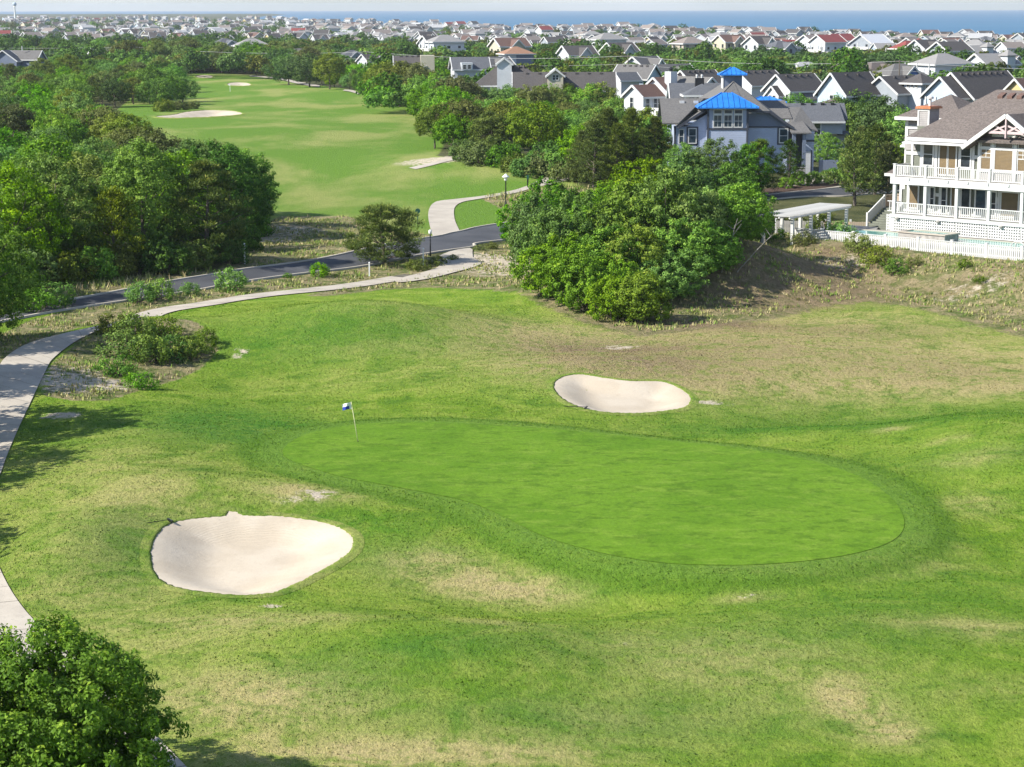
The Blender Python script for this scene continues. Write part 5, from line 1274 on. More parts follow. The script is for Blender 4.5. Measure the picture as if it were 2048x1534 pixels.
# pergola with louvred top
pg_a = np.array([22.6, 177.0]); pg_d = np.array([0.56, 0.83]); pg_d /= np.linalg.norm(pg_d)
pg = empty('pergola', (pg_a[0], pg_a[1], HZ - 0.6), math.atan2(pg_d[1], pg_d[0])); tag(pg, 'white louvred pergola leading to the house stairs', 'pergola')
KEEP_OUT.append((26, 182, 5)); KEEP_OUT.append((29, 187, 4))
paint('pergola_paint', (0.42, 0.42, 0.41), 0.7, 0.15, 1.0)
SL = MB().box(-0.03, 0.03, -1.6, 1.6, 0, 0.12).mesh('slat', M['pergola_paint'])
for i in range(52):
    f = i / 51
    o = link('slat', SL, pg); o.location = (f * 12.2 - 0.4, 0, 2.5)
for v in (-1.5, -0.5, 0.5, 1.5):
    MB().tube([(f * 12.2 - 0.4, v, 2.38) for f in np.linspace(0, 1, 9)], 0.09, 4).build('beam', M['white_trim'], pg)
for u in (0.4, 4.0, 7.6, 11.2):
    for v in (-1.4, 1.4):
        MB().box(u - 0.12, u + 0.12, v - 0.12, v + 0.12, -0.8, 2.36).build('post', M['white_trim'], pg)
# board fence behind the pergola
bf = empty('board_fence', (24.6, 191.5, t1(27, 191))); bf.rotation_euler = (0, 0, math.atan2(-1.6, 9.0)); tag(bf, 'weathered board fence with one pale new panel', 'fence')
BD = MB().box(-0.09, 0.09, -0.015, 0.015, -0.2, 1.45)
bmA, bmB = BD.mesh('board', M['weathered_wood']), BD.mesh('board', M['new_wood'])
bmC = BD.mesh('board', M['deck_grey'])
for i in range(44):
    o = link('board', bmC if i < 22 else (bmB if i < 34 else bmA), bf); o.location = (i * 0.2, 0, rnd.uniform(-0.02, 0.02))
for u in (-0.1, 2.2, 4.4, 6.7, 8.8): MB().box(u - 0.1, u + 0.1, 0.02, 0.2, -0.3, 1.65).build('post', M['white_trim'], bf)
MB().box(-0.1, 8.8, 0.016, 0.06, 1.2, 1.32).build('rail', M['weathered_wood'], bf)
# ---------------------------------------------------------------- scattered houses and the town by the sea
FARH = {}
def far_proto(key, name, kind, W, L, H, rise, wm, rm, deck=False, tower=False, cross=False):
    """small house, gable at local x=0 end; parts shared by every copy"""
    parts = []
    b = MB(); wall_mesh(b, kind, -L / 2, L / 2, -W / 2, W / 2, -2.0, H, rise)
    if cross: wall_mesh(b, 'gy', -L * 0.18, L * 0.22, -W / 2 - 1.8, 0, -2.0, H - 0.2, rise * 0.85)
    if tower: b.box(L * 0.1, L * 0.1 + 3, -W / 2 - 0.6, -W / 2 + 2.4, -2, H + 2.6)
    parts.append(('wall', b.mesh('wall', M[wm])))
    r = MB(); roof_slabs(r, kind, -L / 2, L / 2, -W / 2, W / 2, H, rise, 0.6, 0.25)
    if cross: roof_slabs(r, 'gy', -L * 0.18, L * 0.22, -W / 2 - 1.8, 0, H - 0.2, rise * 0.85, 0.4, 0.22)
    if tower: roof_slabs(r, 'hip', L * 0.1, L * 0.1 + 3, -W / 2 - 0.6, -W / 2 + 2.4, H + 2.6, 1.2, 0.5, 0.2)
    parts.append(('roof', r.mesh('roof', M[rm])))
    t = MB(); trim_lines(t, kind, -L / 2, L / 2, -W / 2, W / 2, H, rise, 0.6, 0.25, 0.45)
    if cross: trim_lines(t, 'gy', -L * 0.18, L * 0.22, -W / 2 - 1.8, 0, H - 0.2, rise * 0.85, 0.4, 0.2, 0.4)
    parts.append(('roof_trim', t.mesh('roof_trim', M['white_trim'])))
    if deck:
        d = MB()
        for z in (2.7, 5.6):
            if z > H - 1.5: continue
            d.box(-L / 2 - 2.2, -L / 2, -W / 2, W / 2, z, z + 0.3).box(-L / 2 - 2.25, -L / 2 - 2.15, -W / 2, W / 2, z + 0.35, z + 1.2)
            d.box(-L / 2, L / 2, -W / 2 - 1.8, -W / 2, z, z + 0.3).box(-L / 2 - 2.2, L / 2, -W / 2 - 1.9, -W / 2 - 1.8, z + 0.35, z + 1.2)
        for y in (-W / 2, 0, W / 2): d.box(-L / 2 - 2.2, -L / 2 - 2.0, y - 0.12, y + 0.12, -2, H)
        parts.append(('deck', d.mesh('deck', M['white_trim'])))
    pane = MB().box(-0.55, 0.55, -0.05, 0.05, -0.75, 0.75).mesh('window', M['glass_dark'])
    wins = []
    for z in ([1.6, 4.4, 7.0] if H > 7.5 else [1.6, 4.4]):
        if z > H - 0.9: continue
        for f in (-0.28, 0.28): wins.append((-L / 2 - 0.04, f * W, z, math.pi / 2))
        for f in (-0.34, 0.0, 0.34):
            if not cross or f == -0.34: wins.append((f * L, -W / 2 - 0.04, z, 0))
        if cross: wins.append((L * 0.02, -W / 2 - 1.84, z, 0))
    FARH[key] = (name, parts, pane, wins)
def far_house(key, x, y, rz, label, group, z=None, s=1.0, windows=True):
    name, parts, pane, wins = FARH[key]
    e = empty(name, (x, y, t1(x, y) if z is None else z), rz); e.scale = (s, s, s)
    for nm, me in parts: link(nm, me, e)
    if windows:
        for (a, b_, c, r_) in wins:
            o = link('window', pane, e); o.location = (a, b_, c); o.rotation_euler = (0, 0, r_)
    tag(e, label, 'house', group)
    return e
KINDS = []
def fk(key, label, w, *a, **k_): far_proto(key, 'town_house', *a, **k_); KINDS.append((key, label, w))
fk('w_dark', 'distant white gabled house with dark roof', 9, 'gx', 8.5, 11, 8.6, 2.9, 'white_siding', 'roof_dark', cross=True)
fk('w_grey', 'distant white house with grey hipped roof and decks', 8, 'hip', 10, 13, 9.6, 2.5, 'white_siding', 'roof_town_grey', deck=True)
fk('w_brown', 'distant white gabled house with brown roof and decks', 7, 'gx', 9, 12, 10.0, 2.7, 'white_siding', 'roof_town_brown', deck=True)
fk('b_grey', 'distant pale blue gabled house with grey roof', 6, 'gx', 8.5, 11, 8.4, 2.7, 'pale_blue_siding', 'roof_town_grey', cross=True)
fk('g_slate', 'distant grey house with slate hipped roof', 7, 'hip', 10, 12, 8.4, 2.4, 'grey_siding', 'roof_slate', cross=True)
fk('t_brown', 'distant tan house with brown hipped roof', 5, 'hip', 10, 12, 8.6, 2.5, 'tan_siding', 'roof_town_brown')
fk('c_brown', 'distant cream house with brown gabled roof', 4, 'gx', 8.5, 12, 9.0, 2.7, 'cream_siding', 'roof_brown', cross=True)
fk('y_dark', 'distant yellow gabled house with dark roof and decks', 2, 'gx', 8.5, 11, 9.4, 2.9, 'yellow_siding', 'roof_dark', deck=True)
fk('w_red', 'distant white house with red roof and decks', 1, 'gx', 9, 12, 10.0, 2.7, 'white_siding', 'roof_red', deck=True)
fk('w_tower', 'distant white house with grey roof and lookout tower', 3, 'gx', 9, 12, 9.0, 2.7, 'white_siding', 'roof_town_grey', tower=True)
fk('g_dark', 'distant grey gabled house with dark roof and decks', 5, 'gx', 9, 12, 9.4, 2.8, 'grey_siding', 'roof_dark', deck=True)
fk('w_pale', 'distant white house with pale metal gabled roof', 2, 'gx', 10, 13, 9.4, 2.5, 'white_siding', 'roof_pale', deck=True)
far_proto('blue', 'cottage', 'hip', 8, 11, 4.6, 2.6, 'blue_siding', 'roof_grey', cross=True)
far_proto('lowgrey', 'cottage', 'hip', 9, 13, 3.8, 2.8, 'tan_siding', 'roof_brown_grey', cross=True)
far_proto('lowwhite', 'cottage', 'gx', 8, 12, 4.2, 3.0, 'white_siding', 'roof_grey', cross=True)
far_proto('lowpale', 'cottage', 'hip', 9, 13, 3.6, 2.4, 'white_siding', 'roof_pale')
far_proto('metal', 'town_house', 'gx', 11, 14, 8.5, 3.4, 'grey_siding', 'roof_white_metal', deck=True)
far_proto('redtower', 'town_house', 'hip', 9, 11, 8.6, 2.8, 'yellow_siding', 'roof_red', deck=True, tower=True)
far_proto('aqua', 'town_house', 'gx', 8, 11, 6.5, 2.8, 'aqua_siding', 'roof_grey')
taken = []
def house_at(key, px, d, rz, label, z_top_py=None, s=1.0, group='single houses in the woods before the town'):
    p = on_y(px, 120, d)
    z = None
    taken.append((p[0], d, 11)); KEEP_OUT.append((p[0], d, 8.5 if d > 500 else 7))
    if d < 760:
        for f_ in (0.03, 0.06): KEEP_OUT.append((p[0] * (1 - f_), d * (1 - f_), 6.5))
    if z_top_py is not None:
        Hh = max(v[2] for _, me in FARH[key][1][:2] for v in [m_.co for m_ in me.vertices])
        z = on_y(px, z_top_py, d)[2] - Hh * s
        z = min(max(z, t1(p[0], d) - 1.5), t1(p[0], d) + 1.2)
    return far_house(key, p[0], d, rz, label, group, z, s)
for a in [('lowwhite', 1345, 560, R40, 'low white gabled house with grey roof beyond the power line', 110), ('lowpale', 1610, 620, 0.5, 'low house with very pale roof in the bushes', 112), ('blue', 1800, 545, 0.45, 'bright blue cottage with white trim and grey roof', 116),
          ('lowgrey', 1690, 560, 0.35, 'long low brown roofed house beside the blue cottage', 115), ('lowgrey', 1755, 590, 0.6, 'low hipped house behind the blue cottage', 111), ('w_grey', 1885, 570, 0.5, 'white house with grey roof standing alone in scrub', 114),
          ('w_dark', 1155, 720, 0.5, 'grey roofed house with white end gable above green thicket', 91), ('lowwhite', 1290, 640, 0.9, 'low white house half hidden by dark trees', 112), ('w_brown', 1628, 880, 0.7, 'white three storey house with dark roof beside red roofed ones', 70), ('w_red', 1655, 865, 0.65, 'tall white house with red roof and stacked decks', 70),
          ('w_red', 1680, 930, 0.65, 'white red roofed house behind the tall one', 68), ('metal', 1742, 880, 0.75, 'big house with shining white metal roof and decks', 69), ('redtower', 1815, 850, 0.6, 'yellow house with red tower roof and decks', 77), ('w_tower', 1950, 760, 0.5, 'pale grey house with round bay and low tower', 88),
          ('g_slate', 1560, 800, 0.5, 'grey slate roofed house at the front of the town', 82), ('w_dark', 1520, 860, 0.7, 'cream gabled house at the front of the town', 64), ('t_brown', 1380, 880, 0.45, 'tan hipped house at the front of the town', 66), ('c_brown', 1460, 900, 0.6, 'cream house with brown roof at the front of the town', 68),
          ('w_grey', 1215, 900, 0.5, 'hipped grey house in front of the crowded town', 60), ('w_grey', 505, 830, 0.3, 'white house with two pale towers above the far trees', 76), ('g_slate', 452, 850, 0.5, 'blue grey hipped house above the far trees', 76), ('w_dark', 745, 700, 0.7, 'white gabled house above the oaks at the fairway end', None, .72), ('g_slate', 705, 760, 0.4, 'slate roofed house above the oaks at the fairway end', None, .75),
          ('aqua', 582, 900, 0.6, 'aqua blue gabled house in the trees', None, .65), ('lowwhite', 610, 800, 0.4, 'white low house in the middle woods', 66), ('aqua', 708, 1250, 0.6, 'aqua green house at the edge of the town', None, .7), ('t_brown', 292, 960, 0.3, 'brown hipped roof showing over dark pines', None, .8), ('lowwhite', 215, 790, 0.7, 'white house glimpsed between dark tree trunks', 84),
          ('w_dark', 870, 900, 0.6, 'white gabled house at the middle of the woods', 52), ('w_grey', 890, 840, 0.4, 'pale hipped house in the middle of the woods', 53), ('lowgrey', 930, 620, 0.5, 'grey brown roofed house near the orange roof', 99), ('lowwhite', 985, 640, 0.7, 'small house with white gable near the orange roof', 97),
          ('c_brown', 1020, 760, 0.5, 'brown red roofed house in dark trees', 60), ('w_dark', 1240, 780, 0.6, 'white and grey house above the green thicket', 85), ('y_dark', 30, 1500, 0.5, 'yellow house among others by the water tower', None, .7), ('c_brown', 62, 1450, 0.6, 'cream hipped house among others by the water tower', None, .75), ('aqua', 95, 1430, 0.6, 'turquoise house by the far left trees', None, .55), ('y_dark', 205, 1250, 0.5, 'cream yellow house at the edge of the left woods', None, .65),
          ('w_tower', 1985, 600, 0.5, 'white and orange house half hidden in the scrub', 114), ('lowgrey', 2010, 700, 0.5, 'grey roofed house with little gable dormer', 100), ('g_dark', 1900, 720, 0.6, 'grey house with many gables above the scrub', 84), ('w_dark', 1850, 760, 0.7, 'dark roofed white house before the town', 80)]:
    house_at(*a)
# the crowded town: rows of houses between the woods and the sea
cand = []
gt_ = np.random.default_rng(99)
tries = 0
while len(cand) < 1100 and tries < 60000:
    tries += 1
    px = gt_.uniform(-120, 2180)
    dmin = np.interp(px, [0, 300, 600, 900, 1250, 1500, 2048], [1350, 1250, 1250, 1150, 980, 900, 820])
    u = gt_.random() ** 1.25
    d = dmin * (4.2 if px < 600 else 2.9) ** u
    x = (px - 1024) / F_PX * d
    if x > coast_x(d) - 28 or d > 4600: continue
    sp = 12.0 + d * 0.003
    if any((x - q[0]) ** 2 + (d - q[1]) ** 2 < max(sp, q[2]) ** 2 for q in taken): continue
    taken.append((x, d, sp)); cand.append((d, x))
cand.sort()
tw = [k_[2] for k_ in KINDS]
for i, (d, x) in enumerate(cand[:255]):
    key, lab, _ = rnd.choices(KINDS, tw)[0]
    far_house(key, x, d, rnd.choice([0.6, 0.75, 0.5, 0.25, -0.8, 0.95, -0.4]) + rnd.uniform(-0.25, 0.25), lab + ' in the town by the sea', 'houses of the town by the sea', s=rnd.uniform(0.62, 0.9), windows=d < 1500)
# beyond that the houses run together: one mass
acc = {}
for d, x in cand[255:]:
    key, lab, _ = rnd.choices(KINDS, tw)[0]
    s, rz, z = rnd.uniform(0.62, 0.9), rnd.choice([0.6, 0.75, 0.2, -0.8]) + rnd.uniform(-0.25, 0.25), t1(x, d)
    for nm, me in FARH[key][1]:
        n = len(me.vertices); co = np.empty(n * 3, np.float32); me.vertices.foreach_get('co', co); co = co.reshape(-1, 3) * s
        c_, s_ = math.cos(rz), math.sin(rz)
        P = np.column_stack([co[:, 0] * c_ - co[:, 1] * s_ + x, co[:, 0] * s_ + co[:, 1] * c_ + d, co[:, 2] + z])
        a = acc.setdefault(me.materials[0].name, [[], [], 0])
        a[0].append(P); a[1] += [tuple(v + a[2] for v in p.vertices) for p in me.polygons]; a[2] += n
ft = empty('far_town'); tag(ft, 'mass of small distant roofs and white walls running along the shore', 'town', kind='stuff')
for mn, (Vs, Fs, _) in acc.items():
    me = bpy.data.meshes.new('far_' + mn); me.from_pydata(np.concatenate(Vs).tolist(), [], Fs); me.materials.append(M[mn]); me.update()
    tag(link('roofs' if 'roof' in mn else 'walls', me, ft), kind='stuff')
# ---------------------------------------------------------------- single trees and shrubs that the photograph shows one by one
def free(x, y, r=0.0):
    return all((x - a) ** 2 + (y - b_) ** 2 > (c + r) ** 2 for a, b_, c in KEEP_OUT)
def at(px, py, key, s=1.0, label='', cat='tree', group=None, mat=None, sz=None, z=None):
    q = hit(px, py)
    return place_tree(key, q[0], q[1], s, label, group, cat, None, mat, sz, z)
FW = 'trees at the front of the roadside wood'
at(288, 528, 'front2', 1.0, 'tall yellow-green tree standing out at the front of the roadside wood')
at(105, 548, 'front1', 1.0, 'broad green tree left of the yellow-green one by the road')
at(412, 524, 'pinefront', 0.98, 'wide dark pine at the road with bare grey limbs showing')
at(232, 548, 'pine1', 0.85, 'low drooping pine below the yellow-green tree', mat='needle_gold')
at(185, 505, 'front1', 0.9, 'grey-green broadleaf tree behind the low drooping pine', mat='leaf_olive')
at(345, 500, 'front1', 0.9, 'green broadleaf tree between the yellow-green tree and the pine')
at(462, 480, 'front1', 0.95, 'dark green tree at the wood corner beside the fairway', mat='leaf_dark')
at(480, 455, 'front1', 0.8, 'green tree behind the wood corner beside the fairway')
at(405, 470, 'front1', 0.95, 'pale speckled tree behind the wide dark pine', mat='leaf_green')
at(20, 560, 'front1', 0.95, 'green broadleaf tree at the wood edge nearest the sandy verge', mat='leaf_lush')
at(-45, 680, 'front1', 0.80, 'leafy tree overhanging the bend of the cart path', mat='leaf_lush')
at(-60, 590, 'front2', 0.75, 'yellowish tree behind the bend of the cart path')
for px, py, key, s, mt in [(60, 572, 'scrub1', 1.0, None), (130, 566, 'scrub2', .9, None), (180, 560, 'scrub1', .9, 'leaf_lush'), (225, 553, 'scrub2', .8, None), (330, 545, 'scrub1', .9, 'leaf_dark'), (375, 538, 'scrub2', .8, None), (450, 525, 'scrub1', .8, 'leaf_dark'), (20, 585, 'scrub1', 1.0, 'leaf_yellow'), (-30, 600, 'scrub1', 1.1, 'leaf_lush'), (480, 500, 'scrub1', .9, None), (270, 540, 'scrub1', .8, 'leaf_olive'), (150, 540, 'scrub1', 1.2, None), (60, 545, 'scrub1', 1.3, None), (310, 520, 'scrub1', 1.2, None), (440, 500, 'scrub1', 1.2, 'leaf_dark'), (505, 470, 'scrub1', .8, None)]:
    at(px, py, key, s, {'leaf_lush': 'bright green', 'leaf_dark': 'dark green', 'leaf_olive': 'olive', 'leaf_yellow': 'yellowish', None: 'leafy'}[mt] + (' mounded' if key == 'scrub1' else ' sprawling') + ' undergrowth shrub at the foot of the roadside wood', 'shrub', 'undergrowth of the roadside wood', mt)
# trees left of the path whose shade falls on the lawn
for i, (x, y, s) in enumerate([(-34.6, 109.5, 1.3), (-35.3, 98.5, 1.2), (-34, 86, 1.05), (-41, 135, 1.2), (-38.5, 123, 1.05)]):
    place_tree(['oak1', 'oak5', 'oak2', 'oak1', 'oak3'][i], x, y, s, 'oak standing across the cart path with its shade on the lawn', 'oaks across the cart path')
at(770, 527, 'pinepath', 1.0, 'spreading golden-green pine between the road and the cart path')
at(905, 545, 'low2', 0.01, 'x') if False else None
# the near tree: fine leaves, dense crown
g = np.random.default_rng(77)
parts = []
for (cx, cy, cz, R, nc_) in [(0, 0, 2.6, (2.7, 2.6, 2.5), 330), (1.5, -0.8, 2.2, (2.0, 1.9, 1.9), 170), (-1.9, 0.3, 2.5, (2.2, 2.2, 2.2), 170), (0.5, 1.4, 2.4, (1.9, 1.8, 1.9), 150), (-0.3, -1.9, 1.9, (2.4, 1.7, 1.8), 190), (3.3, 0.2, 2.3, (0.55, 0.5, 0.4), 14), (3.0, -0.5, 1.4, (0.7, 0.6, 0.5), 18), (2.4, 0.6, 3.9, (0.5, 0.5, 0.45), 12), (0.2, 0.8, 4.9, (0.9, 0.8, 0.6), 26), (-1.6, 0.5, 4.5, (0.9, 0.8, 0.6), 26), (2.7, -1.2, 3.0, (0.6, 0.6, 0.5), 16)]:
    V, Fq, t_, Cc = clump_crown(g, R, nc_, 70, 0.34, 0.15, aspect=0.5, low=-0.7, jitter=0.32, flat=0.9, inner=0.2)
    parts.append((V + np.array([cx, cy, cz]), Fq, t_))
near_crown = crown_mesh('crown', parts, 'leaf_green')
tips = np.concatenate([p[0] for p in parts]); tips = tips[g.choice(len(tips), 14, False)]
near_trunk = limb_mesh('trunk', g, 0.2, 2.6, tips)
make_proto('near', 'broadleaf_tree', near_crown, near_trunk, 5)
place_tree('near', -13.75, 58.3, 0.98, 'dense glossy-leaved tree close beside the cart path', rz=0.0)

# dune thicket: shrubs on the sandy dune
TH = 'shrubs of the dune thicket'
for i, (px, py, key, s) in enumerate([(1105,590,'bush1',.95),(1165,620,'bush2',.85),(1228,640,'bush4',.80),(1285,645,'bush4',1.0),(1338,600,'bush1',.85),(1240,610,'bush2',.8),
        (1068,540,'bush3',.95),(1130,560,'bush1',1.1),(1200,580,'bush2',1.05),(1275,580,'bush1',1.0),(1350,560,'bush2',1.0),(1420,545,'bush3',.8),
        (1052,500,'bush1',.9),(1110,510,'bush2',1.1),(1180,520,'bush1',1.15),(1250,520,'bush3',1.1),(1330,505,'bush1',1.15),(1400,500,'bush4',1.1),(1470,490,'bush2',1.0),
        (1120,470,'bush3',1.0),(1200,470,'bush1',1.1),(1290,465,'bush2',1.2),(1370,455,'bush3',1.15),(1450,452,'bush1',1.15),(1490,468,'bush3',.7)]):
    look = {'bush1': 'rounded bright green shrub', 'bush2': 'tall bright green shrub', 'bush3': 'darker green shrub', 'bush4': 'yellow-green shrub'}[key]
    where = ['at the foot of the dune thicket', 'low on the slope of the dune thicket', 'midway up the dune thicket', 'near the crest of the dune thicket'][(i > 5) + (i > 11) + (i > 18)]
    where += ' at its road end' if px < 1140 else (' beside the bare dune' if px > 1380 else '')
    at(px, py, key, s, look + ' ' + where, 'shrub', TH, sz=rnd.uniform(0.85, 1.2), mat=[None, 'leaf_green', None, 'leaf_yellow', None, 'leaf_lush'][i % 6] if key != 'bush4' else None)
for x, y, key, s in [(12, 174, 'bush3', 1.0), (16.5, 176, 'bush1', 1.2), (19, 177, 'bush2', 1.1)]:
    place_tree(key, x, y, s, {'bush1': 'rounded bright green shrub in the dune thicket', 'bush2': 'tall bright green shrub in the dune thicket', 'bush3': 'darker green shrub in the dune thicket'}[key].replace('in the', 'behind the crest of the'), TH, 'shrub')
# bare grey branches leaning out of the thicket
for i, (a, c_) in enumerate([((1470, 520), (1545, 470)), ((1380, 560), (1335, 600)), ((1440, 520), (1470, 450))]):
    q = hit(*a); e = on_y(c_[0], c_[1], q[1] - 1.5)
    br = MB(); q = Vector((q[0], q[1] - 1.5, t1(q[0], q[1] - 1.5))); e = Vector(e); m_ = q.lerp(e, 0.5) + Vector((0.2, -0.3, 0.35))
    br.tube([q, m_, e], [0.06, 0.04, 0.015], 5)
    for f in (0.45, 0.6, 0.75, 0.9):
        p0 = m_.lerp(e, f); br.tube([p0, p0 + Vector((rnd.uniform(-.8, .9), rnd.uniform(-.4, .4), rnd.uniform(.3, 1.1)))], [0.035, 0.012], 4)
    tag(br.build('dead_branch', M['grey_wood']), ['bare grey branch reaching right out of the thicket', 'dead forked branch hanging at the thicket foot', 'pale bare limb between the thicket shrubs'][i], 'branch')
# mound by the path, verge shrubs, dune scrub
for px, py, key, s, mt in [(255, 715, 'low2', 1.5, 'leaf_lush'), (300, 722, 'low1', 1.3, 'leaf_yellow'), (340, 715, 'low2', 1.4, 'leaf_green'), (385, 715, 'low1', 1.1, 'leaf_yellow'), (270, 680, 'low1', 1.4, 'leaf_yellow'), (320, 670, 'low2', 1.2, 'leaf_yellow'), (235, 750, 'low2', 1.1, 'leaf_green'), (280, 775, 'low2', 0.9, 'leaf_lush'), (410, 690, 'low1', .9, 'leaf_yellow'), (225, 660, 'low2', 1.1, 'leaf_olive')]:
    at(px, py, key, s, {'leaf_lush': 'low bright green bush', 'leaf_yellow': 'low yellow-green bush', 'leaf_green': 'low mid green bush', 'leaf_olive': 'low olive bush'}[mt] + ' on the sandy mound by the cart path', 'bush', 'bushes on the mound by the cart path', mt)
for px, py, s, key in [(462, 580, 1.35, 'low1'), (320, 598, 1.2, 'low1'), (280, 604, 1.2, 'low1'), (380, 590, .8, 'low1'), (640, 552, .9, 'low1'), (575, 555, .35, 'low1'), (110, 612, 1.4, 'low1'), (70, 622, 1.3, 'low1'), (875, 530, .8, 'low2'), (835, 540, .9, 'low2'), (905, 520, .5, 'low2'), (985, 497, .6, 'low2'), (960, 500, .5, 'low2')]:
    at(px, py, key, s, 'round leafy bush on the sandy verge of the road' if key == 'low1' else 'flat olive bush beside the path crossing', 'bush', 'bushes on the road verge')
for px, py, s, key, mt in [(1590, 450, 1.2, 'low2', 'leaf_brown'), (1640, 470, 1.3, 'low1', 'leaf_olive'), (1680, 480, 1.2, 'low1', 'leaf_lush'), (1720, 500, 1.2, 'low2', 'leaf_olive'), (1610, 490, 1.0, 'low2', 'leaf_brown'), (1560, 450, 1.3, 'low2', 'leaf_brown'), (1750, 525, 1.2, 'low2', 'leaf_olive'), (1790, 545, 1.0, 'low2', 'leaf_green'), (1650, 440, 1.0, 'low2', 'leaf_olive'), (1930, 535, .5, 'low1', 'leaf_yellow'), (1830, 530, .6, 'low2', 'leaf_olive'), (1960, 565, .5, 'low2', 'leaf_rust'), (1545, 480, 1.0, 'low2', 'leaf_green')]:
    at(px, py, key, s, 'low scrubby bush on the dune below the white fence', 'bush', 'scrub on the dune by the white fence', mt)
# around the grey-blue house
CD = 'cedars beside the grey-blue house'
for px, py, s in [(1188, 374, 1.0), (1236, 374, .95), (1288, 372, .85), (1215, 360, 1.1), (1262, 352, 1.05), (1310, 350, .9), (1165, 366, .8)]:
    at(px, py, 'cedar', s, ('dense rust-green cedar in front of its row by the grey-blue house' if py > 370 else 'taller cedar at the back of the row by the grey-blue house'), 'tree', CD)
at(1520, 392, 'pinefront', 0.72, 'bushy olive pine in front of the grey-blue house corner')
for px, py, sc in [(1200, 356, .75), (1255, 345, .8), (1165, 350, .7), (1300, 338, .75)]: at(px, py, 'oak5', sc, 'bright green tree among the cedars by the grey-blue house', group='bright trees among the cedars')
at(1490, 395, 'front1', 0.62, 'round green tree before the grey-blue house bay', mat='leaf_lush')
at(1420, 400, 'front1', 0.7, 'broad green tree below the grey-blue house window', mat='leaf_green'); at(1370, 396, 'front1', 0.62, 'green tree below the grey shingle roof end', mat='leaf_lush')
at(1578, 372, 'pine2', 0.55, 'slim dark evergreen by the stone pier of the porch', mat='leaf_dark')
at(1655, 330, 'front1', 0.45, 'small green tree behind the dark screen wall', mat='leaf_lush'); at(1690, 340, 'low1', 2.0, 'round bush beside the concrete driveway', 'bush')
for px, py, s, mt in [(1572, 377, 1.0, 'leaf_yellow'), (1600, 372, 1.3, 'leaf_green'), (1628, 368, 1.1, 'leaf_green'), (1650, 366, 1.1, 'leaf_green'), (1668, 363, 1.2, 'leaf_green'), (1683, 362, 1.1, 'leaf_dark')]:
    at(px, py, 'ball', s, 'clipped round shrub in the bed along the road', 'shrub', 'clipped shrubs in the roadside bed', mt)
for px, py, s in [(1725, 374, 1.05), (1765, 372, 1.0), (1752, 360, .9)]:
    at(px, py, 'bush1', s, 'pale flowering shrub at the left end of the deck house', 'shrub', 'pale shrubs by the deck house', 'leaf_yellow')
for px, d, s, key, mt in [(1715, 235, .95, 'pine1', 'needle_pine'), (1755, 245, .95, 'pine1', 'needle_pine'), (1780, 238, .8, 'pine1', None), (1722, 300, .62, 'pine1', None), (1700, 330, 1.0, 'oak1', 'leaf_green'), (1765, 325, 1.0, 'oak3', 'leaf_dark'), (1690, 345, 1.05, 'oak2', 'leaf_dark'), (1815, 310, .9, 'oak5', 'leaf_lush'), (1840, 320, .8, 'oak1', None), (1640, 350, .9, 'oak1', 'leaf_dark'), (1600, 372, .9, 'oak5', None), (1710, 372, 1.1, 'oak2', 'leaf_dark')]:
    x = on_y(px, 250, d)[0]
    place_tree(key, x, d, s, {'p': 'dark windswept pine between the grey garage house and the deck house', 'o': 'oak among the houses behind the deck house'}[key[0]], 'trees among the near houses', mat=mt)

for px, d, s_, key in [(15, 624, .8, 'oak4'), (48, 622, .75, 'oak2'), (85, 625, .85, 'oak1'), (-15, 620, .9, 'oak1'), (115, 632, .95, 'oak1'), (140, 640, 1.0, 'oak3'), (30, 605, .8, 'oak1'), (70, 604, .8, 'oak3')]:
    place_tree(key, on_y(px, 130, d)[0], d, s_, 'tree standing right before the slate blue house', 'trees before the slate blue house')
for px, py, s_, key in [(345, 208, .85, 'oak1'), (366, 203, .8, 'oak2'), (318, 212, .85, 'oak2'), (335, 197, .95, 'oak1'), (300, 205, .95, 'oak3')]:
    at(px, py, key, s_, 'dark oak at the wood corner behind the long fairway bunker', group='oaks behind the long fairway bunker', mat='leaf_green')
for i in range(17):
    px = 885 + i * 21 + rnd.uniform(-5, 5); d = 410 + rnd.uniform(-4, 6)
    place_tree(['oak1', 'oak2', 'oak5', 'oak3'][i % 4], on_y(px, 170, d)[0], d, rnd.uniform(.72, .95), 'oak standing in front of the long shingled building', 'oaks before the long building')
for px, d in [(800, 500), (825, 498), (850, 502), (872, 505), (915, 462), (935, 460), (955, 463)]:
    place_tree('oak2', on_y(px, 150, d)[0], d, rnd.uniform(.8, 1.0), 'oak hiding the walls of the low houses', 'oaks before the low houses')
# ---------------------------------------------------------------- woods, tree by tree
def dart(poly, spacing, n_max, seed, margin=0.0):
    g = np.random.default_rng(seed); a, b_ = poly.min(0), poly.max(0); out = []
    for _ in range(n_max * 60):
        x, y = g.uniform(a[0], b_[0]), g.uniform(a[1], b_[1])
        out.append((x, y))
    P = np.array(out); P = P[inside(poly, P[:, 0], P[:, 1]) > margin]
    keep = []
    for x, y in P:
        s = spacing(y)
        if not free(x, y, 1.5): continue
        if all((x - q[0]) ** 2 + (y - q[1]) ** 2 > s * s for q in keep):
            keep.append((x, y))
            if len(keep) >= n_max: break
    return keep
LEFT = np.array([(-26, 203), (-31, 235), (-42, 262), (-58, 300), (-67, 340), (-82, 395), (-94, 430), (-95, 462), (-84, 488), (-83, 520), (-96, 600), (-114, 690), (-124, 745), (-215, 745), (-125, 420), (-70, 215), (-52, 196)])
lk = [('oak1', None, 5), ('oak2', None, 5), ('oak5', None, 3), ('oak3', None, 4), ('oak4', None, 2), ('oak1', 'leaf_dark', 2), ('oak2', 'leaf_lush', 2), ('pine1', None, 1)]
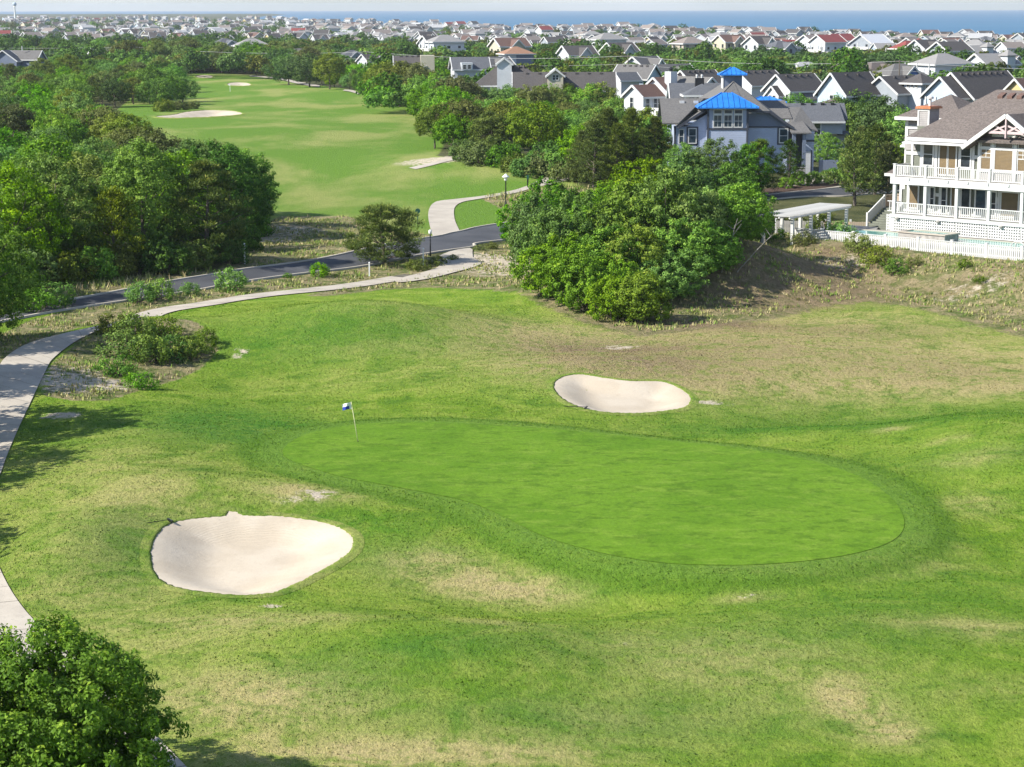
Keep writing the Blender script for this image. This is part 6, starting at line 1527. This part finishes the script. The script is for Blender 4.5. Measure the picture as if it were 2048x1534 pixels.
LAB = {'leaf_green': 'rounded green oak', 'leaf_lush': 'bright green oak', 'leaf_olive': 'olive green oak', 'leaf_brown': 'brownish grey-leaved oak', 'leaf_dark': 'dark green oak', 'needle_pine': 'dark needled pine', 'leaf_yellow': 'yellowish oak'}
def fill(pts, kinds, where, group, smin=0.8, smax=1.1, szmin=0.85, szmax=1.1):
    w = [k_[2] for k_ in kinds]
    for x, y in pts:
        key, mt, _ = rnd.choices(kinds, w)[0]
        cm = TREES[key][1].materials[0].name
        place_tree(key, x, y, rnd.uniform(smin, smax), LAB[mt or cm] + ' ' + where, group, mat=mt, sz=rnd.uniform(szmin, szmax))
fill(dart(LEFT, lambda y: 4.3 + (y - 200) * 0.0075, 285, 5), lk, 'in the wood left of the far fairway', 'trees of the wood left of the fairway', 0.6, 0.92)
RIGHT = polyxy([(585,169),(640,176),(700,186),(760,208),(822,220),(865,296),(925,318),(1015,329),(1075,348),(1150,362),(1330,348),(1345,262),(1262,208),(1000,196),(900,186),(720,163),(610,158)])
fill(dart(RIGHT, lambda y: 5.6 + (y - 250) * 0.008, 120, 6), [('oak1', None, 4), ('oak2', 'leaf_lush', 4), ('oak3', None, 3), ('oak4', None, 3), ('oak5', None, 5), ('oak1', 'leaf_yellow', 2), ('oak2', 'leaf_dark', 1), ('pine1', None, 1)], 'in the thicket right of the far fairway', 'trees of the thicket right of the fairway', 0.62, 0.98)
for px, py, s, key, mt in [(578, 169, 1.15, 'oak2', 'leaf_dark'), (620, 174, 1.25, 'oak1', 'leaf_dark'), (660, 178, 1.1, 'oak3', None), (768, 209, 1.1, 'oak3', 'leaf_olive'), (800, 213, 1.2, 'oak4', None), (835, 214, 1.15, 'oak4', None), (870, 297, .75, 'oak3', None), (905, 300, .7, 'oak1', None)]:
    at(px, py, key, s, {'leaf_dark': 'big dark oak with trunk showing at the fairway end', 'leaf_olive': 'olive oak with forked trunks at the fairway edge'}.get(mt, 'spreading oak with shaded trunk at the fairway edge'), group='big oaks along the fairway edge', mat=mt)
for px, py, s, key in [(1010, 332, 1.0, 'scrub1'), (960, 328, 1.0, 'scrub2'), (1060, 352, .9, 'scrub1'), (1090, 352, 1.0, 'scrub2'), (1120, 352, 1.0, 'scrub1'), (1035, 342, .8, 'scrub2'), (930, 320, .9, 'scrub1'), (1000, 322, 1.1, 'scrub2'), (1100, 340, 1.2, 'scrub1'), (1140, 362, .9, 'scrub2'), (330, 222, .9, 'scrub2'), (360, 219, .7, 'scrub2'), (385, 217, .6, 'scrub2'), (500, 440, .8, 'scrub1'), (520, 430, .6, 'scrub1')]:
    at(px, py, key, s, 'low rounded shrub at the foot of the fairway trees', 'shrub', 'shrubs at the foot of the fairway trees')
BACK = polyxy([(262,146),(330,144),(420,142),(540,150),(600,155),(720,150),(720,133),(500,126),(300,128),(180,128),(170,140)])
fill(dart(BACK, lambda y: 5.6, 120, 8), [('oak1', None, 3), ('oak2', 'leaf_dark', 3), ('oak3', None, 3), ('oak5', None, 2), ('oak4', None, 1)], 'closing the far end of the fairway', 'trees behind the end of the fairway', 0.95, 1.3)
# trees between the houses of the near row and beyond
MIDR = polyxy([(1240,232),(1330,230),(1500,212),(1720,205),(1900,215),(2200,240),(2200,168),(1900,150),(1500,150),(1250,165)])
fill(dart(MIDR, lambda y: 8.5, 120, 9), [('oak1', None, 3), ('oak2', 'leaf_dark', 3), ('oak3', None, 2), ('oak5', None, 2), ('oak4', None, 2)], 'between the houses of the row', 'trees between the houses of the row', 0.6, 0.85)

# ---------------------------------------------------------------- the far woods: single trees to the front, then one mass
gw = np.random.default_rng(123)
wl = []
tries = 0
while len(wl) < 6000 and tries < 130000:
    tries += 1
    px = gw.uniform(-160, 2220)
    d = 440 * (7.5 if px < 620 else 4.2) ** gw.random()
    if px < 760 and d < 690: continue
    if px < 300 and d < 740: continue
    x = (px - 1024) / F_PX * d
    if x > coast_x(d) - 60: continue
    dt = np.interp(px, [0, 300, 600, 900, 1250, 1500, 2048], [1350, 1250, 1250, 1150, 980, 900, 820])
    dens = np.interp(d / dt, [0, 0.85, 1.0, 1.25, 2.0, 4.0], [1.0, 1.0, 0.6, 0.30, 0.22, 0.16])
    if px < 330: dens = max(dens, 0.5 if d > 2200 else dens)
    if gw.random() > dens: continue
    wl.append((d, x, px))
cell = {}
keepw = []
houses_xy = np.array([(a, b_, c) for a, b_, c in taken] + KEEP_OUT)
for d, x, px in sorted(wl):
    sp = 6.3 + d * 0.0022
    kx, ky = int(x // 8), int(d // 8)
    if any((x - q[0]) ** 2 + (d - q[1]) ** 2 < sp * sp for i in (-2, -1, 0, 1, 2) for j in (-2, -1, 0, 1, 2) for q in cell.get((kx + i, ky + j), [])): continue
    m_ = (houses_xy[:, 0] - x) ** 2 + (houses_xy[:, 1] - d) ** 2 < 62.0
    if m_.any(): continue
    if d < 800 and not free(x, d, 1.0): continue
    cell.setdefault((kx, ky), []).append((x, d)); keepw.append((d, x, px))
fk_ = ['far0', 'far1', 'far2', 'far3', 'far4']
def far_kind(px, d):
    if px < 620: return rnd.choices(fk_, [6, 2, 5, 2, 1])[0]
    return rnd.choices(fk_, [4, 4, 2, 3, 2])[0]
FLAB = {'far0': 'dark green tree', 'far1': 'green bushy tree', 'far2': 'tall dark tree', 'far3': 'brownish tree', 'far4': 'olive tree'}
N_SINGLE = 290
for d, x, px in keepw[:N_SINGLE]:
    key = far_kind(px, d)
    place_tree(key, x, d, rnd.uniform(0.7, 1.1), FLAB[key] + ' in the woods before the town', 'trees of the woods before the town', sz=rnd.uniform(0.8, 1.1), trunk=False)
acc = {}
for d, x, px in keepw[N_SINGLE:]:
    key = far_kind(px, d); me = TREES[key][1]
    if key not in acc:
        n = len(me.vertices); co = np.empty(n * 3, np.float32); me.vertices.foreach_get('co', co)
        ti = np.empty(n, np.float32); me.attributes['tint'].data.foreach_get('value', ti)
        acc[key] = [co.reshape(-1, 3), ti, [], [], me.materials[0].name]
    co, ti, Vs, Ts, _ = acc[key]
    s, rz, z = rnd.uniform(0.7, 1.1), rnd.uniform(0, 6.28), t1(x, d)
    if d > 1500:            # far enough that a third of the leaf clumps is all one can see
        q = len(co) // 4; sel = np.repeat(np.sort(gw.choice(q, q // 2, False)) * 4, 4) + np.tile(np.arange(4), q // 2); c2, t2 = co[sel] , ti[sel]
        s *= 1.1
    else: c2, t2 = co, ti
    c_, s_ = math.cos(rz), math.sin(rz)
    P = np.column_stack([c2[:, 0] * c_ - c2[:, 1] * s_, c2[:, 0] * s_ + c2[:, 1] * c_, c2[:, 2]]) * s + np.array([x, d, z])
    Vs.append(P); Ts.append(np.clip(t2 + gw.normal(0, 0.12), 0, 1))
fw_ = empty('far_woods'); tag(fw_, 'far-off woods running between the houses to the horizon', 'woods', kind='stuff')
for key, (co, ti, Vs, Ts, mn) in acc.items():
    V = np.concatenate(Vs)
    me = np_mesh('far_woods_mass', V, np.arange(len(V)).reshape(-1, 4), {'tint': np.concatenate(Ts)}); me.materials.append(M[mn])
    tag(link('tree_mass', me, fw_), kind='stuff')

# ---------------------------------------------------------------- short turf blades on the near lawn
PATHP = np.concatenate([pl, pr[::-1]])
gl = np.random.default_rng(31)
n = 190000
yb = 57 + (158 - 57) * gl.random(n) ** 0.72
xb = gl.uniform(-0.27, 0.27, n) * (yb + 4)
ok = (inside(PATHP, xb, yb) < -0.05)
for P in BUNKERS[:2]: ok &= inside(P, xb, yb) < 0.02
ok &= inside(GREEN, xb, yb) < -0.4
xb, yb = xb[ok], yb[ok]; n = len(xb)
fj = np.interp(yb, ys, np.arange(len(ys))); fi = (xb / (yb + 60) + 0.46) / 0.92 * (len(sx) - 1)
jj, ii = np.round(fj).astype(int), np.clip(np.round(fi).astype(int), 0, len(sx) - 1)
gi_ = jj * len(sx) + ii
okw = (A[gi_, 1] < 0.6); xb, yb, gi_ = xb[okw], yb[okw], gi_[okw]; n = len(xb)
pat = 0.5 + 0.5 * np.sin(xb * 1.1 + np.sin(yb * 0.8) * 1.7) * np.sin(yb * 0.63 + xb * 0.4)
hb = gl.uniform(0.025, 0.06, n) * (0.7 + 0.6 * pat + 0.5 * A[gi_, 2]); an = gl.uniform(0, 6.283, n); w = gl.uniform(0.02, 0.05, n)
zb = T(xb, yb)
lean = hb * gl.uniform(0.3, 1.2, n)
V = np.stack([np.column_stack([xb - np.sin(an) * w, yb + np.cos(an) * w, zb - 0.01]), np.column_stack([xb + np.sin(an) * w, yb - np.cos(an) * w, zb - 0.01]), np.column_stack([xb + np.cos(an) * lean, yb + np.sin(an) * lean, zb + hb])], 1).reshape(-1, 3)
me = np_mesh('lawn_grass', V, np.arange(len(V)).reshape(-1, 3), {'grow': np.repeat(A[gi_], 3, 0), 'extra': np.repeat(B[gi_], 3, 0)})
tag(link('lawn_grass', me, None, M['turf']), 'short uneven rough grass round the near green', 'grass', kind='stuff')

# ---------------------------------------------------------------- dune grass
def tufts(name, polys, per_m2, h, seed, label, spread=0.22, blades=5, colr=(0.15, 1.0)):
    g = np.random.default_rng(seed); Vs, Ts = [], []
    for P in polys:
        a, b_ = P.min(0), P.max(0)
        n = int((b_[0] - a[0]) * (b_[1] - a[1]) * per_m2)
        X, Y = g.uniform(a[0], b_[0], n), g.uniform(a[1], b_[1], n)
        ok = inside(P, X, Y) > 0.15
        pat = np.sin(X * 0.9 + np.sin(Y * 0.5) * 2) + np.sin(Y * 0.7 + X * 0.31) + g.normal(0, 0.9, n)
        ok &= pat > -0.2
        ok &= (inside(ROADP, X, Y) < -0.4) & (inside(PATHP, X, Y) < -0.3)
        u, v = house_uv(X, Y); ok &= ~((v > FENCE_V + 0.1) & (u > -6))
        X, Y = X[ok], Y[ok]; n = len(X)
        Z = T(X, Y)
        th = np.clip(g.normal(0.5, 0.25, n) + 0.12 * pat[ok], 0, 1)
        for b2 in range(blades):
            an = g.uniform(0, 6.283, n); hh = h * g.uniform(0.5, 1.25, n); w = 0.045 * g.uniform(0.7, 1.5, n)
            bx, by = X + g.normal(0, spread * 0.45, n), Y + g.normal(0, spread * 0.45, n)
            lx_, ly = np.cos(an) * hh * 0.55, np.sin(an) * hh * 0.55
            px_, py_ = -np.sin(an) * w, np.cos(an) * w
            Vs.append(np.stack([np.column_stack([bx - px_, by - py_, Z - 0.03]), np.column_stack([bx + px_, by + py_, Z - 0.03]), np.column_stack([bx + lx_, by + ly, Z + hh])], 1).reshape(-1, 3))
            Ts.append(np.repeat(np.clip(th + g.normal(0, 0.15, n), 0, 1), 3))
    V = np.concatenate(Vs); 
    me = np_mesh(name, V, np.arange(len(V)).reshape(-1, 3), {'tint': np.concatenate(Ts)}); me.materials.append(M['dune_grass'])
    return tag(link(name, me), label, 'grass', kind='stuff')
k = NT('dune_grass')
t = k.attr('tint', 'Fac')
col = k.mix(k.remap(t, 0.2, 0.6), (0.460, 0.380, 0.210), (0.300, 0.310, 0.095)); col = k.mix(k.remap(t, 0.6, 0.95), col, (0.170, 0.270, 0.045))
k.fin(col, 0.8, 0.15)
ROADP = np.concatenate([rl, rr[::-1]]); PATHP = np.concatenate([pl, pr[::-1]])
tufts('dune_grass', WILD[:4], 5.0, 0.24, 4, 'tan and green dune grass tufts along the road verge and dune')
tufts('tall_grass', [WILD[5], WILD[4]], 5.0, 0.5, 5, 'long green grass beside the lamp post and under the wood', blades=4)
# ---------------------------------------------------------------- small things
paint('flag_blue', (0.02, 0.05, 0.35), 0.7, 0.1); paint('flag_white', (0.80, 0.80, 0.80), 0.7, 0.05)
paint('pole_yellow', (0.72, 0.68, 0.42), 0.4, 0.1); paint('lamp_black', (0.015, 0.017, 0.018), 0.4, 0.2); paint('lamp_white', (0.85, 0.85, 0.82), 0.4, 0.03)
paint('sign_green', (0.02, 0.08, 0.06), 0.5, 0.1); paint('dark_cup', (0.01, 0.01, 0.01), 0.9, 0.1); paint('wire', (0.42, 0.42, 0.41), 0.6, 0.1); paint('pole_wood', (0.16, 0.13, 0.10), 0.9, 0.2)
def gz(px, py):
    q = hit(px, py); return Vector((q[0], q[1], float(T(q[0], q[1])[0])))
p = gz(716, 893)
fl = empty('golf_flag', (p.x, p.y, p.z + 0.03)); tag(fl, 'leaning golf flagstick with blue and white flag in the near green', 'golf flag')
top = Vector((-0.33, 0.0, 2.12))
MB().tube([(0, 0, -0.1), top * 0.5, top], [0.022, 0.019, 0.014], 8).build('flagstick', M['pole_yellow'], fl, True)
MB().lathe([(0.054, 0.0), (0.054, 0.006)], 16).build('cup', M['dark_cup'], fl)
def flag_part(fx0, fx1, fz0, fz1, nm, mt):
    b = MB(); n = 6
    for i in range(n):
        for j in range(3):
            q = []
            for (ii, jj) in ((i, j), (i + 1, j), (i + 1, j + 1), (i, j + 1)):
                fx = fx0 + (fx1 - fx0) * ii / n; fz = fz0 + (fz1 - fz0) * jj / 3
                drop = 0.13 * fx * fx
                q.append((top.x - 0.02 - fx * 0.46 + (1 - fz) * 0.03, -0.03 + 0.05 * math.sin(fx * 7 + fz * 2), top.z - 0.03 - (1 - fz) * 0.36 * (1 - 0.15 * fx) - drop))
            b.poly(q)
    o = b.build(nm, M[mt], fl); md = o.modifiers.new('thickness', 'SOLIDIFY'); md.thickness = 0.006
flag_part(0, 0.22, 0, 1, 'flag_cloth', 'flag_white'); flag_part(0.22, 1, 0.5, 1, 'flag_cloth', 'flag_white'); flag_part(0.22, 1, 0, 0.5, 'flag_cloth', 'flag_blue')
p = gz(461, 182.5)
f2 = empty('golf_flag', p); tag(f2, 'tiny pale flagstick on the far fairway green below a bunker', 'golf flag')
MB().tube([(0, 0, -0.1), (0, 0, 2.1)], 0.05, 6).build('flagstick', M['lamp_white'], f2)
MB().hexa([(0, -0.02, 1.7), (-0.5, -0.02, 1.75), (-0.5, 0.02, 1.75), (0, 0.02, 1.7), (0, -0.02, 2.08), (-0.5, -0.02, 2.0), (-0.5, 0.02, 2.0), (0, 0.02, 2.08)]).build('flag_cloth', M['flag_white'], f2)
# lamp post
p = gz(1012, 416); lp = empty('lamp_post', p); tag(lp, 'black lamp post with white bell shade beside the upper cart path', 'lamp post')
MB().lathe([(0.16, -0.1), (0.16, 0.35), (0.09, 0.5), (0.075, 0.9), (0.06, 3.0), (0.08, 3.05)], 12).build('pole', M['lamp_black'], lp, True)
MB().lathe([(0.10, 3.05), (0.17, 3.15), (0.19, 3.35), (0.16, 3.5)], 12).build('lantern', M['lamp_white'], lp, True)
MB().lathe([(0.16, 3.5), (0.42, 3.48), (0.40, 3.54), (0.18, 3.72), (0.05, 3.86)], 14).build('lamp_shade', M['lamp_white'], lp, True)
p = gz(861, 512); l2 = empty('lamp_post', p); tag(l2, 'short dark post lamp with white head at the path crossing', 'lamp post')
MB().lathe([(0.09, -0.1), (0.07, 0.3), (0.055, 2.0)], 10).build('pole', M['lamp_black'], l2, True); MB().lathe([(0.07, 2.0), (0.15, 2.1), (0.15, 2.35), (0.04, 2.45)], 10).build('lantern', M['lamp_white'], l2, True)
p = gz(836, 446); sg = empty('tee_sign', p); tag(sg, 'small round green sign on a post by the upper cart path', 'sign')
MB().lathe([(0.06, -0.1), (0.05, 1.1)], 8).build('post', M['sign_green'], sg)
MB().tube([(0, -0.03, 1.3), (0, 0.03, 1.3)], 0.27, 14).build('sign_board', M['sign_green'], sg)
p = gz(1056, 375); pt = empty('tee_post', p); tag(pt, 'black square post beside the upper path bend', 'post')
MB().box(-0.09, 0.09, -0.09, 0.09, -0.1, 1.35).build('shaft', M['lamp_black'], pt); MB().box(-0.13, 0.13, -0.13, 0.13, 1.0, 1.5).build('head', M['sign_green'], pt)
for (px, py), h, lab in [((490, 527), 1.75, 'white marker post at the wood edge of the road'), ((739, 552), 1.15, 'white marker post between the cart path and the pine'), ((847, 530), 1.45, 'white marker post right of the pine by the crossing')]:
    p = gz(px, py); q = empty('marker_post', p); tag(q, lab, 'post')
    MB().box(-0.06, 0.06, -0.06, 0.06, -0.2, h).build('shaft', M['lamp_white'], q); MB().hexa([(-0.085, -0.085, h), (0.085, -0.085, h), (0.085, 0.085, h), (-0.085, 0.085, h), (-0.02, -0.02, h + 0.1), (0.02, -0.02, h + 0.1), (0.02, 0.02, h + 0.1), (-0.02, 0.02, h + 0.1)]).build('cap', M['lamp_white'], q)
# bunker rakes
for (px, py), an, lab in [((312, 1046), 0.55, 'bunker rake lying on the turf above the larger sand bunker'), ((1150, 816), -0.3, 'dark bunker rake at the near edge of the smaller sand bunker')]:
    p = gz(px, py); q = empty('bunker_rake', (p.x, p.y, p.z + 0.07), an); tag(q, lab, 'rake')
    MB().tube([(-0.65, 0, 0), (0.65, 0, 0.03)], 0.018, 6).build('handle', M['lamp_black'], q)
    hd = MB().box(0.63, 0.69, -0.28, 0.28, -0.02, 0.04).build('rake_head', M['lamp_black'], q)
    for i in range(8): MB().box(0.64, 0.66, -0.27 + i * 0.072, -0.25 + i * 0.072, -0.1, -0.02).build('tine', M['lamp_black'], hd)
# power line
def utility_pole(px, d, top_py, label):
    x = on_y(px, top_py, d)[0]; z0 = t1(x, d); zt = on_y(px, top_py, d)[2]
    e = empty('utility_pole', (x, d, z0)); tag(e, label, 'utility pole', 'poles of the power line')
    MB().lathe([(0.18, -0.5), (0.11, zt - z0 + 0.4)], 8).build('shaft', M['pole_wood'], e); MB().box(-1.2, 1.2, -0.08, 0.08, zt - z0 - 0.1, zt - z0 + 0.08).build('cross_arm', M['pole_wood'], e)
    return Vector((x, d, zt))
PO = [utility_pole(px, d, py, 'utility pole carrying the wires over the woods') for px, d, py in [(-250, 840, 84), (262, 800, 93), (735, 690, 104), (1257, 560, 113), (1800, 500, 124), (2350, 475, 134)]]
for dz, nm in ((0.1, 'upper wire'), (-2.0, 'lower wire')):
    b = MB()
    for a, c_ in zip(PO, PO[1:]):
        b.tube([a.lerp(c_, f) + Vector((0, 0, dz - 1.3 * 4 * f * (1 - f))) for f in np.linspace(0, 1, 13)], 0.045 if dz > 0 else 0.03, 4)
    tag(b.build('power_cable', M['wire']), ('pale upper' if dz > 0 else 'thin lower') + ' power cable sagging between poles above the woods', 'cable', 'cables of the power line')
# water tower on the horizon
dwt = 3600.0; x = on_y(30, 10, dwt)[0]; z0 = t1(x, dwt); zt = on_y(30, 3.2, dwt)[2]
wt = empty('water_tower', (x, dwt, z0)); tag(wt, 'white ball water tower on a slim stem at the horizon', 'water tower')
hh = zt - z0
MB().lathe([(3.2, -1), (1.6, 4), (1.3, hh - 8), (2.4, hh - 6.2)], 14).build('stem', M['lamp_white'], wt, True)
MB().lathe([(0.3, hh - 6.4), (2.4, hh - 6.1), (3.4, hh - 4.6), (3.6, hh - 3.0), (3.0, hh - 1.2), (1.6, hh - 0.3), (0.2, hh)], 18).build('tank', M['pale_blue_siding'], wt, True)

# ---------------------------------------------------------------- sea air
hz = bpy.data.materials.new('haze'); hz.use_nodes = True
nt = hz.node_tree; nt.nodes.remove(nt.nodes['Principled BSDF'])
pv_ = nt.nodes.new('ShaderNodeVolumePrincipled'); pv_.inputs['Color'].default_value = (0.86, 0.92, 1.0, 1); pv_.inputs['Density'].default_value = 0.000058; pv_.inputs['Anisotropy'].default_value = 0.2
nt.links.new(pv_.outputs[0], nt.nodes['Material Output'].inputs['Volume'])
tag(MB().box(-9500, 9500, -80, 21500, -25, 62).build('haze', hz), 'thin sea air over the whole place', 'haze', kind='stuff')
